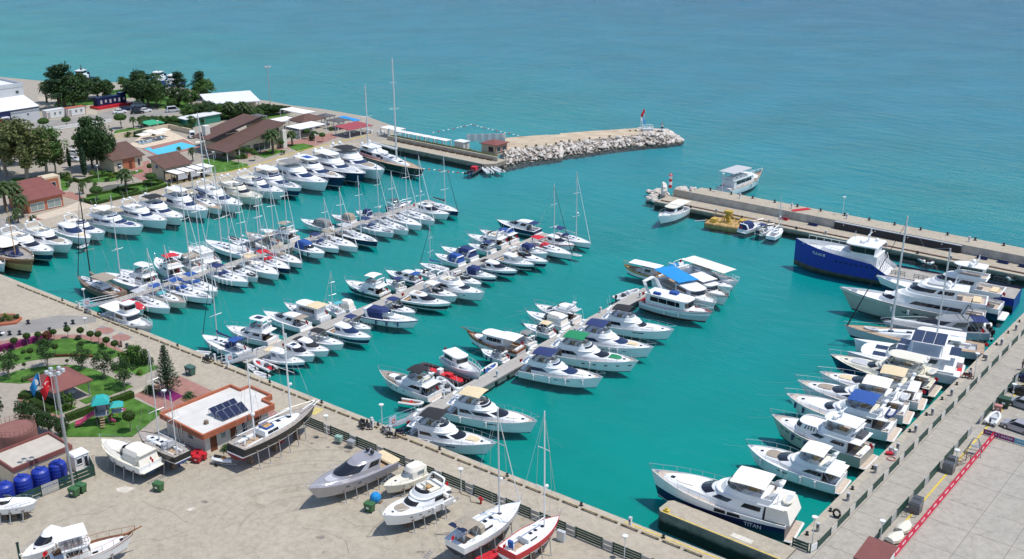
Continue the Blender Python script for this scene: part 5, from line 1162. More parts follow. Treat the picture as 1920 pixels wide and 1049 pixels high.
E = fly_yacht('stone-grey explorer yacht with white upper decks and hard top',pos('ship','C5',222,290,1125,695),hull='stone',can='hardtop',teak=True,fsx=1.45,domes=0,fend=(.3,.45,.55,.7),group=RQ,B=5.4,cab=1.15,ports=0,name='explorer_yacht',anti=REDANTI)
L = E.L
for t in (.66,.74,.82,.9): E.porthole(t-.04,4.35,.7,.35)
g = MB();g.tube([(.33*L,0,E.zr+2),(.31*L,0,E.zr+4.3)],.12,WHITE,5,.06);g.tube([(.315*L,-1.0,E.zr+3.2),(.315*L,1.0,E.zr+3.2)],.07,WHITE,4);E.part('signal_mast',g);E.dome(.36*L,1.0,E.zr+2.05,.35);E.dome(.36*L,-1.0,E.zr+2.05,.35)
g = MB();g.box(.1*L,.24*L,-.30*E.B,.1*E.B,E.zr+.12,E.zr+.45,DGREY);E.part('deck_furniture',g)
E.stack('raised_pilothouse',[(lambda x: E.dz(x)-.1,.50*L,.74*L,.34*E.B,.12*L),(E.zd+1.3,.50*L,.73*L,.335*E.B,.11*L),(E.zd+2.05,.50*L,.70*L,.32*E.B,.10*L),(E.zr+.1,.48*L,.70*L,.33*E.B,.10*L)],WHITE,8,5,wins=[(1,1,2,True,'side_window',GLASS),(1,3,4,True,'side_window',GLASS),(1,5,6,True,'side_window',GLASS),(1,7,8,True,'side_window',GLASS),(1,9,0,False,'windscreen',GLASS)])
fly_yacht('white flybridge yacht with blue bimini and blue fenders',pos('fly','C5',355,98,1355,455),can='bimini',canm=BLUEC,teak=True,tender=NAVYC,fend=(.2,.4,.5,.8,.9),group=RQ,B=5.4,fsx=1.15)
fly_yacht('cream-decked white yacht with white bimini and inflatable on the stern',pos('fly','C4',65,500,1000,795),can='bimini',canm=SANDC,teak=True,tender=TUBE,pad=TAUPEC,group=RQ,B=5.0,win=GLASS,fsx=1.15)
fly_yacht('white yacht with tan bimini and domed radar arch',pos('fly','C4',245,428,1110,685),can='bimini',canm=BEIGEC,teak=True,pad=BEIGEC,group=RQ,B=4.8,fsx=1.12)
fly_yacht('cream trawler yacht with dark navy hull and open upper deck',pos('ship','C4',335,258,1215,575),hull='navy',bodym=CREAM,can='hardtop',domes=2,tender=CREAM,group=RQ,B=5.2,cab=1.1,name='trawler_yacht')
# solar catamaran
loc,rz,L = pos('fly','C4',500,195,1395,440)
Cc = Boat('power_catamaran','white power catamaran with large dark solar panels on its roof','catamaran',loc,rz,L,8.2,RQ)
for sd in (1,-1):
 Bh = 2.3;sub = MB()
 rr = []
 for t in (0,.1,.3,.55,.75,.9,1):
  w = Bh/2*(1 if t < .5 else max(.03,1-((t-.5)/.5)**2.2));x = t*L;zt = 1.5+.5*t
  rr.append([(x,sd*2.9+w,zt),(x-.5*t,sd*2.9+w*.9,.1),(x-.6*t,sd*2.9,-.5),(x-.5*t,sd*2.9-w*.9,.1),(x,sd*2.9-w,zt)])
 sub.loft(rr,WHITE,True,True);Cc.part('hull',sub)
Cc.fs = 1.5;Cc.stack('bridge_deck',[(.9,.05*L,.90*L,3.9,.25*L),(1.9,.05*L,.90*L,3.9,.25*L)],WHITE,5,5)
Cc.stack('saloon',[(1.85,.18*L,.68*L,3.3,.2*L),(2.5,.18*L,.66*L,3.25,.2*L),(3.3,.16*L,.58*L,3.0,.16*L),(3.6,.10*L,.57*L,3.2,.16*L)],WHITE,8,6,wins=[(1,1,4,True,'side_window',GLASS),(1,4,7,True,'side_window',GLASS),(1,9,0,False,'windscreen',GLASS)])
Cc.stack('hardtop',[(5.4,.16*L,.46*L,2.6,.05*L,3),(5.5,.15*L,.47*L,2.7,.05*L,3)],WHITE,5,4)
g = MB()
for x in (.18,.44):
 for sd in (1,-1): g.tube([(x*L,sd*2.4,3.6),(x*L,sd*2.4,5.4)],.08,WHITE,5)
Cc.part('hardtop_strut',g)
for i in range(3): g = MB();g.box(.165*L+i*.098*L,.165*L+i*.098*L+.094*L,-2.5,2.5,5.5,5.53,SOLAR);Cc.part('solar_panel',g)
for sd in (1,-1): g = MB();g.box(.48*L,.57*L,sd*1.3-1.1,sd*1.3+1.1,3.61,3.64,SOLAR);Cc.part('solar_panel',g);g = MB();g.box(.66*L,.78*L,sd*1.4-.8,sd*1.4+.8,1.92,1.95,SOLAR);Cc.part('solar_panel',g)
g = MB();g.box(.03*L,.12*L,-2.4,1.0,3.62,3.66,SOLAR);Cc.part('solar_panel',g)
g = MB();g.rbox(-.02*L,.06*L,-3.6,3.6,.4,.55,WHITE,.2);Cc.part('swim_platform',g);g = MB();g.rbox(.0,.04*L,-1.6,1.2,.55,.75,REDC,.1);Cc.part('red_cushion',g)
# ketch with flags
K = sail_yacht('pale grey ketch with two tall aluminium masts and long teak deck',pos('sail','C4',445,40,1590,262),name='ketch',hull='ltblue',deckm=TEAK,mtop=405,mt=.66,mizz=.34,mizt=466,stripe=TEAK,group=RQ,B=6.0,boom=True,sailc=WHITEC,spread=2,bowsprit=0,gen=BLACKC,house=1.1)
L = K.L;K.stack('deckhouse',[(1.4,.22*L,.50*L,2.0,.08*L),(2.2,.22*L,.49*L,1.95,.07*L),(2.7,.20*L,.47*L,1.9,.06*L),(2.8,.14*L,.48*L,2.2,.06*L)],WHITE,7,5,wins=[(1,1,4,True,'side_window',GLASS),(1,4,6,True,'side_window',GLASS),(1,8,0,False,'windscreen',GLASS)])
K.flag(.06*L,2.2,2.6)
# dark grey chase boat
H_ = cruiser('dark grey military-style launch with black equipment mast',pos('cru','C3',495,640,1560,770),name='launch',hull='grey',bodym=MGREY,hard=True,group=RQ,cat='motor boat',lines=False,B=5.0,cockm=DGREY,can='b',canm=NAVYC)
L = H_.L;g = MB()
for sd in (1,-1): g.tube([(.26*L,sd*1.4,3.0),(.22*L,sd*1.1,5.0)],.07,BLACK,4)
g.tube([(.22*L,-1.3,5.0),(.22*L,1.3,5.0)],.09,BLACK,4);g.tube([(.30*L,-1.5,3.8),(.30*L,1.5,3.8)],.07,BLACK,4);g.tube([(.22*L,0,5),(.22*L,0,6.2)],.05,BLACK,4);H_.part('equipment_mast',g)
for yy in (-1.2,0,1.2): outboard(H_,.02*L,yy,.7,1.6)
# two superyachts
def superyacht(label,p,hm,upper,teak=True,win=GLASS,aft=None,hardm=None):
 loc,rz,L = p;b = Boat('superyacht',label,'yacht',loc,rz,L,.215*L+.3,RQ);B = b.B
 b.hull(.068*L+.7,.10*L+1.2,.05*L,hm,rake=.10,p=2.5,sw=.92,x0=.05*L,bul=.4,deck=WHITE,rim=WHITE,cock=(.02,.16),cock_floor=PTEAK,cock_d=.3,cock_w=.85)
 g = MB();g.rbox(0,.07*L,-.42*B,.42*B,.3,.5,WHITE,.3);b.part('swim_platform',g)
 zd = b.dz(.25*L)
 z0 = lambda x: b.dz(x)-.1;z1 = lambda x: zd+.9+(b.dz(x)-zd)*.7;z2 = lambda x: zd+1.75+(b.dz(x)-zd)*.4
 b.stack('main_saloon',[(z0,.17*L,.74*L,.41*B,.28*L),(z1,.17*L,.72*L,.405*B,.27*L),(z2,.16*L,.66*L,.395*B,.25*L),(zd+2.5,.06*L,.62*L,.41*B,.22*L)],WHITE,9,6,wins=[(1,1,4,True,'side_window',win),(1,4,7,True,'side_window',win),(1,7,10,True,'side_window',win),(1,12,0,False,'windscreen',win)],smooth=True)
 zu = zd+2.5
 b.stack('upper_deck_rail',[(zu-.02,.06*L,.60*L,.42*B,.22*L),(zu+.55,.05*L,.57*L,.41*B,.21*L),(zu+.55,.06*L,.56*L,.38*B,.21*L),(zu+.06,.07*L,.55*L,.37*B,.2*L)],WHITE,6,6,mm={'cap': PTEAK})
 b.stack('pilothouse',[(zu,.24*L,.57*L,.33*B,.17*L),(zu+.95,.24*L,.55*L,.325*B,.16*L),(zu+1.75,.23*L,.49*L,.31*B,.13*L),(zu+2.1,.17*L,.47*L,.32*B,.12*L)],WHITE,7,6,wins=[(1,1,3,True,'side_window',win),(1,3,6,True,'side_window',win),(1,7,0,False,'windscreen',win)],smooth=True)
 zf = zu+2.1
 if upper:
  b.stack('sun_deck',[(zf-.02,.18*L,.44*L,.31*B,.1*L),(zf+.5,.17*L,.42*L,.30*B,.1*L),(zf+.5,.18*L,.41*L,.27*B,.1*L),(zf+.06,.19*L,.40*L,.26*B,.1*L)],WHITE,5,5,mm={'cap': PTEAK})
  b.stack('hardtop',[(zf+2.0,.20*L,.42*L,.27*B,.1*L),(zf+2.1,.19*L,.43*L,.29*B,.1*L),(zf+2.2,.21*L,.41*L,.26*B,.1*L)],WHITE,5,5)
  g = MB()
  for sd in (1,-1): g.tube([(.22*L,sd*.27*B,zf+.4),(.20*L,sd*.25*B,zf+2.05)],.18,WHITE,5);g.tube([(.40*L,sd*.26*B,zf+.4),(.38*L,sd*.25*B,zf+2.05)],.08,WHITE,5)
  b.part('hardtop_strut',g);zm = zf+2.2
 else:
  b.stack('roof_lounge',[(zf-.02,.30*L,.44*L,.16*B,.05*L),(zf+.3,.30*L,.43*L,.15*B,.05*L)],LGREYC,4,4);zm = zf
 g = MB();g.tube([(.27*L,0,zm),(.255*L,0,zm+1.9)],.16,WHITE,6,.08);g.tube([(.26*L,-.9,zm+1.1),(.26*L,.9,zm+1.1)],.07,WHITE,4);b.part('signal_mast',g)
 b.dome(.30*L,1.1,zm,.42);b.dome(.30*L,-1.1,zm,.42)
 if aft: b.canopy('aft_awning',.06*L,.18*L,.36*B,zu+2.0 if False else zd+2.2,aft,.05,.06,zd+.2)
 b.seat(.09*L,.14*L,-.25*B,.25*B,zu+.06,.5,BEIGEC,'upper_sofa');b.seat(.62*L,.70*L,-.14*B,.14*B,z2(.66*L)-.35,.3,WHITEC,'bow_lounge')
 g = MB();g.rbox(.88*L,.92*L,-.5,.5,b.dz(.9*L),b.dz(.9*L)+.4,STEEL,.1);b.part('windlass',g)
 for t in (.45,.53,.61): b.porthole(t,4.1,.9,.4)
 b.fenders((.3,.5,.62),PVC);b.flag(.07*L,b.fs+.6,2.0)
 return b
superyacht('long white superyacht with stone-grey hull and sweeping dark windows',pos('ship','C2',410,695,1645,1015),(BLKANTI,STONEG,STONEG,STONEG),False)
superyacht('tall white superyacht with navy lower hull and navy aft awning',pos('ship','C2',705,600,1770,925),(BLKANTI,NAVY,NAVY,WHITE),True,aft=NAVYC)
# ---- blue supply ship
loc,rz,L = pos('ship','C2',55,285,1850,800)
S_ = Boat('supply_ship','royal blue supply ship with upright bow and long open work deck','ship',loc,rz,L,7.4)
B = S_.B
def ship_ring(t):
 w = B/2*(1 if t < .72 else max(.02,1-((t-.72)/.28)**2.4));x = t*L
 hi = 2.0 if t < .54 else lerp(2.0,3.6,(t-.54)/.07) if t < .61 else lerp(3.6,5.0,(t-.61)/.39)
 return x,w,hi
T_ = [0,.1,.2,.3,.42,.54,.61,.72,.8,.86,.92,.97,1]
g = MB()
for sd in (1,-1):
 for a,c in zip(T_[:-1],T_[1:]):
  A,C = ship_ring(a),ship_ring(c)
  lv = lambda R_,q: [(R_[0]-(.0 if q else 0),sd*R_[1]*(.7 if q == 0 else .96 if q == 1 else 1),(-.6,.55,R_[2])[q]) for _ in (0,)][0]
  for q,m in ((0,mat('antifouling_brown',(.16,.11,.09),.8,var=.3,scale=1)),(1,SHIPBLUE)):
   g.add([lv(A,q),lv(C,q),lv(C,q+1),lv(A,q+1)],[(0,1,2,3) if sd < 0 else (3,2,1,0)],m)
A = ship_ring(0);g.add([(0,A[1],-1),(0,-A[1],-1),(0,-A[1],A[2]),(0,A[1],A[2])],[(0,1,2,3)],SHIPBLUE)
S_.hull_o = S_.part('hull',g)
g = MB()
for a,c in zip(T_[:-1],T_[1:]):
 A,C = ship_ring(a),ship_ring(c);d = .35 if a < .53 else 1.0
 g.add([(A[0],A[1]-.1,A[2]-d),(A[0],-A[1]+.1,A[2]-d),(C[0],-C[1]+.1,C[2]-d),(C[0],C[1]-.1,C[2]-d)],[(3,2,1,0)],mat('work_deck',(.36,.335,.30),.85,var=.15,scale=.6) if a < .53 else mat('fore_deck_white',(.62,.63,.64),.6,var=.08))
 for sd in (1,-1): g.add([(A[0],sd*(A[1]-.1),A[2]),(A[0],sd*(A[1]-.1),A[2]-d),(C[0],sd*(C[1]-.1),C[2]-d),(C[0],sd*(C[1]-.1),C[2])],[(0,1,2,3)],NAVY if a < .53 else WHITE)
S_.part('deck',g)
S_.fs = 2.3
S_.stack('fore_superstructure',[(2.9,.72*L,.90*L,2.0,.12*L,2.2),(4.4,.72*L,.86*L,1.7,.11*L,2.2),(4.5,.72*L,.85*L,1.5,.1*L,2.2)],WHITE,5,6)
S_.stack('forecastle_house',[(2.8,.60*L,.80*L,2.7,.08*L,3),(4.7,.60*L,.77*L,2.5,.08*L,3)],WHITE,6,5,mm={'cap': LGREY})
S_.stack('bridge',[(4.6,.61*L,.73*L,2.6,.04*L,3),(5.1,.61*L,.73*L,2.6,.04*L,3),(6.4,.605*L,.74*L,2.8,.04*L,3),(6.6,.595*L,.75*L,3.0,.04*L,3),(6.72,.60*L,.745*L,2.9,.04*L,3)],WHITE,8,5,wins=[(1,0,4,True,'side_window',BLACK,.0,.95),(1,4,8,True,'side_window',BLACK,.0,.95),(1,8,0,False,'windscreen',BLACK,.0,.95)])
g = MB();g.box(.595*L,.605*L,-2.7,2.7,2.2,4.8,WHITE);S_.part('house_front',g)
g = MB();g.tube([(.66*L,0,6.7),(.65*L,0,9.6)],.2,WHITE,6,.1);g.tube([(.655*L,-1.4,8.4),(.655*L,1.4,8.4)],.08,WHITE,4);g.tube([(.71*L,1.6,6.7),(.71*L,1.6,9.0)],.05,WHITE,4);S_.part('signal_mast',g)
S_.dome(.68*L,1.2,6.72,.42);S_.dome(.63*L,-1.6,6.72,.4)
for sd in (1,-1):
 for x in (.06,.16,.26,.36,.46):
  g = MB();
  for zz in (.3,.6,.9): g.tube([(x*L,sd*3.55,2.3+zz),(x*L+.06*L,sd*3.55,2.3+zz)],.05,DGREY,4)
  for q in range(4): g.tube([(x*L+q*.02*L,sd*3.55,2.25),(x*L+q*.02*L,sd*3.55,3.2)],.05,DGREY,4)
  S_.part('crash_rail',g)
 g = MB();g.tube([(.74*L,sd*2.9,5.0),(.95*L,sd*1.6,5.6)],.05,WHITE,4)
 for q in range(7): g.tube([(.74*L+q*.035*L,sd*(3.0-q*.22),4.0+q*.1),(.74*L+q*.035*L,sd*(2.9-q*.21),5.0+q*.1)],.04,WHITE,4)
 S_.part('foredeck_rail',g)
g = MB()
for q in range(6): g.tube([(.565*L,-2.8+q*1.1,1.7),(.585*L,-2.8+q*1.1,4.4)],.09,WHITE,4)
S_.part('ladder_frame',g)
for i in range(8):
 for sd in (-1,1): g = MB();x = (.60+i*.024)*L;w = ship_ring(.60+i*.024)[1];g.box(x,x+.5,sd*w-.03,sd*w+.03,2.7,3.0,NAVY);S_.part('hull_window',g,S_.hull_o)
g = MB();x = .33*L;n = 10
g.cyl(0,0,0,.1,.6,BLACK,12);g.v = [(x+p[0],3.65+p[2],1.3+p[1]) for p in g.v];S_.part('fairlead',g,S_.hull_o)
cu = bpy.data.curves.new('lettering','FONT');cu.body = 'TUG BOY 101' if False else 'TULAS III';cu.size = .75;cu.extrude = .01;cu.align_x = 'CENTER'
o = bpy.data.objects.new('lettering',cu);col.objects.link(o);me = bpy.data.meshes.new_from_object(o);bpy.data.objects.remove(o);me.materials.append(WHITE)
o = bpy.data.objects.new('lettering',me);col.objects.link(o);o.parent = S_.hull_o;wq = ship_ring(.84);o.location = (.86*L-L/2,ship_ring(.86)[1]+.14,3.3);o.rotation_euler = (math.pi/2,0,math.pi-math.atan2(ship_ring(.835)[1]-ship_ring(.885)[1],.05*L))
# ---- breakwater boats
cabin_boat('white cabin boat with cream roof, moored at the breakwater head',pos('cab','C1',165,500,400,435),cab=(.25,.62),hh=1.9,awn=SANDC,awnx=(.03,.40),capm=CREAM,railm=STEEL,rim=WHITE,deckm=WHITE,cat='motor boat',rakef=.05)
cruiser('white boat with navy hood next to the yellow barge',pos('cru','C1',1095,548,900,645),can='camper',canm=NAVYC,lines=False)
cruiser('white boat with navy bimini, middle of three small boats by the breakwater',pos('cru','C1',1195,590,1050,665),can='bimini',canm=NAVYC,lines=False,ob=True)
sail_yacht('small white day sailer, right of three small boats by the breakwater',pos('sail','C1',1268,605,1165,688),mtop=368,mt=.7,lines=False,sailc=WHITEC)
X = cabin_boat('white two-deck tour boat with grey awning outside the breakwater',pos('cab','C1',1090,100,740,285),name='tour_boat',hm=(BLKANTI,NAVY,WHITE,WHITE),cab=(.12,.66),hh=2.2,upper=(.06,.62),awn=LGREYC,awnx=(.06,.52),awnz=4.3,rim=WOOD,deckm=TEAK,railm=WHITE,cat='tour boat',sprit=.8,fend=(.5,.7),lines=False)
# yellow dredging barge
loc,rz,L = pos('rib','C1',925,560,665,580);
D = Boat('dredging_barge','yellow work barge with pump frame beside the breakwater','barge',((W('C1',795,570,.5).x),(W('C1',795,570,.5).y),),R(8),9.5,6.0)
YP = mat('weathered_yellow_paint',(.50,.33,.05),.7,var=.3,scale=1.5);
g = MB();g.rbox(0,9.5,-3,3,-.4,.7,mat('barge_timber',(.42,.25,.10),.85,var=.3,scale=1),.2);D.part('barge_hull',g)
g = MB();g.box(.3,9.2,-2.7,2.7,.7,.76,mat('barge_deck',(.46,.30,.13),.9,var=.25,scale=1.2));D.part('deck',g)
g = MB()
for x,y in ((3,-1.6),(6,-1.6),(3,1.6),(6,1.6)): g.tube([(x,y,.7),(4.5,y*.25,3.0)],.13,YP,5)
g.tube([(3.6,-.8,2.0),(5.4,-.8,2.0)],.1,YP,4);g.tube([(3.6,.8,2.0),(5.4,.8,2.0)],.1,YP,4);D.part('a_frame',g)
g = MB();g.rbox(3.6,5.4,-.7,.7,2.9,3.5,YP,.15);g.cyl(4.5,0,.7,2.9,.5,YP,8);D.part('pump_head',g)
g = MB();g.rbox(1.0,2.4,-2.0,-.6,.7,1.6,YP,.1);g.rbox(6.8,8.4,.4,2.0,.7,1.5,YP,.1);D.part('machinery_box',g)
for y in (-2.9,2.9):
 g = MB();g.tube([(.2,y,1.5),(9.3,y,1.5)],.06,YP,4);
 for i in range(6): g.tube([(.2+i*1.8,y,.7),(.2+i*1.8,y,1.5)],.05,YP,4)
 D.part('hand_rail',g)
g = MB();g.tube([(0,-1.5,.9),(-2.5,-2.2,.5)],.15,LGREY,5);D.part('suction_pipe',g)
# ---- inflatables and small boats
RG = 'inflatables moored about the basin'
def rb(label,f,bx,by,sx,sy,**k): return dinghy(label,pos('rib',f,bx,by,sx,sy),group=RG,**k)
rb('grey inflatable tied to the breakwater, behind the blue ship','C2',1010,425,1110,475)
rb('white inflatable tied to the breakwater, behind the tall superyacht','C2',1222,445,1112,490,m=PVC)
rb('long grey rigid inflatable with brown seats by the breakwater','C2',1598,525,1335,500,console=True,seatm=WOOD)
rb('small white inflatable floating near the breakwater','C2',1730,568,1612,568,m=PVC)
rb('white inflatable with outboard nearest the quay corner','C2',1745,565,1825,625,m=PVC)
rb('dark inflatable at the corner of the quay and breakwater','C2',1865,590,1920,618,m=TUBED)
rb('white inflatable under the end of the wharf, middle one of three craft','A3',1225,640,1285,690,m=PVC)
rb('white inflatable at the tip of the wharf','A3',1300,640,1390,682,m=PVC)
j = rb('small dark work boat with a red crane cover at the wharf tip','A3',1195,640,1085,700,m=TUBED,console=True,floor=NAVY)
j.seat(.40*j.L,.62*j.L,-.7,.7,.5,1.0,REDC,'red_cover');
rb('white inflatable nearest the quay beside the middle pontoon','B3',845,325,960,370,m=PVC)
rb('red-trimmed white tender beside the middle pontoon','B3',845,225,1010,300,m=PVC,floor=RED,console=True)
rb('small white inflatable alongside the middle pontoon','B3',790,260,850,300,m=PVC)
rb('grey inflatable behind the blue-bimini sailing yacht','B3',940,100,830,135)
rb('white jet tender with dark red seats near the nearest pontoon gangway','B6',432,602,268,578,m=PVC,floor=WOOD,seatm=REDC)
rb('long black rigid inflatable with bright red deck covers','B6',418,322,735,448,m=TUBED,floor=REDC,console=True,seatm=REDC,name='rigid_inflatable')
rb('grey tender between the red inflatable and the pontoon','B6',540,420,640,515,m=LGREY,console=True)
rb('blue and white inflatable alongside the nearest pontoon','B6',955,315,870,372,m=PVC,floor=BLUEC)
rb('grey inflatable at the stern of the excursion boat','B7',826,325,665,385,console=True)
rb('small inflatable hanging at the bow of the red-hooded sailing yacht','B5',1710,382,1655,368,motor=False,m=PVC)
rb('small inflatable floating off the bows by the garden quay','A5',790,850,705,880,m=TUBE)
cabin_boat('small white pilothouse boat with solar roof, bow towards the nearest pontoon',pos('cab','B6',848,375,598,262),cab=(.10,.50),hh=1.7,capm=WHITE,rim=WHITE,deckm=LGREY,railm=WHITE,cat='motor boat',lines=False,nwin=3)
cabin_boat('white patrol-style boat with square wheelhouse and beige stern awning at the near quay',pos('cab','A7',885,860,490,760),cab=(.33,.62),hh=1.9,awn=SANDC,awnx=(.02,.34),awnz=2.0,rim=WHITE,deckm=LGREY,railm=WHITE,cat='motor boat',wheelhouse=(.42,.58),hm=(BLKANTI,NAVY,WHITE,WHITE),lines=False)
cruiser('small boat under a red cover beside the wheelhouse boat',pos('cru','A7',800,718,660,655),can='tonneau',canm=REDC,lines=False,arch=False)
rb('low white raft floating at the near quay left of the middle pontoon','B3',325,142,440,152,m=PVC,motor=False)
cabin_boat('pale grey trawler cut by the left edge, under the wooden gulet',pos('cab','A5',45,1020,-200,960),cab=(.2,.6),rim=WHITE,deckm=WHITE,lines=False)
# ================================================================ VEGETATION
nr = np.random.default_rng(11)
L_DARK = leafmat('foliage_dark',(0.026,0.059,0.020),(0.074,0.140,0.043));L_MID = leafmat('foliage_mid',(0.046,0.107,0.026),(0.124,0.223,0.058))
L_OLIVE = leafmat('foliage_olive',(0.074,0.096,0.033),(0.190,0.206,0.074));L_BRT = leafmat('foliage_bright',(.05,.12,.02),(.12,.22,.045))
L_CON = leafmat('foliage_conifer',(0.020,0.053,0.026),(0.058,0.112,0.049));L_PALM = leafmat('foliage_palm',(.04,.075,.025),(.10,.15,.055))
L_PINK = leafmat('foliage_flowering',(.20,.01,.10),(.35,.04,.20));L_HEDGE = leafmat('foliage_hedge',(.035,.075,.012),(.075,.13,.028));L_LIME = leafmat('foliage_lime',(.10,.18,.02),(.20,.27,.05))
L_RUST = leafmat('foliage_rust',(.10,.04,.02),(.20,.08,.03))
BARK = mat('bark',(.13,.10,.075),.95,var=.3,scale=3,bump=.5);BARKP = mat('bark_pale',(.30,.26,.21),.95,var=.2,scale=3)
def leaf_mesh(c,sizes,out,m,name='crown',extra=None):
 """c: leaf centres (n,3); out: outward directions; one quad per leaf"""
 n = len(c);d = out+nr.normal(0,.75,(n,3));d /= np.linalg.norm(d,axis=1,keepdims=True)+1e-6
 a = np.cross(d,nr.normal(0,1,(n,3)));a /= np.linalg.norm(a,axis=1,keepdims=True)+1e-6;b = np.cross(d,a)
 s = np.asarray(sizes).reshape(-1,1)*np.ones((n,1));a = a*s*nr.uniform(.8,1.3,(n,1));b = b*s*nr.uniform(.5,.9,(n,1))
 v = np.stack([c-a-b*.3,c-a*.1-b,c+a+b*.2,c+a*.1+b],1).reshape(-1,3)
 f = np.arange(4*n).reshape(-1,4)
 vv = v.tolist();ff = f.tolist()
 if extra: k = len(vv);vv += [list(p) for p in extra.v];ff += [[q+k for q in g] for g in extra.f]
 me = bpy.data.meshes.new(name);me.from_pydata(vv,[],ff);me.materials.append(m);return me
def crown_pts(n,clumps,R_,Hc,spread,shell=.55,flat=1.0,seed=None):
 """clumped points in an ellipsoid of radii R_, R_, Hc"""
 u = nr.normal(0,1,(clumps,3));u /= np.linalg.norm(u,axis=1,keepdims=True);r = nr.uniform(shell,1,(clumps,1))**.6
 cc = u*r*np.array([R_,R_,Hc]);cc[:,2] *= flat
 k = nr.integers(0,clumps,n);cs = nr.uniform(.6,1.3,clumps)*spread
 g = nr.normal(0,1,(n,3));g /= np.linalg.norm(g,axis=1,keepdims=True);g *= nr.uniform(.35,1,(n,1))**.5
 p = cc[k]+g*cs[k][:,None];out = g*.8+p/np.array([R_,R_,Hc])*.5+np.array([0,0,.25]);return p,out
def proto_tree(kindn,seed=0):
 """returns (trunk mesh, crown mesh) for a tree about 1 unit = 1 m"""
 t = MB();rr = random.Random(seed)
 def limbs(h0,h1,n,rad,r0,m):
  for i in range(n):
   a = rr.uniform(0,6.28);q = rr.uniform(.5,1)*rad;z = lerp(h0,h1,rr.random())
   t.tube([(0,0,lerp(h0*.6,z,.3)),(q*.45*math.cos(a),q*.45*math.sin(a),lerp(h0,z,.7)),(q*math.cos(a),q*math.sin(a),z)],r0,m,4,r0*.25)
 if kindn == 'broad':          # tall gum-like tree, 9 m, open crown
  t.tube([(0,0,-.2),(.1,.05,2),(.0,.1,4.5),(.1,0,7)],.28,BARKP,7,.07);limbs(3,7.5,9,2.2,.10,BARKP)
  p,o = crown_pts(4200,60,2.9,3.4,.85,.3);p += np.array([0,0,5.6]);me = leaf_mesh(p,.19,o,L_OLIVE if seed % 2 else L_MID)
 elif kindn == 'dark':         # dense round evergreen, 7 m
  t.tube([(0,0,-.2),(.05,.1,1.5),(0,.0,4.5)],.25,BARK,7,.08);limbs(1.8,5.5,8,2.0,.09,BARK)
  p,o = crown_pts(4200,56,2.7,2.6,.8,.4);p += np.array([0,0,4.2]);me = leaf_mesh(p,.19,o,L_DARK if seed % 2 else L_MID)
 elif kindn == 'pine':         # layered maritime pine, 9 m
  t.tube([(0,0,-.2),(.2,.1,3),(-.1,.2,6),(0,0,8.2)],.26,BARK,7,.06)
  ps,os = [],[]
  for i in range(16):
   a = i*2.4;z = 2.6+i*.37;q = (2.5*(1-(i/17)**1.6)+.25)*rr.uniform(.7,1);
   t.tube([(0,.1,z-.4),(q*.6*math.cos(a),q*.6*math.sin(a),z)],.06,BARK,4,.03)
   p,o = crown_pts(260,8,1.15,.5,.5,.2);ps.append(p+np.array([q*.75*math.cos(a),q*.75*math.sin(a),z]));os.append(o)
  me = leaf_mesh(np.vstack(ps),.16,np.vstack(os),L_CON)
 elif kindn == 'magnolia':     # small glossy tree on a short forked trunk, 5 m
  for k in range(3):
   a = k*2.1;t.tube([(.05*math.cos(a),.05*math.sin(a),-.1),(.15*math.cos(a),.15*math.sin(a),.9),(.6*math.cos(a),.6*math.sin(a),2.4)],.08,BARKP,5,.03)
  limbs(1.2,3.4,6,1.0,.04,BARKP)
  p,o = crown_pts(2000,34,1.25,1.75,.42,.35);s = np.clip(1.25-(p[:,2]/1.75)*.35,.4,1.6);p[:,0] *= s;p[:,1] *= s;p += np.array([0,0,3.0]);me = leaf_mesh(p,.105,o,L_DARK)
 elif kindn == 'topiary':      # clipped ball on a stem, 1.9 m
  t.tube([(0,0,-.05),(.03,.02,.7),(0,0,1.3)],.045,BARKP,5,.035)
  u = nr.normal(0,1,(620,3));u /= np.linalg.norm(u,axis=1,keepdims=True);p = u*np.array([.52,.52,.42])*nr.uniform(.9,1.04,(620,1))+np.array([0,0,1.5])
  e = MB();e.ball(0,0,1.5,.47,L_HEDGE,10,6,.8);me = leaf_mesh(p,.065,u,L_HEDGE,extra=e)
 elif kindn == 'mushroom':     # larger clipped flat-topped tree, 3 m
  t.tube([(0,0,-.05),(.05,.03,1.0),(0,0,1.8)],.10,BARKP,6,.07);limbs(.9,1.8,5,.7,.04,BARKP)
  u = nr.normal(0,1,(1500,3));u /= np.linalg.norm(u,axis=1,keepdims=True);p = u*np.array([1.3,1.3,.75])*nr.uniform(.85,1.05,(1500,1))+np.array([0,0,2.3]);p[:,2] = np.maximum(p[:,2],1.85)
  e = MB();e.ball(0,0,2.3,1.15,L_MID,12,6,.55);me = leaf_mesh(p,.10,u,L_MID,extra=e)
 elif kindn == 'palm':         # date palm, 5.5 m
  t.tube([(0,0,-.1),(.05,0,1.5),(.0,.08,3.0),(0,.05,4.2)],.24,BARK,8,.17)
  g = MB()
  for i in range(34):
   a = i*2.399;el = 1.15-1.7*(i/34);ln = 1.9+rr.uniform(-.2,.2);pts = []
   for k in range(7):
    s = k/6;z = 4.3+ln*s*math.sin(el)-.75*ln*s*s*.8;q = ln*s*math.cos(el)*(1-.12*s);pts.append((q*math.cos(a),q*math.sin(a)+.05,z))
   for k in range(6):
    A,B_ = Vector(pts[k]),Vector(pts[k+1]);sd = Vector((-math.sin(a),math.cos(a),0));w = .34*math.sin(math.pi*min(1,(k+.7)/6.4))+.05
    g.add([A,B_,B_+sd*w-Vector((0,0,.16)),A+sd*w*.9-Vector((0,0,.13))],[(0,1,2,3)],L_PALM);g.add([A,B_,B_-sd*w-Vector((0,0,.16)),A-sd*w*.9-Vector((0,0,.13))],[(3,2,1,0)],L_PALM)
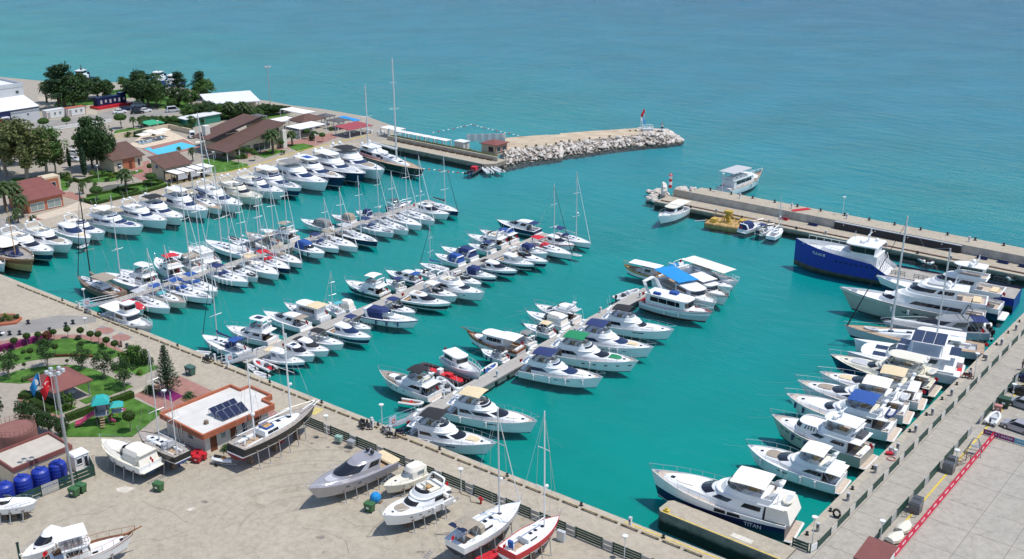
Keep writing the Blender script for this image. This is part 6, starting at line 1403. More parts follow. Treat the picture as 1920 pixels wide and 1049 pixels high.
  me = bpy.data.meshes.new('crown');me.from_pydata(g.v,[],g.f);me.materials.append(L_PALM)
 elif kindn == 'norfolk':      # tiered araucaria, 7 m
  t.tube([(0,0,-.1),(.03,0,3),(0,0,7.0)],.14,BARK,6,.03);ps,os = [],[]
  for i in range(19):
   z = .9+i*.32;q = 1.75*(1-i/20)+.12;n = 9
   for k in range(n):
    a = k*6.283/n+i*.37;m_ = int(36*(q/1.75)+8);s = nr.uniform(.12,1,m_)
    p = np.stack([q*s*math.cos(a),q*s*math.sin(a),z+.22*s*s*q],1)+nr.normal(0,.055,(m_,3));ps.append(p);os.append(np.tile([0,0,1.0],(m_,1)))
  me = leaf_mesh(np.vstack(ps),.085,np.vstack(os),L_CON)
 elif kindn == 'cypress':      # column, 6 m
  t.tube([(0,0,-.1),(0,0,1.2)],.10,BARK,6);a = nr.uniform(0,6.283,1900);z = nr.uniform(0,1,1900);q = .62*np.sin(np.pi*np.clip(z*.86+.12,0,1))**.6*nr.uniform(.75,1.05,1900)
  p = np.stack([q*np.cos(a),q*np.sin(a),.5+z*5.6],1);o = np.stack([np.cos(a),np.sin(a),np.full(1900,.3)],1);e = MB();e.tube([(0,0,.4),(0,0,2),(0,0,4.5),(0,0,6)],.45,L_CON,7,.1);me = leaf_mesh(p,.12,o,L_CON,extra=e)
 elif kindn == 'cycad':
  t.tube([(0,0,-.05),(0,0,.4)],.16,BARK,7);g = MB()
  for i in range(26):
   a = i*2.399;el = 1.1-.95*(i/26);pts = []
   for k in range(5): s = k/4;q = 1.1*s*math.cos(el);pts.append((q*math.cos(a),q*math.sin(a),.45+1.1*s*math.sin(el)-.6*s*s))
   for k in range(4):
    A,B_ = Vector(pts[k]),Vector(pts[k+1]);sd = Vector((-math.sin(a),math.cos(a),0))*.11
    g.add([A-sd,B_-sd*.8,B_+sd*.8,A+sd],[(0,1,2,3)],L_DARK)
  me = bpy.data.meshes.new('crown');me.from_pydata(g.v,[],g.f);me.materials.append(L_DARK)
 elif kindn == 'bush':         # rounded shrub, 1.6 m tall
  for k in range(4): t.tube([(0,0,-.05),(.3*math.cos(k*1.6),.3*math.sin(k*1.6),.6)],.04,BARK,4,.02)
  p,o = crown_pts(900,24,.95,.7,.32,.4);p += np.array([0,0,.8]);p[:,2] = np.maximum(p[:,2],.02);me = leaf_mesh(p,.10,o,[L_MID,L_BRT,L_DARK,L_LIME][seed % 4])
 tm = t.build('trunk');td = tm.data;bpy.data.objects.remove(tm);return td,me
PROTO = {}
def tree(kindn,p,label,h=1.0,var=0,cat='tree',name=None,group=None,w=None):
 key = (kindn,var)
 if key not in PROTO: PROTO[key] = proto_tree(kindn,var)
 td,cd = PROTO[key];e = empty(name or {'broad':'broadleaf_tree','dark':'evergreen_tree','pine':'pine_tree','magnolia':'magnolia_tree','topiary':'topiary_tree','mushroom':'clipped_tree','palm':'palm_tree','norfolk':'norfolk_pine','cypress':'cypress_tree','cycad':'cycad','bush':'shrub'}[kindn],(p[0],p[1],p[2] if len(p) > 2 else ZQ),rnd.uniform(0,6.28),label,cat,group)
 w = w or h;e.scale = (w,w,h)
 for n,d in (('trunk',td),('crown',cd)):
  o = bpy.data.objects.new(n,d);col.objects.link(o);o.parent = e
 return e
def hedge(label,pts,w,h,m=None,group='clipped hedges',z=None,name='hedge',n_per=90):
 m = m or L_HEDGE;z = ZQ if z is None else z;e = MB();ps,os = [],[]
 a0 = Vector((pts[0][0],pts[0][1],0));
 for i in range(len(pts)-1):
  a = Vector((pts[i][0],pts[i][1],0));b = Vector((pts[i+1][0],pts[i+1][1],0));d = (b-a);L = d.length;d.normalize();s = Vector((-d.y,d.x,0))*w/2
  q = .92;v = [(a-s*q),(b-s*q),(b+s*q),(a+s*q)]
  e.add([(p.x,p.y,0) for p in v]+[(p.x,p.y,h*.95) for p in v],[(4,5,6,7),(0,1,5,4),(1,2,6,5),(2,3,7,6),(3,0,4,7)],m)
  n = int(n_per*L*(w+2*h)/2);u = nr.uniform(0,1,n);k = nr.uniform(-1,1,n);top = nr.uniform(0,1,n) < w/(w+2*h)
  off = np.where(top,k,np.sign(k));zz = np.where(top,h*nr.uniform(.93,1.05,n),nr.uniform(0,1,n)*h)
  c = np.array(a)[None,:]+np.outer(u*L,np.array(d))+np.outer(off,np.array(s));c[:,2] = zz;c += nr.normal(0,.03,c.shape)
  o = np.where(top[:,None],np.array([[0,0,1.]]),np.outer(off,np.array(s)/(w/2)));ps.append(c);os.append(o)
 me = leaf_mesh(np.vstack(ps),.075,np.vstack(os),m,'hedge',e);o = bpy.data.objects.new(name,me);col.objects.link(o);o.location = (0,0,z);tag(o,label,'hedge',group);return o
# ================================================================ BUILDING AND STREET-FURNITURE HELPERS
STUC = mat('stucco_white',(.66,.63,.57),.9,var=.06,scale=.8,bump=.2);STUCC = mat('stucco_cream',(.60,.50,.36),.9,var=.08,scale=.8,bump=.2);BRICKO = mat('terracotta_cladding',(.42,.15,.075),.85,var=.15,scale=1.5,bump=.3)
ROOFB = mat('brown_roof_sheet',(.115,.060,.045),.75,var=.12,scale=.7);ROOFR = mat('red_brown_roof',(.20,.065,.055),.7,var=.1,scale=.7);ROOFK = mat('dark_ridge',(.03,.022,.025),.7);ROOFG = mat('grey_felt_roof',(.10,.10,.105),.85,var=.12,scale=.8)
ROOFW = mat('white_sheet_roof',(.72,.72,.73),.5,var=.05,scale=.3);TILER = mat('brick_red_paint',(.40,.12,.06),.8,var=.12,scale=1.2)
DOORB = mat('brown_door',(.16,.05,.025),.6,var=.1);FRAMEW = mat('white_frame',(.72,.72,.70),.5);PANEL = mat('grey_cladding',(.52,.53,.54),.5,var=.05,scale=.5)
WGLASS = mat('window_glass',(.03,.04,.05),.08,spec=.6);PGLASS = mat('pale_glazing',(.25,.30,.28),.1,spec=.6)
STEELG = mat('green_steel',(.012,.055,.040),.5,var=.12,scale=2);GREYB = mat('grey_sheet',(.38,.38,.36),.7,var=.1)
class Bld:
 """a building standing on the land; parts are its children, positions are in metres from its own corner"""
 def __init__(s,name,label,x,y,cat='building',group=None,rz=0.0,z=ZQ): s.e = empty(name,(x,y,z),rz,label,cat,group)
 def box(s,name,x0,x1,y0,y1,z0,z1,m,parent=None,taper=0): b = MB();b.box(x0,x1,y0,y1,z0,z1,m,taper);return b.build(name,parent or s.e)
 def mesh(s,name,mb,parent=None): return mb.build(name,parent or s.e)
 def window(s,face,a,b,z0,z1,at,m=None,name='window',bars=1,frame=None):
  """face 'x+','x-','y+','y-': a..b along the wall, at = wall plane"""
  d = .05;fr = MB();gl = MB();m = m or WGLASS
  def B_(mb,p,q,r,t,dd0,dd1,mm):
   if face[0] == 'x': sgn = 1 if face[1] == '+' else -1;mb.box(*sorted((at+sgn*dd0,at+sgn*dd1)),p,q,r,t,mm)
   else: sgn = 1 if face[1] == '+' else -1;mb.box(p,q,*sorted((at+sgn*dd0,at+sgn*dd1)),r,t,mm)
  f = frame or FRAMEW;w = .08
  B_(fr,a,b,z1-w,z1,-.02,d,f);B_(fr,a,b,z0,z0+w,-.02,d+.03,f);B_(fr,a,a+w,z0,z1,-.02,d,f);B_(fr,b-w,b,z0,z1,-.02,d,f)
  for i in range(1,bars): u = lerp(a,b,i/bars);B_(fr,u-w/2,u+w/2,z0,z1,-.02,d-.005,f)
  o = fr.build(name+'_frame',s.e);B_(gl,a+w,b-w,z0+w,z1-w,-.02,.012,m);gl.build('pane',o);return o
 def door(s,face,a,b,z1,at,m=None,z0=0.0): o = s.window(face,a,b,z0,z1,at,m or DOORB,'door',1,DOORB);return o
 def shed_roof(s,x0,x1,y0,y1,z0,z1,m,th=.18,over=.4,axis='x',ridge=None):
  """single slope rising from z0 (at x1) to z1 (at x0)"""
  b = MB();x0 -= over;x1 += over;y0 -= over;y1 += over
  v = [(x0,y0,z1),(x1,y0,z0),(x1,y1,z0),(x0,y1,z1)];b.add(v+[(p[0],p[1],p[2]+th) for p in v],[(3,2,1,0),(4,5,6,7),(0,1,5,4),(1,2,6,5),(2,3,7,6),(3,0,4,7)],m);return b.build('roof',s.e)
 def gable(s,x0,x1,y0,y1,z0,z1,m,axis='y',th=.16,over=.4,gm=None,name='roof'):
  b = MB();X0,X1,Y0,Y1 = x0-over,x1+over,y0-over,y1+over
  if axis == 'y': xm = (x0+x1)/2;A = [(X0,Y0,z0),(xm,Y0,z1),(X1,Y0,z0)];C = [(X0,Y1,z0),(xm,Y1,z1),(X1,Y1,z0)]
  else: ym = (y0+y1)/2;A = [(X0,Y0,z0),(X0,ym,z1),(X0,Y1,z0)];C = [(X1,Y0,z0),(X1,ym,z1),(X1,Y1,z0)]
  up = lambda P_: [(p[0],p[1],p[2]+th) for p in P_]
  v = A+C+up(A)+up(C);f = [(6,7,10,9),(7,8,11,10),(0,3,4,1),(1,4,5,2),(0,1,7,6),(1,2,8,7),(3,9,10,4),(4,10,11,5),(0,6,9,3),(2,5,11,8)];b.add(v,f,m);o = b.build(name,s.e)
  if gm:
   g = MB();k = over*(z1-z0)/((x1-x0 if axis == 'y' else y1-y0)/2+over)
   if axis == 'y':
    for yy in (y0,y1): g.add([(x0,yy,z0-.6),(x1,yy,z0-.6),(x1,yy,z0+k),((x0+x1)/2,yy,z1),(x0,yy,z0+k)],[(0,1,2,3,4)],gm)
   else:
    for xx in (x0,x1): g.add([(xx,y0,z0-.6),(xx,y1,z0-.6),(xx,y1,z0+k),(xx,(y0+y1)/2,z1),(xx,y0,z0+k)],[(0,1,2,3,4)],gm)
   g.build('gable_wall',s.e)
  return o
 def hip(s,x0,x1,y0,y1,z0,z1,m,th=.15,name='roof',ridge=0.0):
  b = MB();xm,ym = (x0+x1)/2,(y0+y1)/2;r = ridge
  v = [(x0,y0,z0),(x1,y0,z0),(x1,y1,z0),(x0,y1,z0),(x0,y0,z0+th),(x1,y0,z0+th),(x1,y1,z0+th),(x0,y1,z0+th),(xm,ym-r,z1),(xm,ym+r,z1)]
  f = [(0,1,5,4),(1,2,6,5),(2,3,7,6),(3,0,4,7),(3,2,1,0),(4,5,8),(5,6,9,8),(6,7,9),(7,4,8,9)];b.add(v,f,m);return b.build(name,s.e)
 def posts(s,pts,z0,z1,r=.08,m=None):
  for x,y in pts: b = MB();b.box(x-r,x+r,y-r,y+r,z0,z1,m or FRAMEW);b.build('post',s.e)
def pergola(label,x0,x1,y0,y1,h,m=None,slats=True,fabric=None,group='white pergolas',axis='y',name='pergola'):
 B_ = Bld(name,label,(x0+x1)/2,(y0+y1)/2,'pergola',group);w,d = (x1-x0)/2,(y1-y0)/2;m = m or FRAMEW
 nx = 3 if d > 4 else 2
 B_.posts([(sx*w,lerp(-d,d,i/(nx-1))) for sx in (-1,1) for i in range(nx)],0,h,.09,m)
 for sx in (-1,1): B_.box('beam',sx*w-.09,sx*w+.09,-d,d,h,h+.2,m)
 if fabric:
  n = max(2,int(2*d/2.2))
  for i in range(n): B_.box('roof_panel',-w-.2,w+.2,lerp(-d,d,i/n)+.03,lerp(-d,d,(i+1)/n)-.03,h+.22,h+.28,fabric)
 else:
  n = max(4,int(2*d/.9))
  for i in range(n+1): y = lerp(-d,d,i/n);B_.box('slat',-w-.3,w+.3,y-.06,y+.06,h+.2,h+.36,m)
 return B_
def lamp_post(label,p,h,heads=1,name='lamp_post',group='lamp posts',r=.06,disc=True):
 e = empty(name,(p[0],p[1],p[2] if len(p) > 2 else ZQ),0,label,'lamp',group);b = MB();b.tube([(0,0,-.05),(0,0,h)],r,GALV if h > 6 else FRAMEW,7,r*.7);b.build('pole',e)
 b = MB()
 if disc: b.cyl(0,0,h,h+.12,.34,FRAMEW,10);b.cyl(0,0,h-.3,h,.12,FRAMEW,8);b.build('lamp_head',e)
 else:
  for k in range(6): a = k*1.05;b.tube([(.9*math.cos(a),.9*math.sin(a),h-.4),(.9*math.cos(a+1.05),.9*math.sin(a+1.05),h-.4)],.05,GALV,4);b.rbox(.9*math.cos(a)-.2,.9*math.cos(a)+.2,.9*math.sin(a)-.2,.9*math.sin(a)+.2,h-.35,h+.05,LGREY,.05);b.tube([(0,0,h-.4),(.9*math.cos(a),.9*math.sin(a),h-.4)],.04,GALV,4)
  b.build('floodlight_ring',e)
 return e
def flag_pole(label,p,h,fm,design=None,group='flags',wave=1.0,size=1.0,ang=0.0):
 e = empty('flag_pole',(p[0],p[1],p[2] if len(p) > 2 else ZQ),ang,label,'flag',group);b = MB();b.tube([(0,0,-.05),(0,0,h)],.05,FRAMEW,6,.035);b.build('pole',e)
 b = MB();n = 6;top,bot = [],[]
 for i in range(n+1): s = i/n;x = -.05-1.3*size*s*.8;y = .14*math.sin(s*7)*size;dz = -1.1*size*s*s-.35*size*s;top.append((x,y,h-.1+dz));bot.append((x*.75,y+.05,h-.1-1.25*size+dz*.9))
 b.loft([top,bot],fm,False);f = b.build('flag',e)
 if design == 'star':           # crescent and star, white, both sides
  for sd in (-1,1):
   g = MB();cx,cz = -.42*size,h-1.0*size;n = 14;v = []
   for k in range(n+1): a = .7+k/n*(2*math.pi-1.4);v.append((cx-.30*size*math.cos(a)*-1,.02,cz+.30*size*math.sin(a)))
   for k in range(n+1): a = .95+(1-k/n)*(2*math.pi-1.9);v.append((cx+.07*size+.24*size*math.cos(a),.02,cz+.24*size*math.sin(a)))
   v = [(x,.11*math.sin(7*min(1,-x/(1.04*size)))*size+.03*sd+.02,z) for x,_,z in v];q = [(k,k+1,2*n+1-k-1+0,2*n+1-k) for k in range(n)];g.add(v,q,WHITE);g.build('crescent',f)
   g = MB();sx = cx+.42*size*-1+.75*size*-.0;sx = cx-.38*size;g.add([(sx+.13*size*math.cos(1.5708+k*math.pi/5)*(1 if k % 2 == 0 else .4),.11*math.sin(7*min(1,-sx/(1.04*size)))*size+.03*sd+.02,cz-.1*size+.13*size*math.sin(1.5708+k*math.pi/5)*(1 if k % 2 == 0 else .4)) for k in range(10)],[tuple(range(10))],WHITE);g.build('star',f)
 elif design == 'disc':
  for sd in (-1,1): g = MB();n = 12;cx,cz = -.45*size,h-1.0*size;g.add([(cx+.3*size*math.cos(k*.5236),.12*math.sin(7*min(1,.45))*size+.03*sd+.02,cz+.36*size*math.sin(k*.5236)) for k in range(n)],[tuple(range(n))],WHITE);g.build('disc',f)
 return e
def bin_(label,p,m,s=1.0,rz=0.0,group='waste bins'):
 e = empty('waste_bin',(p[0],p[1],p[2] if len(p) > 2 else ZQ),rz,label,'bin',group);b = MB();b.loft([[(-.5*s,-.35*s,.15),(.5*s,-.35*s,.15),(.5*s,.35*s,.15),(-.5*s,.35*s,.15)],[(-.62*s,-.45*s,1.1*s),(.62*s,-.45*s,1.1*s),(.62*s,.45*s,1.1*s),(-.62*s,.45*s,1.1*s)]],m,True,True);b.build('body',e)
 b = MB();b.rbox(-.66*s,.66*s,-.5*s,.5*s,1.1*s,1.25*s,m,.1);b.build('lid',e)
 b = MB()
 for x in (-.45*s,.45*s): b.cyl(x,-.3*s,0,.16,.09,RUBBER,7);b.cyl(x,.3*s,0,.16,.09,RUBBER,7)
 b.build('wheel',e);b = MB();b.box(-.18*s,.18*s,-.47*s,-.43*s,.55*s,.8*s,WHITE);b.build('sticker',e);return e
def car(label,p,rz,m,name='parked_car',van=False,group='parked cars'):
 e = empty(name,(p[0],p[1],ZQ+.01),rz,label,'car',group);L,w,h = (4.7,.92,1.9) if van else (4.4,.88,1.42)
 b = MB();rg = []
 for x,z0,z1,q in ((-L/2,.35,.80,.86),(-L/2+.15,.22,.88,.95),(-1.3,.2,.92,1),(0,.2,.92,1),(1.2,.2,.86,1),(L/2-.3,.22,.72,.94),(L/2,.34,.58,.82)): rg.append([(x,-w*q,z0),(x,-w*q,z1*.7),(x,-w*q*.96,z1),(x,w*q*.96,z1),(x,w*q,z1*.7),(x,w*q,z0)])
 b.loft(rg,m,True,True);bd = b.build('body',e)
 x = [-L/2+.25,-L/2+.55,1.0,1.75] if van else [-1.75,-1.0,.35,1.25]
 b = MB();A = [(x[0],-w*.92,.86),(x[3],-w*.92,.84),(x[3],w*.92,.84),(x[0],w*.92,.86)];C = [(x[1],-w*.76,h),(x[2],-w*.76,h),(x[2],w*.76,h),(x[1],w*.76,h)];b.loft([A,C],m,True);b.add(C,[(0,1,2,3)],m);b.build('cabin',e)
 def pane(a,c,nm,off):
  g = MB();v = [tuple(lerp(lerp(a[0][k],a[1][k],s),lerp(c[0][k],c[1][k],s),t) + off[k] for k in range(3)) for s,t in ((.08,.14),(.92,.14),(.92,.90),(.08,.90))];g.add(v,[(0,1,2,3)],GLASS);g.build(nm,e)
 pane((A[0],A[1]),(C[0],C[1]),'side_window',(0,-.015,.003));pane((A[3],A[2]),(C[3],C[2]),'side_window',(0,.015,.003));pane((A[1],A[2]),(C[1],C[2]),'windscreen',(.012,0,.01));pane((A[3],A[0]),(C[3],C[0]),'rear_window',(-.012,0,.01))
 for sx in (-1.35,1.35):
  for sy in (-1,1):
   g = MB();g.cyl(0,0,-.1,.1,.32,RUBBER,12);g.v = [(sx+v[0],sy*(w-.06)+v[2],.32+v[1]) for v in g.v];o = g.build('wheel',e);g = MB();g.cyl(0,0,-.105,.105,.19,STEEL,8);g.v = [(sx+v[0],sy*(w-.05)+v[2],.32+v[1]) for v in g.v];g.build('rim',o)
 for sy in (-1,1): g = MB();g.box(L/2-.22,L/2-.06,sy*.55-.14,sy*.55+.14,.52,.64,LGLASS);g.build('headlight',e);g = MB();g.box(-L/2-.005,-L/2+.1,sy*.58-.12,sy*.58+.12,.58,.74,REDC);g.build('tail_light',e)
 return e
def scooter(label,p,rz,m,group='motorbikes on the quay'):
 e = empty('motorbike',(p[0],p[1],ZQ+.01),rz,label,'motorbike',group)
 for x in (-.6,.6):
  b = MB();b.tube([(x+.24*math.cos(k*.628),0,.27+.24*math.sin(k*.628)) for k in range(11)],.06,RUBBER,5);b.build('wheel',e)
 b = MB();b.rbox(-.75,.05,-.16,.16,.4,.75,m,.1);b.rbox(.0,.35,-.14,.14,.25,.38,m,.05);b.rbox(.35,.55,-.2,.2,.35,.95,m,.08);b.build('body',e)
 b = MB();b.rbox(-.7,.05,-.14,.14,.75,.85,BLACK,.06);b.build('saddle',e);b = MB();b.tube([(.6,0,.3),(.42,0,1.0)],.035,STEEL,5);b.tube([(.4,-.33,1.05),(.42,0,1.0),(.4,.33,1.05)],.025,BLACK,5);b.build('handlebar',e);return e
def pedestal(label,p,h=1.1,group='service pedestals',z=None,m=None):
 e = empty('service_pedestal',(p[0],p[1],ZQ if z is None else z),0,label,'pedestal',group);b = MB();b.rbox(-.17,.17,-.17,.17,0,h,m or FRAMEW,.05);b.build('cabinet',e);b = MB();b.rbox(-.2,.2,-.2,.2,h,h+.1,LGREY,.06);b.build('cap',e);b = MB();b.box(-.12,.12,-.185,-.165,h*.55,h*.85,DGREY);b.build('socket_panel',e);return e
def bollard(label,p,z=None,m=None,group='mooring bollards',s=1.0):
 e = empty('mooring_bollard',(p[0],p[1],ZQ+.02 if z is None else z),rnd.uniform(0,6),label,'bollard',group);b = MB();b.cyl(0,0,0,.32*s,.13*s,m or BLACK,8,.11*s);b.cyl(0,0,.32*s,.42*s,.2*s,m or BLACK,8,.17*s);b.build('post',e);b = MB();b.cyl(0,0,0,.04,.26*s,m or BLACK,8);b.build('base_plate',e);return e
def fence_panel(label,a,c,h=1.25,boards=4,m=None,group=None,name='fence_panel',bm=None):
 d = Vector((c[0]-a[0],c[1]-a[1],0));L = d.length;e = empty(name,(a[0],a[1],ZQ+.01),math.atan2(d.y,d.x),label,'fence',group);m = m or STEELG
 for x in (0,L): b = MB();b.box(x-.05,x+.05,-.05,.05,0,h+.05,m);b.build('post',e)
 bh = h/boards
 for i in range(boards): b = MB();b.box(.05,L-.05,-.025,.025,.08+i*bh,.08+i*bh+bh*.78,bm or m);b.build('board',e)
 return e
def stands(label,b,ts,ground=ZQ):
 """props under a boat ashore: one stand per pair of props, plus keel blocks"""
 e = empty('boat_cradle',(b.root.location.x,b.root.location.y,ground),b.root.rotation_euler.z,label,'boat stand','props under the boats ashore');L = b.L;z0 = b.root.location.z-ground
 for t in ts:
  for sd in (1,-1):
   q = b.hp(t,3.4);g = MB();x = q[0]-L/2
   g.tube([(x,sd*(q[1]+.02),q[2]+z0-.05),(x,sd*(q[1]+.28),.0)],.06,GALV,5);g.tube([(x-.3,sd*(q[1]+.25),.04),(x+.3,sd*(q[1]+.25),.04)],.05,GALV,4);g.rbox(x-.15,x+.15,sd*(q[1]+.0)-.08,sd*(q[1]+.0)+.08,q[2]+z0-.22,q[2]+z0-.02,BROWNW,.03);g.build('prop',e)
 for t in (ts[0]+.02,(ts[0]+ts[-1])/2,ts[-1]-.02):
  g = MB();x = b.hp(t,0)[0]-L/2;zz = b.hp(t,0)[2]+z0
  g.box(x-.25,x+.25,-.45,.45,0,max(.1,zz*.5),BROWNW);g.box(x-.2,x+.2,-.35,.35,max(.1,zz*.5)+.003,max(.12,zz),BROWNW);g.build('keel_block',e)
 return e
# ================================================================ NEAR SHORE: garden, club house, tanks, boatyard
# ---- paving and lawns
flat('garden_paving','B1',[(-300,300),(0,180),(200,165),(480,128),(760,128),(900,150),(1010,205),(1120,295),(1330,360),(1480,430),(1600,500),(1907,650),(1907,1000),(1300,1049),(0,1049),(-300,800)],ZQ+.016,PAVG)
flat('red_path','B1',[(-300,330),(0,190),(200,170),(480,135),(760,135),(890,155),(1000,208),(1110,292),(1050,320),(900,240),(700,175),(480,190),(200,250),(0,290),(-300,420)],ZQ+.024,PAVR)
def lawn(pts,f='B1',z=ZQ+.06): return flat('lawn',f,pts,z,GRASS)
lawn([(0,330),(110,275),(300,212),(480,180),(610,165),(730,172),(860,205),(960,243),(1108,303),(1005,352),(830,338),(660,332),(500,338),(380,352),(250,372),(140,402),(0,440)])
lawn([(0,510),(150,458),(330,425),(500,406),(680,406),(850,447),(990,512),(1195,600),(770,757),(640,690),(520,600),(330,560),(180,572),(0,563)])
lawn([(560,960),(1180,698),(1460,828),(1180,1049),(520,1049)])
lawn([(1010,480),(1110,305),(1210,300),(1420,432),(1250,508),(1170,470)],z=ZQ+.055)
lawn([(180,640),(330,640),(690,785),(520,855),(280,760)],z=ZQ+.06)
flat('red_terrace','B1',[(1195,675),(1440,560),(1600,500),(1907,640),(1907,720),(1520,800),(1465,825)],ZQ+.026,PAVR)
flat('red_walk','B1',[(330,640),(560,870),(520,895),(180,740),(150,690)],ZQ+.022,PAVR)
flat('concrete_walk','B1',[(590,880),(1290,595),(1330,612),(600,915)],ZQ+.034,CONCL)
flat('flower_bed','B1',[(1390,665),(1490,610),(1640,685),(1540,735)],ZQ+.06,leafmat('foliage_flowering',(.2,.01,.1),(.35,.04,.2)))
for i,q in enumerate([[(1240,655),(1330,605),(1450,640),(1370,690)],[(1610,715),(1700,665),(1770,690),(1670,745)]]): flat('planting_bed','B1',q,ZQ+.05,SOIL)
for q in ([(825,105),(910,50),(1045,95),(960,135)],[(980,170),(1070,112),(1195,155),(1095,200)]):
 flat('paving_emblem','B1',q,ZQ+.02,MGREY);cx = sum(a for a,_ in q)/4;cy = sum(b for _,b in q)/4
 flat('paving_emblem_inset','B1',[(cx+85*math.cos(k*.5236),cy+30*math.sin(k*.5236)) for k in range(12)],ZQ+.024,PAVR)
flat('road_arc','B1',[(-200,210),(-200,60),(0,40),(240,10),(520,-40),(860,-30),(860,20),(640,60),(330,110),(0,175)],ZQ+.014,ASPH)
flat('planter_kerb','B1',[(-100,60),(0,58),(150,40),(200,-5),(130,-40),(-100,-40)],ZQ+.35,TILER);flat('planter_bed','B1',[(-100,45),(0,45),(130,28),(175,-8),(120,-32),(-100,-32)],ZQ+.38,SOIL)
for i,(x,y) in enumerate([(20,15),(90,5),(150,-10),(50,-15)]): tree('bush',W('B1',x,y,ZQ+.3),f'small flowering shrub, {ORD[i]} in the red planter at the left edge',.55,3 if i % 2 else 2,'shrub',group='planter shrubs')
# ---- trees
for i,(x,y) in enumerate([(138,272),(250,228),(350,207),(487,182),(610,163),(730,177),(818,207),(887,210),(960,264),(1035,297)]):
 tree('topiary',W('B1',x,y),f'clipped ball tree beside the red path, {ORD[i]} from the left',rnd.uniform(.98,1.15),0,group='ball trees along the red path')
for lab,x,y,h in [('clipped ball tree inside the upper lawn, left',280,350,.95),('clipped ball tree behind the second magnolia',500,315,1.0),('tiny round yellow-green tree beside the curved path',605,408,.55),('tiny pale tree at the left of the curved path',222,445,.6),('small ball tree on the playground lawn',1170,1000,1.6)]: tree('topiary',W('B1',x,y),lab,h,0,group='single ball trees')
for i,(x,y,h) in enumerate([(80,515,1.02),(428,432,1.05),(738,442,.86),(932,527,.98),(1112,607,1.05)]):
 tree('magnolia',W('B1',x,y),f'glossy dark magnolia tree on the gazebo lawn, {ORD[i]} from the left',h,i % 2,group='magnolias on the lawn')
tree('norfolk',W('B1',1507,660),'tall tiered Norfolk pine in the pink flower bed',1.12)
tree('cycad',W('B1',1345,645),'cycad left of the Norfolk pine',1.15,cat='plant');tree('cycad',W('B1',1690,692),'cycad right of the Norfolk pine, beside the club house',.95,cat='plant')
tree('bush',W('B1',1165,400),'large round shrub at the left of the small lawn',1.8,1,'shrub',w=1.6);tree('bush',W('B1',1270,405),'large round shrub at the right of the small lawn',1.7,2,'shrub',w=1.25);tree('bush',W('B1',1210,345),'bright shrub behind the two large shrubs',1.4,1,'shrub');tree('bush',W('B1',1250,490),'low yellow-green shrub at the path corner',.5,3,'shrub');tree('bush',W('B1',1340,395),'small reddish shrub by the terrace edge',.7,2,'shrub')
for i,(x,y,s) in enumerate([(700,180,.5),(910,245,.55),(725,232,.55),(130,340,.4),(210,300,.4)]): tree('bush',W('B1',x,y),f'low shrub on the upper lawn, {ORD[i]} of the scattered ones',s,2,'shrub',group='low shrubs on the upper lawn')
for i,(x,y,h,k) in enumerate([(230,930,.52,'dark'),(330,985,.48,'dark'),(440,1015,.46,'dark'),(560,1045,.42,'dark'),(-10,870,.4,'pine')]):
 tree(k,W('B1',x,y),f'dense evergreen behind the brown tank, {ORD[i]} from the left' if i < 4 else 'pine tree at the left edge above the brown tank',h,1 if i % 2 else 3,w=h*.85)
tree('bush',W('B1',600,800),'bright green shrub beside the flag poles',1.6,1,'shrub',w=1.1)
hedge('long clipped hedge between walk and playground',[W('B1',600,905),W('B1',1190,690)],1.0,1.0)
hedge('short clipped hedge, upper one left of the flags',[W('B1',190,690),W('B1',310,700)],1.5,.8);hedge('clipped hedge, middle one left of the flags',[W('B1',330,700),W('B1',480,775)],.9,.8);hedge('clipped hedge, lowest one left of the flags',[W('B1',290,745),W('B1',470,830)],1.0,.8)
hedge('low hedge behind the gazebo',[W('B1',200,560),W('B1',400,490)],.7,.7,L_MID);hedge('dark red border along the curved path',[W('B1',390,345),W('B1',500,330),W('B1',660,325),W('B1',830,335)],.45,.35,L_RUST)
hedge('purple bougainvillea hedge along the red path',[W('B1',-20,285),W('B1',100,255),W('B1',250,215),W('B1',440,160)],.9,.9,L_PINK);hedge('rounded dark hedge end on the red path',[W('B1',395,185),W('B1',445,150)],1.0,1.1,L_RUST)
# ---- gazebo
G = Bld('gazebo','open garden gazebo with square dark red pyramid roof',-139.6,66.6,'gazebo')
G.hip(-3.7,3.7,-3.0,3.0,2.55,4.5,ROOFR,.14);G.posts([(sx*3.1,sy*2.5) for sx in (-1,1) for sy in (-1,1)],0,2.6,.08,GALV)
b = MB();b.box(-3.3,3.3,-2.7,2.7,-.02,.12,PAVG);G.mesh('floor',b);b = MB();b.tube([(0,0,4.4),(0,0,5.1)],.04,STEEL,4);G.mesh('finial',b)
for x,y in ((-1.2,-.8),(1.2,.8),(1.3,-1.0)):
 b = MB();b.cyl(x,y,.12,.8,.05,WHITE,6);b.cyl(x,y,.8,.84,.55,WHITE,12);G.mesh('table',b)
# ---- playground set
pg = empty('playground_set',W('B1',925,925),R(58),'playground tower with teal roof and two pink slides','playground')
PINK = mat('pink_plastic',(.62,.10,.22),.4);TEALP = mat('teal_plastic',(.02,.38,.36),.4);LILAC = mat('lilac_plastic',(.42,.40,.44),.5)
b = MB();
for x in (-.6,.6):
 for y in (-.6,.6): b.tube([(x,y,0),(x,y,2.7)],.06,DGREY,6)
b.build('tower_posts',pg);b = MB();b.box(-.7,.7,-.7,.7,1.2,1.28,LILAC);b.box(-.7,.7,.64,.7,1.28,2.0,LILAC);b.box(-.7,-.64,-.7,.7,1.28,2.0,LILAC);b.build('platform',pg)
b = MB();b.loft([[(-.95,-.95,2.65),(.95,-.95,2.65),(.95,.95,2.65),(-.95,.95,2.65)],[(-.8,-.8,2.9),(.8,-.8,2.9),(.8,.8,2.9),(-.8,.8,2.9)],[(-.4,-.5,3.3),(.4,-.5,3.3),(.4,.5,3.3),(-.4,.5,3.3)]],TEALP,True,True);b.build('roof',pg)
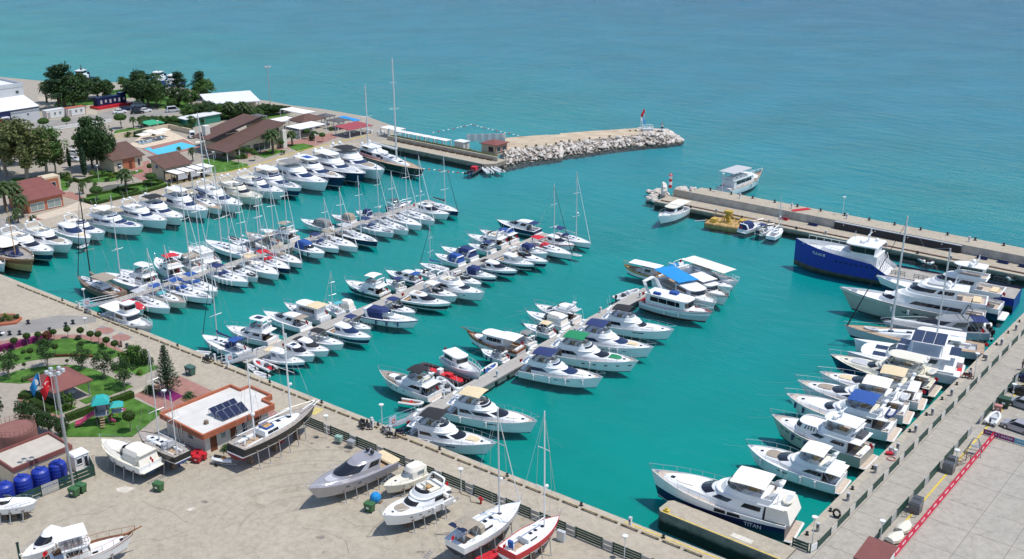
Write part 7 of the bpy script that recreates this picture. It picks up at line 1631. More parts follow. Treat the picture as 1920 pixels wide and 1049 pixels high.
b = MB();pts = [(-.7,0,1.3),(-1.5,0,.9),(-2.3,-.0,.35),(-2.9,0,.22)];b.loft([[(x,-.42,z+.28),(x,-.38,z),(x,.38,z),(x,.42,z+.28)] for x,y,z in pts],PINK,False);b.build('slide',pg)
b = MB();pts = [(1.5+.75*math.cos(a),-.2+.75*math.sin(a),1.25-.2*a) for a in [i*.75-1.6+1.6 for i in range(7)]];b.loft([[(x*.86+.2,y*.86,z+.25),(x,y,z),(x*1.12-.2,y*1.12,z),(x*1.25-.25,y*1.25,z+.25)] for x,y,z in pts],PINK,False);b.build('spiral_slide',pg)
b = MB();b.box(1.0,2.2,-.5,.5,1.25,1.32,LILAC);b.loft([[(.9,-.7,2.0),(2.3,-.7,2.0),(2.3,.7,2.0),(.9,.7,2.0)],[(1.3,-.3,2.35),(1.9,-.3,2.35),(1.9,.3,2.35),(1.3,.3,2.35)]],TEALP,True,True)
for x in (1.05,2.15): b.tube([(x,.45,0),(x,.45,2.0)],.05,DGREY,5)
b.build('side_tower',pg);b = MB();
for k in range(5): b.box(-.25,.25,-.75-.18*k,-.6-.18*k,1.1-.22*k,1.16-.22*k,mat('wood_steps',(.45,.28,.2),.7))
b.build('steps',pg);b = MB();b.tube([(.5,1.2,0),(.6,1.3,1.6),(.9,1.4,2.1),(1.3,1.4,1.7),(1.4,1.3,0)],.05,mat('yellow_plastic',(.6,.45,.08),.4),6);b.build('climbing_arch',pg)
pg.scale = (1.25,1.25,1.25)
# ---- flags, floodlight mast, lamps
flag_pole('tall flag pole flying a red flag with white crescent and star',W('B1',515,890),7.0,TURK,'star',size=1.5,ang=R(75));flag_pole('tall flag pole flying a light blue flag with white disc',W('B1',410,862),6.7,mat('flag_blue',(.02,.24,.55),.8),'disc',size=1.35,ang=R(70))
lm = lamp_post('tall grey floodlight mast beside the blue tanks',W('B2',575,455),15.5,name='floodlight_mast',r=.17,disc=False)
b = MB()
for sx in (-.28,-.52): b.tube([(sx,0,.3),(sx,0,15)],.025,GALV,3)
for k in range(36): b.tube([(-.28,0,.5+k*.4),(-.52,0,.5+k*.4)],.02,GALV,3)
b.build('ladder',lm)
for k in (1,2): flag_pole(f'bare white flag pole, {ORD[k-1]} right of the red flag',W('B1',515+k*18,905+k*6),7.0-k*.15,TURK,size=.02) if False else None
for lab,x,y,h in [('lamp post with white disc beside the upper lawn',780,150,3.2),('lamp post with white disc at the left edge of the lawn',48,255,2.6),('lamp post with round white head by the terrace',1355,395+640-400,9.5),('slim white lamp post by the club house corner',1490,830,3.4)]:
 if h < 9: lamp_post(lab,W('B1',x,y),h)
lamp_post('lamp post with white disc near the wheelhouse boat',W('A7',290,700),3.4);lamp_post('lamp post with white disc beside the green fence',W('B3',1495,915),3.3);lamp_post('lamp post with white disc beside the second motorbikes',W('B6',140,750),3.0);lamp_post('lamp post with white disc above the white flybridge boat ashore',W('B4',1170,365),3.3);lamp_post('lamp post with white disc by the grey fence panels',W('B8',655,757),2.8);lamp_post('lamp post at the middle pontoon gangway',W('B3',555,220),1.9)
for i,(x,y) in enumerate([(10,142),(88,135),(177,132),(253,36),(445,105),(590,58),(653,36)]): bollard(f'short black street bollard by the curved road, {ORD[i]} from the left',W('B1',x,y),s=1.6,group='street bollards')
bn = empty('park_bench',W('B1',1075,232),R(-25),'brown wooden bench beside the last ball tree','bench');b = MB();b.box(-.8,.8,-.2,.2,.42,.48,WOOD);b.build('seat',bn);b = MB();b.box(-.8,.8,.2,.26,.5,.9,WOOD);b.build('backrest',bn)
for x in (-.7,.7): b = MB();b.box(x-.05,x+.05,-.2,.24,0,.42,DGREY);b.build('leg',bn)
e = empty('litter_bin',W('B1',1138,255),0,'dark round litter bin beside the bench','bin');b = MB();b.cyl(0,0,0,.75,.26,DGREY,10);b.build('body',e);b = MB();b.cyl(0,0,.75,.8,.29,BLACK,10);b.build('rim',e)
bin_('dark green equipment box on the promenade near the Norfolk pine',W('B1',1705,490),mat('green_box',(.05,.12,.10),.6),1.15,R(5))
# ---- club house with solar panels
C = Bld('club_house','white club house with flat roof, terracotta fascia and solar panels',-118.0,69.0)
WL = [(0,0,9.6,11.4)]
b = MB();b.poly([(.3,.6),(8.9,.6),(8.9,10.9),(6.6,10.9),(6.6,12.3),(2.7,12.3),(2.7,10.9),(.3,10.9)],0,2.75,STUC);C.mesh('wall',b)
rf = MB();rf.poly([(.15,.15),(9.45,.15),(9.45,11.25),(6.95,11.25),(6.95,12.85),(2.35,12.85),(2.35,11.25),(.15,11.25)],2.72,3.0,mat('roof_membrane',(.62,.60,.56),.8,var=.1,scale=.5),TILER);ro = C.mesh('roof',rf)
outl = [(0,0),(9.6,0),(9.6,11.4),(7.1,11.4),(7.1,13.0),(2.2,13.0),(2.2,11.4),(0,11.4)]
for i in range(8):
 a,c = outl[i],outl[(i+1) % 8];b = MB();t = .14
 x0,x1 = sorted((a[0],c[0]));y0,y1 = sorted((a[1],c[1]));b.box(x0-t*(x0==x1),x1+t*(x0==x1),y0-t*(y0==y1),y1+t*(y0==y1),2.6,3.35,TILER)
 if x0 == x1: b.v = [(p[0],p[1]*(1),p[2]) for p in b.v]
 o = b.build('fascia',ro);o.location = (0,0,.002*i)
for y in (1.4,4.6): C.door('x+',y,y+1.0,2.3,8.9)
C.door('y-',3.0,4.0,2.3,.6,STUC);C.door('x+',8.6,9.6,2.3,8.9)
C.window('x+',6.4,7.3,.2,2.2,8.9);C.window('y-',5.2,6.4,1.2,2.0,.6);C.window('x+',3.0,3.9,1.2,2.1,8.9,PGLASS)
for i in range(4):
 for j in range(2):
  b = MB();x0,y0 = 5.0+j*1.65,4.2+i*1.05;b.add([(x0,y0,3.95),(x0+1.45,y0,3.1),(x0+1.45,y0+.98,3.1),(x0,y0+.98,3.95)],[(0,1,2,3)],SOLAR);b.add([(x0,y0,3.90),(x0+1.45,y0,3.05),(x0+1.45,y0+.98,3.05),(x0,y0+.98,3.90)],[(3,2,1,0)],STEEL)
  b.tube([(x0,y0,3.0),(x0,y0,3.93)],.03,STEEL,4);b.tube([(x0,y0+.98,3.0),(x0,y0+.98,3.93)],.03,STEEL,4);pn = C.mesh('solar_panel',b)
  f = MB();f.tube([(x0,y0,3.97),(x0+1.45,y0,3.12),(x0+1.45,y0+.98,3.12),(x0,y0+.98,3.97),(x0,y0,3.97)],.03,STEEL,4);f.build('panel_frame',pn)
b = MB();b.rbox(6.6,7.1,2.2,2.7,3.0,3.5,BROWNW,.05);C.mesh('roof_vent',b)
hedge('small clipped hedge at the club house steps',[(-108.2,73.6),(-108.2,74.8)],.7,.5);hedge('clipped hedge under the club house windows',[(-108.1,78.6),(-108.1,80.2)],.7,.6);tree('cycad',(-107.9,72.0),'cycad beside the club house door',.9,cat='plant');tree('cycad',(-107.9,76.3),'cycad between the club house doors',.95,cat='plant')
flat('club_terrace','B3',[(0,1049),(400,1049),(1050,700),(1000,640),(600,830)],ZQ+.02,PAVR)
# ---- low plant building, brown tank, blue tanks, cabin, fence
LB = Bld('plant_building','low plant building with pale flat roof and brown parapet',-125.0,49.4);LB.box('wall',0,5.6,0,7.6,0,2.6,STUCC)
rf = LB.box('roof',.05,5.55,.05,7.55,2.6,2.8,mat('roof_gravel',(.50,.45,.38),.9,var=.08,scale=1));
for i,(x0,x1,y0,y1) in enumerate([(-.1,5.7,-.1,.12),(-.1,5.7,7.48,7.7),(-.1,.12,.125,7.475),(5.48,5.7,.125,7.475)]): LB.box('parapet',x0,x1,y0,y1,2.5,3.1,ROOFR,rf)
TK = empty('brown_tank',(-128.6,54.4,ZQ),0,'round brown water tank with railing on top','tank');TB = mat('tank_brown',(.24,.105,.085),.7,var=.08,scale=.6);b = MB();b.cyl(0,0,-.1,3.4,2.6,TB,28);b.build('shell',TK);b = MB()
for z in (3.7,4.1): b.tube([(2.5*math.cos(k*.2244),2.5*math.sin(k*.2244),z) for k in range(29)],.03,TB,4)
for k in range(28): b.tube([(2.5*math.cos(k*.2244),2.5*math.sin(k*.2244),3.35),(2.5*math.cos(k*.2244),2.5*math.sin(k*.2244),4.1)],.03,TB,4)
b.build('railing',TK)
BT = mat('blue_plastic',(.012,.035,.30),.45,var=.08,scale=1);
for i in range(4):
 t = empty('water_tank',(-117.6,47.3+i*2.24,ZQ),rnd.uniform(0,3),f'blue plastic water tank, {ORD[i]} from the left edge','tank','blue water tanks');b = MB();n = 20
 prof = [(1.06,0),(1.08,.35),(1.05,.4),(1.08,.75),(1.05,.8),(1.08,1.15),(1.05,1.2),(1.08,1.55),(1.05,1.6),(1.08,1.95),(1.05,2.05),(1.0,2.4),(.75,2.6),(.38,2.68)]
 b.loft([[(r*math.cos(k*6.2832/n),r*math.sin(k*6.2832/n),z) for k in range(n)] for r,z in prof],BT,True,True);b.build('shell',t);b = MB();b.cyl(0,0,2.66,2.82,.36,BT,14);b.build('lid',t);b = MB();b.cyl(.65,.2,2.58,2.72,.12,BT,8);b.build('inlet',t)
f0 = Vector((-115.9,47.0,0));
for i in range(5): fence_panel(f'green mesh fence panel in front of the blue tanks, {ORD[i]} from the left',(-115.9+i*.12,46.2+i*2.25),(-115.9+(i+1)*.12,46.2+(i+1)*2.25),1.5,3,group='green fence at the tanks',bm=STEELG if i not in (2,) else GREYB)
fence_panel('green fence return panel beside the white cabin',(-115.3,57.5),(-118.6,58.6),1.5,3,group='green fence at the tanks')
GC = Bld('guard_cabin','small white guard cabin behind the green fence',-119.4,56.4,'cabin');GC.box('wall',0,1.6,0,1.9,0,2.1,WHITE);GC.box('roof',-.1,1.7,-.1,2.0,2.1,2.3,WHITE,None,.12);GC.window('x+',.15,1.0,.9,1.8,1.6);GC.door('y+',.4,1.2,1.9,1.9,DGREY);GC.window('x+',1.15,1.75,.2,1.8,1.6,name='door')
GB = mat('bin_green',(.04,.13,.045),.5,var=.08)
bin_('green wheeled bin, left of the pair by the floodlight mast',W('B2',590,550),GB,.95,.3);bin_('green wheeled bin, right of the pair by the floodlight mast',W('B2',645,518),GB,.95,.3);bin_('lone green wheeled bin in the open yard',W('B2',1255,508),GB,.95,.3);bin_('green wheeled bin beside the blue tarpaulin',W('B4',512,495),GB,.95,.2)
RB = mat('bin_red',(.52,.015,.025),.5)
for i,(x,y) in enumerate([(1520,262),(1570,240),(1560,285),(1605,262)]): bin_(f'red storage box beside the club house, {ORD[i]} of four',W('B2',x,y),RB,.8,.4,'red storage boxes')
e = empty('covered_engine',W('B4',555,425),.3,'outboard engine under a bright blue tarpaulin','tarpaulin');b = MB();b.ball(0,0,.55,.7,SKYC,9,5,1.0,-.6);b.build('tarpaulin',e);b = MB();b.box(-.8,.8,-.3,.3,0,.2,BROWNW);b.build('pallet',e)
# ---- motorbikes, pedestals, gangways on the near quay
for i,(f,x,y,m) in enumerate([('B3',415,240,BLACK),('B3',440,225,DGREY),('B3',1800,825,BLACK),('B3',1830,800,BLACK),('B3',1850,835,DGREY),('B6',160,815,MGREY),('B6',215,845,BLACK),('B6',270,825,NAVY),('B6',295,815,BLACK),('A7',310,755,MGREY)]): scooter(f'motorbike parked on the near quay, {ORD[i]} from the left' if i < 9 else 'silver motorbike near the leftmost pontoon gangway',W(f,x,y),rnd.uniform(-.4,.9),m)
for i,(f,x,y) in enumerate([('A7',235,715),('B3',490,225),('B3',612,295),('B6',72,770),('B6',200,815),('B3',1895,800),('B8',697,525),('B4',1455,0)]):
 if i < 7: pedestal(f'white service pedestal on the near quay, {ORD[i]} from the left',W(f,x,y))
def gangway(label,p,ang,L=7.0,gate=True):
 e = empty('gangway',(p[0],p[1],ZQ),ang,label,'gangway','gangways to the pontoons');b = MB();b.add([(-.5,-.6,.02),(-.5,.6,.02),(L,.6,-.55),(L,-.6,-.55),(-.5,-.6,-.1),(-.5,.6,-.1),(L,.6,-.67),(L,-.6,-.67)],[(3,2,1,0),(4,5,6,7),(0,1,5,4),(1,2,6,5),(2,3,7,6),(3,0,4,7)],GALV);b.build('ramp',e)
 for sd in (-.6,.6):
  b = MB();b.tube([(-.5,sd,1.1),(L,sd,.5)],.035,STEEL,4);b.tube([(-.5,sd,.6),(L,sd,.0)],.025,STEEL,4)
  for k in range(5): x = lerp(-.5,L,k/4);z = -.57*(x+.5)/(L+.5);b.tube([(x,sd,z),(x,sd,z+1.1)],.03,STEEL,4)
  b.build('hand_rail',e)
 b = MB();b.box(.2,1.5,-.68,-.63,.1,1.6,mat('gate_panel',(.50,.58,.66),.4));b.box(-.55,-.5,-.7,.7,0,2.0,STEEL) if False else None;b.build('side_panel',e);b = MB();b.tube([(1.0+.28*math.cos(k*.5236),-.70,.9+.28*math.sin(k*.5236)) for k in range(13)],.05,mat('lifebuoy_orange',(.7,.12,.04),.6),5);b.build('life_ring',e);return e
gangway('gangway with blue panels to the leftmost pontoon',(-170.4,86.9),R(88));gangway('gangway with life rings to the middle pontoon',(-131.2,88.3),R(88),6);gangway('gangway with life rings to the nearest pontoon',(-96.4,89.6),R(88),7.5)
for i in range(12): x = -176+i*11.2;bollard(f'black mooring bollard along the near quay edge, {ORD[i]} from the left',(x,qy(x)-.6))
# pontoon pedestals
k = 0
for nm,(x0,y0,x1,y1,w) in PL.items():
 for i in range(6):
  t = .12+i*.16;pedestal(f'white service pedestal on the {PN[nm]}, {ORD[i]} from the shore',(lerp(x0,x1,t)+.9*(1 if i % 2 else -1),lerp(y0,y1,t)),.95,'pedestals on the pontoons',z=.6)
# ---- fence along the promenade
x = -105.6;i = 0
while x < -47:
 y = lambda q: 83.4+(q+105.6)*.034
 L = 3.5;fence_panel(f'dark green board fence panel along the boatyard, {ORD[i]} from the black schooner',(x,y(x)),(x+L,y(x+L)),1.3,4,group='green boatyard fence');x += L
 fence_panel(f'grey sheet fence panel along the boatyard, {ORD[i]} from the black schooner',(x+.15,y(x+.15)),(x+1.35,y(x+1.35)),1.25,2,m=GALV,bm=GREYB,group='grey boatyard fence panels',name='sheet_panel');x += 1.5;i += 1
 if x > -47: break
e = empty('electric_cabinet',W('B8',200,630),R(5),'white electrical cabinet beside the red sailing yacht','cabinet');b = MB();b.rbox(-.5,.5,-.25,.25,0,1.3,LGREY,.05);b.build('body',e);b = MB();b.box(-.42,.42,-.27,-.252,.1,1.2,FRAMEW);b.build('door',e)
for i,(x,y) in enumerate([(1600,960),(1710,1000)]): e = empty('work_trolley',W('B3',x,y),.2,['green','grey'][i]+' metal trolley by the boatyard fence','trolley');b = MB();b.rbox(-.5,.5,-.35,.35,.45,1.1,mat('trolley_green',(.25,.40,.33),.6) if i == 0 else GALV,.05);b.build('body',e);b = MB();[b.cyl(sx,sy,0,.45,.04,GALV,5) for sx in (-.4,.4) for sy in (-.25,.25)];b.build('leg_frame',e)
e = empty('fire_hydrant',W('B4',1312,440),0,'red fire hydrant with hose by the fence','hydrant');b = MB();b.cyl(0,0,0,.9,.13,RED,8);b.rbox(-.35,.35,-.12,.12,.55,.75,RED,.05);b.build('body',e);b = MB();b.tube([(0,-.2,.05),(-1.2,-.5,.03),(-2.0,.3,.03),(-3.2,.1,.03),(-4,.5,.03)],.05,BROWNW,5);b.build('hose',e)
# ---- boats ashore
ZB = ZQ+1.3
Y1 = cruiser('cream motor yacht ashore under a beige canvas cover',pos('cru','B2',800,92,1215,330,zoff=ZB),hull='white',bodym=CREAM,can='camper',canm=SANDC,cat='yacht',lines=False,z=ZB,anti=BLUANTI,B=3.9);stands('props under the cream covered yacht',Y1,(.12,.3,.5,.7))
Y1.stack('foredeck_cover',[(lambda x: Y1.dz(x)-.02,.40*Y1.L,.93*Y1.L,.40*Y1.B,.4*Y1.L,2.0),(lambda x: Y1.dz(x)+.45*(1-.7*(x/Y1.L-.4)),.38*Y1.L,.86*Y1.L,.26*Y1.B,.35*Y1.L,2.0)],SANDC,5,6)
Y2 = sail_yacht('black-hulled sailing yacht ashore beside the playground, cluttered deck',pos('sail','B2',1090,32,1440,225,zoff=ZB+.5),hull='black',stripe=BLACK,deckm=GTEAK,mtop=657,mt=.50,lines=False,z=ZB+.5,mizz=.12,mizt=735,hood=LGREYC,anti=BLUANTI,gen='wire',keel=1.6);stands('props under the black sailing yacht',Y2,(.2,.4,.6,.8))
Y3 = sail_yacht('black two-masted schooner ashore with red bottom and white deckhouse',pos('sail','B3',1385,612,660,1020,zoff=ZB+.9),name='schooner',hull='black',mtop=608,mt=.69,mizz=.245,mizt=674,deckm=GTEAK,stripe=GTEAK,lines=False,z=ZB+.9,B=4.3,anti=REDANTI,gen='wire',boom=False,house=1.25,bowsprit=.8,spread=1,mastm=WHITE,keel=1.7);stands('props under the black schooner',Y3,(.15,.27,.4,.52,.65,.78))
g = MB();L = Y3.L;zz = 2.6;g.tube([(.70*L,0,zz),(.30*L,0,zz+.1)],.1,WHITE,6);Y3.part('main_boom',g);g = MB();g.tube([(.80*L,-.6,2.0),(.98*L,-.3,2.1)],.08,WHITE,5);Y3.part('spare_spar',g);Y3.dome(.245*L,0,4.2,.3)
g = MB();g.rbox(.34*L,.44*L,-.8,.8,1.75,1.95,BLUEC,.1);g.rbox(.35*L,.43*L,-.55,.55,1.951,1.97,PALEWOOD,.05);Y3.part('cockpit_cushions',g)
Y4 = cruiser('silver-grey sports yacht ashore with dark windows and black radar domes',pos('cru','B4',65,332,675,125,zoff=ZB),hull='silver',bodym=SILVER,hard=True,cat='yacht',lines=False,z=ZB,B=4.4,pad=LGREYC,teak=True,anti=LGREY);stands('props under the silver sports yacht',Y4,(.15,.28,.42,.55,.68))
L = Y4.L;Y4.dome(.27*L,.45,2.6+.02*L,.3,BLACK);Y4.dome(.27*L,-.45,2.6+.02*L,.3,BLACK);g = MB();g.rbox(.0,.14*L,-1.8,1.8,Y4.fs-.05,Y4.fs+.12,BEIGEC,.3);Y4.part('tan_sunbed',g)
Y5 = cruiser('small cream day cruiser ashore with beige canvas hood',pos('cru','B4',610,312,915,215,zoff=ZB-.5),bodym=CREAM,hull='cream',can='camper',canm=SANDC,lines=False,z=ZB-.5,anti=WHITE);stands('props under the small cream cruiser',Y5,(.2,.45,.65))
Y6 = fly_yacht('white flybridge boat ashore with black windscreen, right of the cream cruiser',pos('fly','B4',600,522,1075,370,zoff=ZB),domes=0,lines=False,z=ZB,fend=(.2,.35),anti=BLKANTI,B=3.9,win=BLACK);stands('props under the white flybridge boat',Y6,(.15,.32,.5,.66))
Y7 = sail_yacht('white sailing yacht ashore with taupe bimini and solar panels',pos('sail','B4',1600,418,1125,735,zoff=ZB+.7),mtop=765,mt=.66,awning=None,canm=TAUPEC,hood=TAUPEC,lines=False,z=ZB+.7,B=3.9,keel=1.7,boom=True,mastm=ALU);stands('props under the white sailing yacht',Y7,(.2,.4,.55,.72))
for sd in (-1,1): g = MB();g.box(.015*Y7.L,.075*Y7.L,sd*.62-.55,sd*.62+.55,2.72,2.76,SOLAR);Y7.part('solar_panel',g)
Y8 = sail_yacht('red-hulled racing yacht ashore with white deck, by the fence',pos('sail','B4',1880,522,1495,790,zoff=ZB+.6),hull='red',mtop=770,mt=.70,lines=False,z=ZB+.6,B=3.2,keel=1.7,gen='wire',mastm=WHITE,stripe=RED,deckm=WHITE,anti=WHITE,house=.8);stands('props under the red racing yacht',Y8,(.25,.45,.65))
g = MB();g.rbox(.05*Y8.L,.1*Y8.L,-.35,.35,1.1,1.9,BLUEC,.15);Y8.part('wheel_cover',g)
Y9 = cruiser('boat under a white cover ashore at the left edge',pos('cru','B2',297,585,-110,640,zoff=ZB-.2),can='tonneau',canm=WHITEC,lines=False,z=ZB-.2,arch=False);stands('props under the white covered boat',Y9,(.3,.5,.75))
Y10 = cabin_boat('white wooden boat ashore with brown rails and bowsprit, at the lower left',pos('cab','B2',1050,835,390,1075,zoff=ZB-.2),name='fishing_boat',cab=(.16,.48),hh=1.6,awn=WHITEC,awnx=(.08,.46),awnz=3.1,upper=(.10,.46),rim=WOOD,railm=WOOD,sprit=1.0,deckm=WHITE,z=ZB-.2,lines=False,cat='boat');stands('props under the brown-railed boat',Y10,(.25,.5,.72))
Y11 = cruiser('white cabin boat ashore behind the brown-railed boat',pos('cru','B2',175,1030,530,835,zoff=ZB-.3),hard=True,lines=False,z=ZB-.3);stands('props under the small white cabin boat',Y11,(.25,.5,.7))
e = empty('steel_post',W('B2',160,1060),0,'dark green steel post at the lower left','post');b = MB();b.box(-.1,.1,-.1,.1,0,2.2,STEELG);b.build('column',e);b = MB();b.box(-.14,.14,-.14,.14,2.2,2.28,BLACK);b.build('cap',e)
js = empty('jet_ski_trailer',W('B2',1755,300),R(20),'white and orange jet ski on a small trailer by the club house','jet ski');b = MB()
b.loft([[(x,-w,.75),(x,-w*.8,.55),(x,0,.45),(x,w*.8,.55),(x,w,.75),(x,w*.5,.95),(x,-w*.5,.95)] for x,w in ((-1.3,.42),(-.5,.52),(.4,.50),(1.0,.35),(1.45,.06))],WHITE,True,True);b.build('hull',js);b = MB();b.rbox(-1.1,.0,-.2,.2,.92,1.2,BLACK,.1);b.build('saddle',js);b = MB();b.tube([(.2,-.35,1.3),(.35,0,1.2),(.2,.35,1.3)],.04,BLACK,5);b.rbox(.1,.6,-.25,.25,.9,1.15,mat('orange_plastic',(.6,.2,.04),.4),.1);b.build('handlebar',js);b = MB();b.tube([(-1.3,-.5,.42),(.8,-.5,.42),(2.2,0,.42),(.8,.5,.42),(-1.3,.5,.42)],.04,GALV,4);b.build('trailer_frame',js)
for sy in (-.7,.7): g = MB();g.cyl(0,0,-.08,.08,.25,RUBBER,10);g.v = [(-.4+v[0],sy+v[2],.25+v[1]) for v in g.v];g.build('wheel',js)
e = empty('red_canopy',W('B4',1375,850),.2,'red inflatable boat cut by the lower edge between two sailing yachts','dinghy');b = MB();rib(b,0,0,.3,3.2,1.2,REDC,REDC);b.build('inflatable_tube',e);b = MB();b.box(-.8,.8,-.5,.5,0,.3,BROWNW);b.build('support',e)
# ladders, cracks, oil stains and odds and ends of the yard
def lie(label,f,x0,y0,x1,y1,w=.45,m=None):
 a,c = W(f,x0,y0),W(f,x1,y1);d = c-a;L = d.length;e = empty('ladder',(a.x,a.y,ZQ+.02),math.atan2(d.y,d.x),label,'ladder');m = m or GALV
 for sd in (-w/2,w/2): b = MB();b.box(0,L,sd-.03,sd+.03,0,.07,m);b.build('rail',e)
 for k in range(int(L/.4)): b = MB();b.box(.15+k*.4,.19+k*.4,-w/2,w/2,.02,.06,m);b.build('rung',e)
lie('grey ladder lying on the yard behind the cream yacht','B2',1170,455,1350,370);lie('short ladder lying beside the white flybridge boat','B4',1080,435,1160,400);lie('ladder on the ground near the lower edge','B4',910,838,965,770)
CRK = mat('crack_dark',(.13,.115,.095),.95)
for i,(f,pts) in enumerate([('B3',[(1270,960),(1350,1000),(1420,1035)]),('B2',[(1120,590),(1250,650),(1330,660),(1480,760)]),('B4',[(300,540),(420,600),(560,610),(640,700)]),('B4',[(20,610),(180,640),(330,700),(360,800)]),('B2',[(460,755),(600,700),(760,690),(940,610)]),('B2',[(1000,930),(1130,890),(1260,900),(1500,820)])]):
 b = MB()
 for p,q in zip(pts[:-1],pts[1:]):
  a,c = W(f,*p),W(f,*q);n = max(2,int((c-a).length/.8));pp = [a.lerp(c,k/n)+Vector((rnd.uniform(-.1,.1),rnd.uniform(-.1,.1),0)) for k in range(n+1)];d = (c-a).normalized();s_ = Vector((-d.y,d.x,0))*.022
  b.loft([[(v-s_).to_tuple()[:2]+(ZQ+.006,),(v+s_).to_tuple()[:2]+(ZQ+.006,)] for v in pp],CRK,False)
 kind(b.build('crack'),'structure')
OIL = mat('oil_stain',(.20,.175,.14),.6,var=.25,scale=2.0,coord='World',c2=(.30,.26,.21))
for i in range(16):
 f,x,y = rnd.choice([('B2',rnd.uniform(700,1800),rnd.uniform(500,1000)),('B4',rnd.uniform(100,1100),rnd.uniform(480,820)),('B3',rnd.uniform(1250,1700),rnd.uniform(900,1040))]);rr_ = rnd.uniform(12,55)
 flat('oil_stain',f,[(x+rr_*rnd.uniform(.6,1.2)*math.cos(k*.57),y+rr_*.42*rnd.uniform(.6,1.2)*math.sin(k*.57)) for k in range(11)],ZQ+.004+.0002*i,OIL)
# rough patches on the yard
for i,q in enumerate([[(915,490),(990,470),(1070,485),(1000,525),(930,515)],[(1470,655),(1520,638),(1550,645),(1500,668)]]): flat('pale_patch','B2',q,ZQ+.006,mat('cement_patch',(.58,.53,.45),.9,var=.15,scale=2,coord='World'))
# ================================================================ LEFT SHORE: garden quay, houses, restaurant, pool, trees, warehouse
ground('quay_walk',[(-229.6,86),(XL-.02,86),(XL-.02,150),(-226.62,211.5),(-236.5,205),(-232.0,165)],ZQ+.01,CONCQ,z0=ZQ-.05)
ge = kind(empty('garden_quay_edge',(0,0,0)),'structure');coping(ge,-220.55,88,-220.55,149,.8,3.0,m=CONCL,side=1);coping(ge,-220.6,150,-226.6,211,.8,3.0,m=CONCL,side=1)
flat('asphalt_road','A1',[(-200,760),(0,700),(370,660),(640,625),(860,600),(1000,560),(1200,540),(1500,560),(1640,585),(1300,620),(900,640),(700,690),(430,720),(0,800),(-200,860)],ZQ+.012,ASPH)
flat('service_road','A1',[(330,440),(480,440),(900,520),(860,600),(420,560)],ZQ+.010,CONCL)
flat('left_road','A5',[(-200,640),(0,620),(150,640),(240,690),(0,790),(-200,800)],ZQ+.014,ASPH)
def lawn2(f,pts,z=ZQ+.06): return flat('lawn',f,pts,z,GRASS)
lawn2('A5',[(718,460),(780,428),(1000,383),(1100,345),(1280,300),(1440,283),(1520,325),(1300,392),(1080,442),(850,500)])
lawn2('A5',[(650,285),(800,252),(1050,228),(1170,238),(1000,292),(700,303)])
lawn2('A6',[(0,190),(130,175),(400,230),(420,260),(200,300),(90,310),(0,250)])
lawn2('A6',[(750,60),(900,45),(1000,70),(870,120),(800,95)])
lawn2('A1',[(1030,740),(1180,715),(1420,740),(1210,790),(1080,800),(1010,780)])
lawn2('A1',[(930,440),(1000,380),(1180,360),(1250,440),(1000,460)]);lawn2('A1',[(1430,500),(1470,430),(1600,440),(1560,540)])
lawn2('A5',[(545,330),(620,300),(610,360),(560,375)])
flat('pond','A5',[(870,352),(960,322),(1130,306),(1200,312),(1100,342),(940,382)],ZQ+.02,mat('pond_water',(.16,.17,.15),.12));
flat('red_pavers','A5',[(555,388),(640,380),(765,440),(720,466),(560,425)],ZQ+.02,PAVR);flat('red_pavers','A5',[(1160,140),(1330,100),(1380,190),(1290,290),(1180,240)],ZQ+.02,PAVR);flat('cream_terrace','A5',[(285,604),(580,520),(700,470),(850,507),(390,628)],ZQ+.022,PAVC);flat('red_pavers','A5',[(240,590),(285,604),(390,628),(330,640),(250,610)],ZQ+.018,PAVR)
flat('red_terrace','A2',[(500,1000),(620,950),(900,900),(1100,900),(1350,800),(1300,760),(1100,800),(800,860),(560,900)],ZQ+.02,PAVR)
YK = [W('A5',840,500),W('A5',1500,322),W('A6',200,310),W('A6',560,215),W('A6',800,130),W('A6',1000,80),W('A2',1330,850),W('A2',1640,780)]
for a,c in zip(YK[:-1],YK[1:]):
 if (c-a).length < .5: continue
 d = (c-a);b = MB();L = d.length;b.box(0,L,-.12,.12,0,.14,YEL);o = kind(b.build('yellow_kerb',None,loc=(a.x,a.y,ZQ),rz=math.atan2(d.y,d.x)),'structure')
# ---- houses
H3 = Bld('terracotta_house','terracotta house with dark red sloping roof at the left edge',-243.2,110.3,'house');H3.box('wall',.3,9.3,.2,8.6,0,2.95,BRICKO);H3.shed_roof(0,9.4,.1,8.7,2.95,5.3,ROOFR,.2,.45)
b = MB();b.add([(.3,.2,2.9),(9.3,.2,2.9),(.3,.2,5.2)],[(0,1,2)],STUCC);b.add([(.3,8.6,2.9),(9.3,8.6,2.9),(.3,8.6,5.2)],[(2,1,0)],STUCC);b.add([(.3,.2,2.9),(.3,8.6,2.9),(.3,8.6,5.2),(.3,.2,5.2)],[(0,1,2,3)],STUCC);H3.mesh('side_gable',b)
H3.window('x+',.7,4.0,.3,2.2,9.3,PGLASS,bars=2);H3.window('x+',4.8,8.1,.3,2.2,9.3,PGLASS,bars=2);H3.box('stair_tower',-1.6,1.6,8.7,12.6,0,5.4,STUCC);H3.box('tower_cladding',1.6,1.75,9.2,12.0,.2,5.0,BRICKO);H3.window('x+',9.9,11.3,2.6,4.2,1.75)
H1 = Bld('terracotta_house','terracotta house with brown sloping roof beside the pool, back left',-261.5,144.0,'house');H1.box('wall',.3,7.6,.2,8.6,0,3.0,STUCC);H1.shed_roof(0,7.8,0,8.8,3.0,5.5,ROOFB,.2,.4);H1.box('front_cladding',7.6,7.75,2.8,6.2,0,2.95,BRICKO);H1.door('x+',4.4,5.3,2.2,7.75,DOORB);H1.window('x+',7.0,7.9,.5,2.4,7.6);H1.window('x+',1.0,2.2,.6,2.2,7.6)
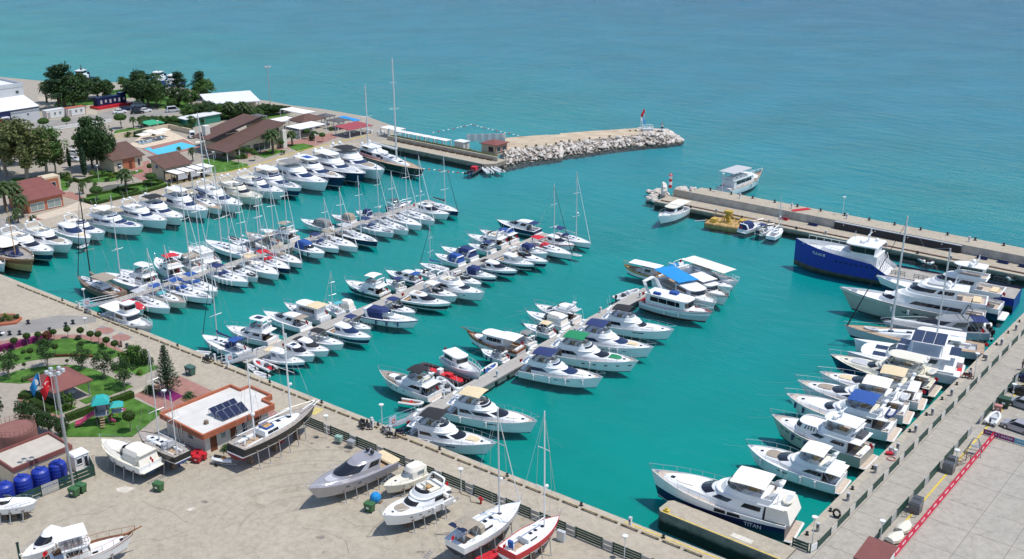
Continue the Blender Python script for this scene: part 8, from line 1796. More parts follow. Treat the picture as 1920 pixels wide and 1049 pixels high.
b = MB();b.add([(.3,.2,2.9),(7.6,.2,2.9),(.3,.2,5.4)],[(0,1,2)],STUCC);b.add([(.3,8.6,2.9),(7.6,8.6,2.9),(.3,8.6,5.4)],[(2,1,0)],STUCC);H1.mesh('side_gable',b)
H2 = Bld('cafe_house','cafe with brown sloping roof and cream side wall beside the pool',-242.6,147.8,'house');H2.box('wall',.2,6.0,.2,7.8,0,2.9,STUCC if False else STUCC);H2.shed_roof(0,6.2,0,8.0,2.9,5.0,ROOFB,.2,.35)
b = MB();b.add([(.2,.2,2.85),(6.0,.2,2.85),(.2,.2,4.9)],[(0,1,2)],STUCC);H2.mesh('side_gable',b);b = MB();b.cyl(0,0,0,.03,.45,BLUEC,12);b.v = [(2.6+v[0],.17-v[2],2.9+v[1]) for v in b.v];H2.mesh('blue_roundel',b)
PGm = Bld('cafe_pergola','dark-framed cafe pergola with white roof panels beside the quay',-236.1,147.3,'pergola');PGm.posts([(x,y) for x in (.2,5.6) for y in (0.1,3.8,7.6,11.4)],0,2.4,.09,ROOFK)
for i in range(4): PGm.box('roof_panel',.5,5.4,.2+i*2.95,2.75+i*2.95,2.45,2.55,WHITEC);PGm.box('beam',0,5.8,-.08+i*2.95,.12+i*2.95,2.38,2.62,ROOFK)
for y in (.1,3.8,7.5): PGm.box('side_screen',5.5,5.56,y+.4,y+3.2,1.0,2.3,LGREYC)
for i in range(5):
 e = empty('cafe_table',(-234.5+(i % 2)*2.6,148.8+i*2.0,ZQ),i,f'dark cafe table set under the pergola, {ORD[i]} from the left','table','cafe tables');b = MB();b.cyl(0,0,0,.72,.06,BLACK,6);b.cyl(0,0,.72,.76,.5,DGREY,10);b.build('table_top',e)
 for a in (0,2.1,4.2): b = MB();b.rbox(.8*math.cos(a)-.25,.8*math.cos(a)+.25,.8*math.sin(a)-.25,.8*math.sin(a)+.25,0,.5,BLACK,.05);b.build('chair',e)
# ---- restaurant
RS = Bld('restaurant','large restaurant with big dark brown sloping roofs and cream gable',-259.0,171.0,'restaurant')
def slope(nm,x0,x1,y0,y1,z0,z1,m,th=.25):
 b = MB();v = [(x0,y0,z0),(x1,y0,z0),(x1,y1,z1),(x0,y1,z1)];b.add(v+[(p[0],p[1],p[2]+th) for p in v],[(3,2,1,0),(4,5,6,7),(0,1,5,4),(1,2,6,5),(2,3,7,6),(3,0,4,7)],m);return RS.mesh(nm,b)
RS.box('wall',.5,15.5,3.5,20,0,3.0,STUCC);slope('roof',-.5,8.2,1.0,19.5,3.9,7.6,ROOFB);slope('roof',8.25,17.2,3.2,20.8,3.1,7.0,ROOFB);slope('roof',8.5,19.0,-1.5,3.3,2.5,3.25,ROOFB);RS.box('ridge_fascia',8.15,8.45,1.0,19.6,5.3,5.9,ROOFK) if False else None
b = MB();v = [(8.22,1,4.3),(8.22,19.5,8.0),(8.5,19.5,8.0),(8.5,1,4.3)];b.add(v+[(p[0],p[1],p[2]+.25) for p in v],[(0,1,2,3),(4,5,6,7),(0,1,5,4),(1,2,6,5),(2,3,7,6),(3,0,4,7)],ROOFK);RS.mesh('ridge_cap',b)
b = MB();b.add([(16.2,4.5,2.9),(16.2,20.3,2.9),(16.2,20.3,6.9),(16.2,4.5,3.5)],[(0,1,2,3)],STUCC);b.add([(16.2,20.3,0),(-.2,20.3,0),(-.2,19.5,7.6),(16.2,20.3,6.9)],[(0,1,2,3)],STUCC);RS.mesh('gable_wall',b);b = MB();b.add([(16.24,12.5,3.6),(16.24,18.8,3.6),(16.24,18.8,6.0),(16.24,12.5,4.7)],[(0,1,2,3)],WGLASS);RS.mesh('gable_window',b)
RS.window('x+',4.0,9.0,.3,2.6,15.5,bars=3);RS.window('x+',10.0,16.0,.3,2.6,15.5,bars=3);RS.posts([(18.5,-1.0),(18.5,3.0),(13,-1.0),(9,-1.0)],0,2.6,.1);RS.box('white_column',16.3,17.3,19.3,20.6,0,5.2,STUC);RS.box('chimney',2.0,3.6,3.0,4.6,3.8,7.2,STUC);RS.box('back_roof',-5,1,6,16,3.2,3.5,ROOFR)
# pavilions and pergolas
def pav(label,x0,x1,y0,y1,m,h=2.6,top=4.2,group='garden restaurant pavilions',flat_=False):
 p = Bld('pavilion',label,(x0+x1)/2,(y0+y1)/2,'pavilion',group);w,d = (x1-x0)/2,(y1-y0)/2
 if flat_: b = MB();b.add([(-w,-d,h),(w,-d,h-.3),(w,d,h-.3),(-w,d,h),(-w,-d,h+.15),(w,-d,h-.15),(w,d,h-.15),(-w,d,h+.15)],[(3,2,1,0),(4,5,6,7),(0,1,5,4),(1,2,6,5),(2,3,7,6),(3,0,4,7)],m);p.mesh('roof',b)
 else: p.hip(-w,w,-d,d,h,top,m,.15,ridge=max(0,d-w)*.9)
 p.posts([(sx*(w-.4),sy*(d-.4)) for sx in (-1,1) for sy in (-1,1)]+[(w-.4,0),(-w+.4,0)],0,h-.1,.09)
 for i in range(3):
  b = MB();y = lerp(-d+1.5,d-1.5,i/2);b.rbox(-.6,.6,y-.5,y+.5,.68,.74,WHITE,.05);b.cyl(0,y,0,.68,.07,DGREY,6);p.mesh('table',b)
 return p
pav('brown hip-roofed pavilion in the middle of the restaurant garden',-262.2,-254.4,208.4,217.6,ROOFB,2.8,4.6);pav('small grey-roofed pavilion behind the restaurant chimney',-277.8,-272.3,204.4,209.2,ROOFG,2.6,3.4);pav('grey-roofed pavilion nearest the open sea',-260.6,-255.7,218.3,222.8,ROOFG,2.7,3.6);pav('grey-roofed pavilion beside the blue awning',-253.2,-247.6,216.2,221.6,ROOFG,2.6,3.3);pav('red flat-roofed terrace pavilion beside the wharf',-243.8,-236.8,211.2,220.8,mat('red_felt_roof',(.33,.055,.07),.7,var=.08,scale=.7),2.7,flat_=True);pav('bright blue awning at the sea edge',-254.0,-246.4,222.0,224.6,SKYC,2.5,flat_=True)
pergola('white pergola beside the restaurant roof',-266.0,-261.0,200.0,211.5,2.7,fabric=WHITEC);pergola('white pergola in front of the brown pavilion',-254.0,-247.6,201.3,211.5,2.7,fabric=WHITEC);pergola('white pergola behind the brown pavilion, nearest the sea',-276.4,-264.8,217.3,222.2,2.8,fabric=WHITEC)
for i in range(8): pergola(f'white beach pergola along the sea side of the wharf, {ORD[i]} from the left',-232.2+i*3.5,-228.9+i*3.5,219.4 if i < 2 else 218.3,223.2 if i < 2 else 220.6,2.4,fabric=WHITEC,group='white beach pergolas')
# tables on the terrace
for i in range(14):
 p = (-242+rnd.uniform(0,8),221.5+rnd.uniform(-.4,1.6)) if i < 6 else (rnd.uniform(-262,-247),rnd.uniform(199,214))
 e = empty('terrace_table',(p[0],p[1],ZQ),i,f'white table with chairs on the restaurant terrace, {ORD[i]} of the scattered ones','table','terrace tables');b = MB();b.cyl(0,0,0,.7,.05,LGREY,6);b.cyl(0,0,.7,.75,.5,WHITE,10);b.build('table_top',e)
 for a in (0,1.6,3.2,4.7): b = MB();b.rbox(.85*math.cos(a)-.22,.85*math.cos(a)+.22,.85*math.sin(a)-.22,.85*math.sin(a)+.22,0,.45,WHITE,.05);b.rbox(1.02*math.cos(a)-.1,1.02*math.cos(a)+.1,1.02*math.sin(a)-.2,1.02*math.sin(a)+.2,.45,.85,WHITE,.04);b.build('chair',e)
# ---- pool
flat('pool_deck','A1',[(1150,870),(1300,905),(1420,985),(1800,900),(1640,800),(1500,735),(1290,770)],ZQ+.03,mat('pool_deck_stone',(.60,.50,.38),.85,var=.08,scale=.8,coord='World'));flat('pool_surround','A1',[(1265,900),(1425,985),(1800,895),(1640,815)],ZQ+.05,PAVR)
flat('pool_water','A1',[(1285,900),(1345,890),(1360,912),(1620,846),(1760,880),(1420,962)],ZQ+.07,mat('pool_water',(.03,.52,.70),.08,var=.05,scale=2,coord='World'))
for i,(x,y) in enumerate([(1290,815),(1350,785),(1420,800),(1465,772)]):
 e = empty('parasol',W('A1',x,y+25),0,f'cream square parasol beside the pool, {ORD[i]} from the left','parasol','pool parasols');b = MB();b.tube([(0,0,0),(0,0,2.6)],.04,FRAMEW,5);b.build('pole',e);b = MB();b.loft([[(-1.7,-1.7,2.2),(1.7,-1.7,2.2),(1.7,1.7,2.2),(-1.7,1.7,2.2)],[(-.05,-.05,2.75),(.05,-.05,2.75),(.05,.05,2.75),(-.05,.05,2.75)]],SANDC,True,True);b.build('canopy',e)
for i in range(7):
 p = W('A1',1270+i*32,862-i*8);e = empty('sun_lounger',p,R(200),f'blue sun lounger on the pool deck, {ORD[i]} from the left','lounger','pool loungers');b = MB();b.box(-.9,.5,-.3,.3,.25,.32,mat('lounger_blue',(.25,.42,.55),.8));b.build('bed',e);b = MB();b.add([(.5,-.3,.3),(1.0,-.3,.75),(1.0,.3,.75),(.5,.3,.3)],[(0,1,2,3)],mat('lounger_blue',(.25,.42,.55),.8));b.build('backrest',e);b = MB();[b.box(x-.03,x+.03,y-.03,y+.03,0,.25,WHITE) for x in (-.8,.4) for y in (-.25,.25)];b.build('leg_frame',e)
# ---- sheds, warehouse, containers
SH = Bld('white_roof_shed','long shed with bright white sloping roof by the sea',-303.6,217.8,'shed',rz=math.atan2(15.6,7.1));b = MB();b.add([(-8.6,-7.5,2.9),(8.6,-7.5,2.9),(8.6,7.5,4.0),(-8.6,7.5,4.0),(-8.6,-7.5,3.2),(8.6,-7.5,3.2),(8.6,7.5,4.3),(-8.6,7.5,4.3)],[(3,2,1,0),(4,5,6,7),(0,1,5,4),(1,2,6,5),(2,3,7,6),(3,0,4,7)],ROOFW);SH.mesh('roof',b);SH.box('wall',-8,8,-3,7,0,3.2,STUCC);SH.posts([(x,-7) for x in (-8,-4,0,4,8)],0,2.9,.12)
WHs = Bld('warehouse','large grey and white warehouse with blue entrance at the left edge',-372.0,118.0,'warehouse');WHs.box('main_hall',0,29,0,48.6,0,10.2,PANEL);WHs.box('roof',.6,28.4,.6,48,10.2,10.5,ROOFW);WHs.box('annex',29.0,38.2,0,48.2,0,4.6,PANEL)
b = MB();b.add([(29.02,-.1,7.2),(38.5,-.1,4.7),(38.5,48.4,4.7),(29.02,48.4,7.2)],[(0,1,2,3)],ROOFW);b.add([(29.02,48.4,7.2),(38.5,48.4,4.7),(38.5,48.4,4.3),(29.02,48.4,4.3)],[(0,1,2,3)],PANEL);b.add([(29.02,-.1,7.2),(38.5,-.1,4.7),(38.5,-.1,4.3),(29.02,-.1,4.3)],[(3,2,1,0)],PANEL);WHs.mesh('annex_roof',b)
for i,(x0,x1,y0,y1) in enumerate([(-.1,29.1,-.12,.1),(-.1,29.1,48.5,48.72),(-.1,.12,.11,48.49),(28.9,29.12,.11,48.49)]): WHs.box('parapet',x0,x1,y0,y1,10.0,11.2,LGREY)
WHs.box('blue_trim',38.5,38.6,0,48.3,4.25,4.5,NAVY);WHs.box('entrance_surround',38.2,39.0,29.5,38.5,0,4.2,NAVY);WHs.box('entrance_canopy',38.5,40.5,30.5,37.5,2.9,3.1,WHITE);WHs.door('x+',32.5,35.5,2.6,39.0,REDC);WHs.window('x+',30.0,32.0,.4,2.4,39.0);WHs.window('x+',36.0,38.0,.4,2.4,39.0);WHs.window('x+',44.0,44.8,2.2,3.0,38.2)
for y in (20,38,46): WHs.box('wall_vent',28.95,29.14,y,y+.9,8.0,8.8,DGREY)
b = MB();b.tube([(24,40,10.5),(24,40,17)],.15,WHITE,6);b.tube([(24,38,12),(24,42,12)],.1,WHITE,5);WHs.mesh('radar_mast',b)
CT = mat('container_white',(.68,.68,.66),.5,var=.05)
for i,(y0,y1) in enumerate([(168.3,174.8),(174.9,181.2)]):
 c = Bld('office_container',f'white office container, {ORD[i]} from the left beside the road',-336.2+i*1.4,y0,'container','office containers');c.box('body',0,2.4,0,y1-y0,.1,2.6,CT);c.box('roof_rim',-.05,2.45,-.05,y1-y0+.05,2.6,2.75,TILER if i else CT);c.window('x+',2.6,3.4,1.0,2.0,2.4,bars=2);c.window('x+',4.4,5.2,1.0,2.0,2.4,bars=2);c.door('x+',.5,1.3,2.0,2.4,GREYB)
 for y in (-.02,y1-y0-.1): c.box('corner_post',2.4,2.5,y,y+.14,.1,2.6,TILER)
BC = Bld('blue_container','dark blue display container on a red platform',-340.2,188.6,'container');BC.box('body',0,2.5,0,11.0,.9,3.6,NAVY);BC.box('platform',-.5,4.6,-1.2,12.0,0,.8,RED);BC.box('upper_panel',.2,2.3,8.8,11.6,3.6,4.2,NAVY)
for i in range(6): BC.box('white_graphic',2.5,2.53,1.2+i*1.7,1.9+i*1.7,1.4+.3*(i % 2),2.6,LGREY)
for lab,x,y,rz,m,v in [('white car parked by the red platform',1075,585,1.2,WHITE,0),('black car beside the road, middle of the parked ones',1230,588,1.1,BLACK,0),('white hatchback right of the black car',1300,575,1.3,WHITE,0),('silver van at the end of the parked row',1545,572,1.2,LGREY,1),('blue car behind the parked row',1130,560,1.2,NAVY,0),('pale truck parked under the trees',1240,528,1.2,LGREY,1)]: car(lab,W('A1',x,y),rz,m,van=bool(v))
car('white car parked between the cypresses',W('A5',670,50),.4,WHITE);car('white car half hidden behind the cypress',W('A5',655,110),.4,LGREY)
gs = Bld('green_shed','long shed with green wall and pale roof behind the pool',-292.0,189.0,'shed');gs.box('wall',0,4.5,0,13,0,2.6,mat('green_wall',(.03,.20,.14),.7));gs.box('roof',-.3,4.9,-.3,13.3,2.6,2.8,ROOFW);gs.window('x+',6.4,7.1,1.0,1.9,4.5)
pav('small green awning behind the pool',-296.5,-291.0,178.5,184.0,mat('green_awning',(.03,.35,.18),.8),2.3,flat_=True);car('white camper van beside the pool',W('A1',1720,800),2.6,WHITE,van=True,name='camper_van')
# low hoarding and garden walls
for i in range(5): fence_panel(f'low white hoarding panel by the road, {ORD[i]} from the left',(-316+i*.5,158.5+i*4.2),(-316+(i+1)*.5,158.5+(i+1)*4.2-.2),1.3,2,m=FRAMEW,group='white hoarding',name='hoarding_panel')
ww = Bld('pool_wall','low cream wall behind the pool deck',-290.5,166.0,'wall');ww.box('wall',0,.4,0,19,0,1.6,STUCC);ww.box('wall_return',.4,12,18.6,19,0,1.6,STUCC)
# greenery between the buildings
for q in ([(0,330),(120,260),(330,250),(330,330),(180,300),(40,420)],[(330,255),(500,230),(640,260),(560,330)]): lawn2('A5',q,ZQ+.04)
lawn2('A5',[(800,230),(880,180),(1010,200),(960,240)],ZQ+.04);lawn2('A5',[(1160,205),(1260,180),(1290,200),(1200,225)],ZQ+.04);lawn2('A1',[(480,520),(560,400),(900,470),(880,510)],ZQ+.04);lawn2('A1',[(1250,660),(1500,620),(1700,600),(1650,690),(1400,690)],ZQ+.045);lawn2('A2',[(60,560),(600,560),(930,600),(700,640),(560,640),(60,650)],ZQ+.045);lawn2('A1',[(1200,470),(1450,420),(1700,470),(1650,560),(1500,550),(1220,510)],ZQ+.035)
lawn2('A1',[(0,760),(420,720),(500,760),(300,860),(0,900)],ZQ+.04);lawn2('A2',[(620,960),(760,905),(900,920),(700,985)],ZQ+.04)
for i in range(26):
 f,x,y = rnd.choice([('A5',rnd.uniform(0,330),rnd.uniform(560,680)),('A5',rnd.uniform(560,700),rnd.uniform(250,340)),('A5',rnd.uniform(800,1200),rnd.uniform(190,290)),('A2',rnd.uniform(400,900),rnd.uniform(900,1000)),('A2',rnd.uniform(1000,1330),rnd.uniform(740,860)),('A1',rnd.uniform(1000,1400),rnd.uniform(700,800))])
 tree('bush',W(f,x,y),f'garden shrub of the left shore, {ORD[i % 24]} of the scattered ones' if i < 24 else f'extra garden shrub of the left shore, {ORD[i-24]}',rnd.uniform(.5,1.1),i % 4,'shrub',group='scattered shrubs of the left shore')
# ---- trees of the left shore (bases from the photograph, heights from their tops)
def tt(k,f,x,y,topy,label,var=0,wf=1.0,base_h=None):
 p = W(f,x,y);top = px(f,0,topy)[1];H = height_at(p.x,p.y,top)-ZQ;base = dict(broad=9.0,dark=6.9,pine=8.7,magnolia=5,mushroom=3.0,palm=5.2,cypress=6.1,bush=1.6,topiary=1.95)[k]
 s = max(.25,H/base);return tree(k,p,label,s,var,w=s*wf*(1.18 if k in ('broad','dark','pine') else 1))
for i,(x,y,t,v,wf) in enumerate([(60,240,-250,1,1.0),(250,290,-265,1,1.05),(420,250,-200,0,1.0),(100,120,-160,0,.9),(500,230,-110,1,.8),(0,200,-90,1,.9),(180,140,-180,1,.8)]): tt('broad','A5',x,y,t,f'tall loose olive-green tree behind the terracotta house, {ORD[i]} of the clump',v,wf)
tt('dark','A5',880,190,-300,'tall dark evergreen beside the brown-roofed house',1,.62);tt('dark','A5',830,170,-180,'dark evergreen left of the tallest one',2,.8);tt('dark','A5',950,170,-150,'dark evergreen touching the brown roof',1,.7)
tt('cypress','A5',625,165,-10,'slim cypress, left of two beside the car');tt('cypress','A5',760,245,-20,'slim cypress, right of two above the garden')
for i,(x,y,t) in enumerate([(60,560,270),(140,545,275),(205,610,395),(165,660,520),(1130,382,165),(745,400,285)]): tt('palm','A5',x,y,t,['tall palm at the left edge before the terracotta house','palm against the terracotta house wall','short palm at the corner of the terracotta house','low palm by the quay road','date palm on the garden island','young palm at the end of the red pavers'][i],0,1.1)
for i,(x,y,t,wf) in enumerate([(870,458,335,1.0),(1360,332,215,.95),(1345,222,130,.6),(1060,370,330,.5)]): tt('mushroom','A5',x,y,t,['wide clipped umbrella tree at the tip of the garden island','large clipped umbrella tree in the round hedge','small round tree beside the cafe','thin young tree on the island'][i],0,wf)
hedge('clipped hedge along the front of the garden island',[W('A5',725,458),W('A5',850,497),W('A5',1080,441),W('A5',1300,390),W('A5',1515,326)],.9,.6);hedge('clipped hedge along the back of the garden island',[W('A5',780,428),W('A5',1000,384),W('A5',1110,345),W('A5',1275,318)],.8,.6);hedge('round hedge around the large umbrella tree',[W('A5',1290,300),W('A5',1400,283),W('A5',1455,300),W('A5',1400,325),W('A5',1300,322),W('A5',1290,300)],.8,.6);hedge('round hedge around the date palm',[W('A5',1070,375),W('A5',1150,365),W('A5',1230,370),W('A5',1180,405),W('A5',1090,410),W('A5',1070,375)],.7,.6)
hedge('hedge beyond the pond',[W('A5',650,280),W('A5',720,300),W('A5',830,262),W('A5',1050,228),W('A5',1110,238)],.9,.7);hedge('hedge behind the pool',[W('A1',1500,700),W('A1',1650,750),W('A1',1700,730)],2.0,1.8,L_DARK);hedge('hedge left of the pool',[W('A1',1215,800),W('A1',1290,770)],1.6,1.5,L_DARK)
for i,(x,y,s) in enumerate([(800,300,.6),(850,330,.7),(960,290,.7),(1000,260,.8),(930,225,.7),(730,380,.5),(1060,260,.6),(820,225,.7)]): tree('bush',W('A5',x,y),f'small garden shrub near the pond, {ORD[i]} of the group',s,i % 4,'shrub',group='garden shrubs')
for i,(x,y,t) in enumerate([(465,985,880),(545,985,885),(612,1010,920),(1080,815,725),(1145,830,745),(1215,842,760),(850,900,825),(465,1040,960),(345,1000,940)]): tt('mushroom','A2',x,y,t,f'clipped round tree in front of the restaurant, {ORD[i]} of the group',0,.75)
tt('palm','A2',772,945,715,'date palm in front of the cream gable',0,1.15);tt('palm','A2',945,875,735,'date palm beside the white pergolas',0,1.3);tt('palm','A1',1725,1015,885,'palm at the end of the pool');tt('palm','A1',1605,960,880,'small palm behind the pool')
for i,(k,x,y,t,v,wf) in enumerate([('pine',585,545,140,0,1.2),('dark',660,540,230,1,1.15),('pine',760,480,235,0,1.3),('dark',880,450,260,1,1.2),('dark',950,470,290,3,1.0),('pine',540,500,180,0,1.0)]): tt(k,'A1',x,y,t,f'dark tree in the clump right of the warehouse, {ORD[i]} of six',v,wf)
for i,(k,x,y,t,v,wf) in enumerate([('pine',1270,520,200,0,1.2),('dark',1330,530,225,1,1.25),('dark',1230,500,270,3,1.0),('dark',1400,530,330,2,1.1)]): tt(k,'A1',x,y,t,f'dark tree in the clump above the parked cars, {ORD[i]} of four',v,wf)
tt('broad','A1',1120,390,250,'pale green small tree between the two dark clumps',0,1.1);tt('pine','A1',1610,470,210,'conifer beside the moored tugs');tt('dark','A1',1600,520,360,'dark round tree under the conifer',1,1.1);tt('pine','A1',1800,450,205,'conifer at the shore behind the white shed');tt('dark','A1',1830,460,290,'green tree left of the white shed',0,1.2);tt('dark','A1',1710,530,380,'round tree before the shed',2,1.0);tt('dark','A1',1860,600,470,'dark tree at the corner of the white shed',1,1.0)
tt('palm','A1',420,490,290,'tall palm beside the warehouse',0,1.0);tt('palm','A1',530,545,350,'palm at the edge of the dark clump',0,1.0)
for i,(x,y,t) in enumerate([(600,715,620),(400,745,630),(1085,720,590),(690,880,780),(1160,800,755)]): tt('mushroom','A1',x,y,t,f'round clipped street tree, {ORD[i]} along the back road',0,.95)
tt('palm','A1',1195,720,610,'palm in the lawn above the pool',0,1.0);tt('palm','A1',1265,735,640,'second palm in the lawn above the pool',0,.9)
for i in range(13): tt('dark','A2',30+i*50,640-(i % 3)*12,520-(i % 2)*25 if i < 8 else 545-(i % 2)*20,f'shrubby tree in the belt behind the restaurant, {ORD[i]} from the left',(i*7) % 4,1.35)
for i in range(6): tt('dark','A2',690+i*42,612-(i*6),500+i*4,f'dark shrubby tree by the sea, {ORD[i]} from the left',1,1.5)
for i in range(4): tt('palm','A2',390+i*60,640,470+(i % 2)*40,f'palm in the belt behind the restaurant, {ORD[i]} from the left',0,1.2)
for i in range(8): tt('dark','A1',1290+i*70,705-(i % 2)*15,610,f'dark shrub tree between road and pool, {ORD[i]} from the left',(i*3) % 4,1.3)
for i in range(6): tt('dark','A1',1300+i*45+(i > 3)*60,560-i*6,430+(i % 3)*25,f'green tree at the back of the car park, {ORD[i]} from the left',(i*5) % 4,1.2) if i > 3 else None
# ---- lamps and masts of the left shore
lamp_post('tall floodlight mast beside the dark tree clump',W('A1',632,545),height_at(*W('A1',632,545)[:2],px('A1',0,255)[1])-ZQ,name='floodlight_mast',r=.16,disc=False);lamp_post('tall thin floodlight mast at the sea edge beside the white shed',W('A2',748,515),height_at(*W('A2',748,515)[:2],px('A2',0,165)[1])-ZQ,name='floodlight_mast',r=.16,disc=False)
for i,(f,x,y,h) in enumerate([('A5',885,285,4.0),('A5',1085,260,3.2),('A5',1235,300,3.0),('A2',1155,880,3.4),('A2',245,1030,3.0),('A1',1418,745,3.2)]): lamp_post(f'garden lamp post of the left shore, {ORD[i]} from the left',W(f,x,y),h,group='garden lamps')
for i in range(16): y = 92+i*7.4;pedestal(f'grey service pedestal along the garden quay, {ORD[i]} from the left',(-221.6-max(0,(y-150)*.098),y),1.0,'pedestals of the garden quay',m=GALV)
for i in range(14): y = 95+i*8.0;bollard(f'mooring bollard along the garden quay, {ORD[i]} from the left',(-221.0-max(0,(y-150)*.098),y),group='garden quay bollards')
for i,(f,x,y) in enumerate([('A5',965,470),('A5',1355,368)]): e = empty('planter_box',W(f,x,y),R(80),f'terracotta planter box at the kerb, {ORD[i]} from the left','planter');b = MB();b.rbox(-.7,.7,-.3,.3,0,.5,TILER,.05);b.build('box',e);b = MB();b.ball(0,0,.5,.35,L_MID,8,4,.8,0);b.build('plant',e)
hedge('low hedge along the seat wall of the wharf',[(-226,217.3),(-205,217.3),(-184.5,217.2)],.9,.5,L_OLIVE,z=ZQ+1.2);
# ---- kiosk, screen wall and furniture of the wharf and mole
KS = Bld('harbour_kiosk','small harbour kiosk with dark red roof and wide windows on the mole',-193.6,221.4,'kiosk');KS.box('wall',0,5.0,0,5.2,0,3.0,STUCC);KS.box('cladding',5.0,5.12,.1,5.1,.8,2.9,BRICKO);KS.window('x+',.5,2.3,1.0,2.5,5.12);KS.window('x+',2.9,4.7,1.0,2.5,5.12);KS.window('y-',2.6,4.4,1.0,2.5,0,frame=BRICKO);KS.hip(-.5,5.6,-.5,5.7,3.0,3.9,ROOFR,.15)
sw = Bld('screen_wall','white panelled screen wall behind the harbour kiosk',-206.0,229.0,'wall',rz=math.atan2(8,8));
for i in range(11): sw.box('panel',i*1.05,i*1.05+1.0,0,.1,.5,2.6,PANEL if i % 2 else CT)
for i in range(6): sw.box('post',i*2.1-.06,i*2.1+.06,.11,.22,0,2.6,GALV)
ut = Bld('pump_house','small white pump house on the wharf',-203.5,221.0,'hut');ut.box('wall',0,3.4,0,2.6,0,2.2,STUC);ut.box('roof',-.2,3.6,-.2,2.8,2.2,2.4,ROOFW);ut.door('x+',.8,1.6,1.9,3.4,GREYB)
for i in range(8): tree('bush',(-203+i*2.1+rnd.uniform(-.5,.5),219.4+rnd.uniform(-.6,.8)),f'wild shrub behind the seat wall, {ORD[i]} from the left',rnd.uniform(.5,.9),[0,1,3][i % 3],'shrub',group='shrubs on the wharf')
for i in range(16): p = mole_pt(.05+i*.045,.40+rnd.uniform(-.03,.05)) if i < 13 else mole_pt(.3+i*.03,.7);tree('bush',(p.x,p.y,p.z-.05),f'small dark bush on the mole, {ORD[i]} from the kiosk',rnd.uniform(.22,.42),2,'shrub',group='bushes on the mole')
fp_ = W('A4',990,310,2.2);flag_pole('tall pole with a red and white flag on the mole head',(fp_.x,fp_.y,2.0),height_at(fp_.x,fp_.y,px('A4',0,112)[1])-2.0,TURK,size=1.2,ang=R(60))
for i in range(2): p = W('A4',956+i*17,318,2.2);flag_pole(f'shorter flag pole on the mole head, {ORD[i]} from the left',(p.x,p.y,2.0),height_at(p.x,p.y,px('A4',0,185+i*10)[1])-2.0,[WHITEC,SKYC][i],size=.9,ang=R(250))
p = W('A4',1020,312,2.2);e = empty('viewing_stand',(p.x,p.y,2.0),R(40),'white railed lookout platform on the mole head','platform');b = MB();b.box(-1.6,1.6,-1.2,1.2,0,.9,LGREY);b.build('base',e);b = MB()
for z in (1.3,1.8): b.tube([(-1.6,-1.2,z),(1.6,-1.2,z),(1.6,1.2,z),(-1.6,1.2,z),(-1.6,-1.2,z)],.05,WHITE,4)
for x in (-1.6,-.8,0,.8,1.6):
 for y in (-1.2,1.2): b.tube([(x,y,.9),(x,y,1.8)],.05,WHITE,4)
b.build('railing',e)
def beacon(label,p,ma,mb_,h=2.6):
 e = empty('harbour_beacon',p,0,label,'beacon');
 for k in range(4): b = MB();b.cyl(0,0,h*k/4,h*(k+1)/4,.42-.02*k,[ma,mb_][k % 2],12,.40-.02*k);b.build('tower_band',e)
 b = MB();b.cyl(0,0,h,h+.12,.55,ma,12);b.cyl(0,0,h+.12,h+.5,.2,WHITE,8);b.ball(0,0,h+.5,.22,ma,8,3,.8,0);b.build('lantern',e);return e
p = W('A4',1150,318,2.0);beacon('black and white banded beacon on the mole head',(p.x,p.y,1.6),BLACK,WHITE,2.6);p = W('C1',270,245,3.0);beacon('red and white banded beacon on the breakwater head',(p.x,p.y,2.9),RED,WHITE,3.0)
p = W('C1',195,320,1.2);e = empty('shell_monument',(p.x,p.y,1.0),R(-50),'large white scallop shell monument on the breakwater head','monument');b = MB();n = 22;rr_ = []
for s,q,y in ((1.0,0,.0),(.98,0,.5),(.72,0,1.0),(.3,0,1.2)): rr_.append([((1.75*s+.09*(-1)**k*s)*math.cos(k*6.2832/n),y,1.75+(1.75*s+.09*(-1)**k*s)*math.sin(k*6.2832/n)) for k in range(n)])
b.loft(rr_,STUC,True,True);b.build('shell',e);b = MB();b.rbox(-1.2,1.2,-.3,1.4,-.6,.3,CONCL,.1);b.build('base',e)
# buoy lines, each float a piece
def buoys(label,pts,n,cols):
 e = empty('buoy_line',(0,0,0),0,label,'buoy line');me = {}
 path = [Vector((p.x,p.y,0)) for p in pts]
 for i in range(n):
  t = i/(n-1)*(len(path)-1);k = min(int(t),len(path)-2);q = path[k].lerp(path[k+1],t-k);m = cols[i % len(cols)]
  if m not in me: b = MB();b.tube([(-.3,0,.06),(-.2,0,.06),(.2,0,.06),(.3,0,.06)],.15,m,6);o = b.build('float',e);me[m] = o.data;o.location = q
  else: o = bpy.data.objects.new('float',me[m]);col.objects.link(o);o.parent = e;o.location = q
  o.rotation_euler.z = 1.2
 b = MB();b.tube([(p.x,p.y,.02) for p in path],.02,ROPE,3);b.build('rope',e)
buoys('curved line of red and white swimming buoys off the wharf',[W('A3',775,330,0),W('A3',980,290,0),W('A3',1115,258,0),W('A3',1260,297,0),W('A3',1430,335,0),W('A3',1610,375,0)],24,[PVC,RED,PVC]);buoys('line of white floats closing the wharf dock',[W('A3',690,655,0),W('A3',830,668,0),W('A3',950,685,0),W('A3',1080,695,0)],10,[PVC,RED])
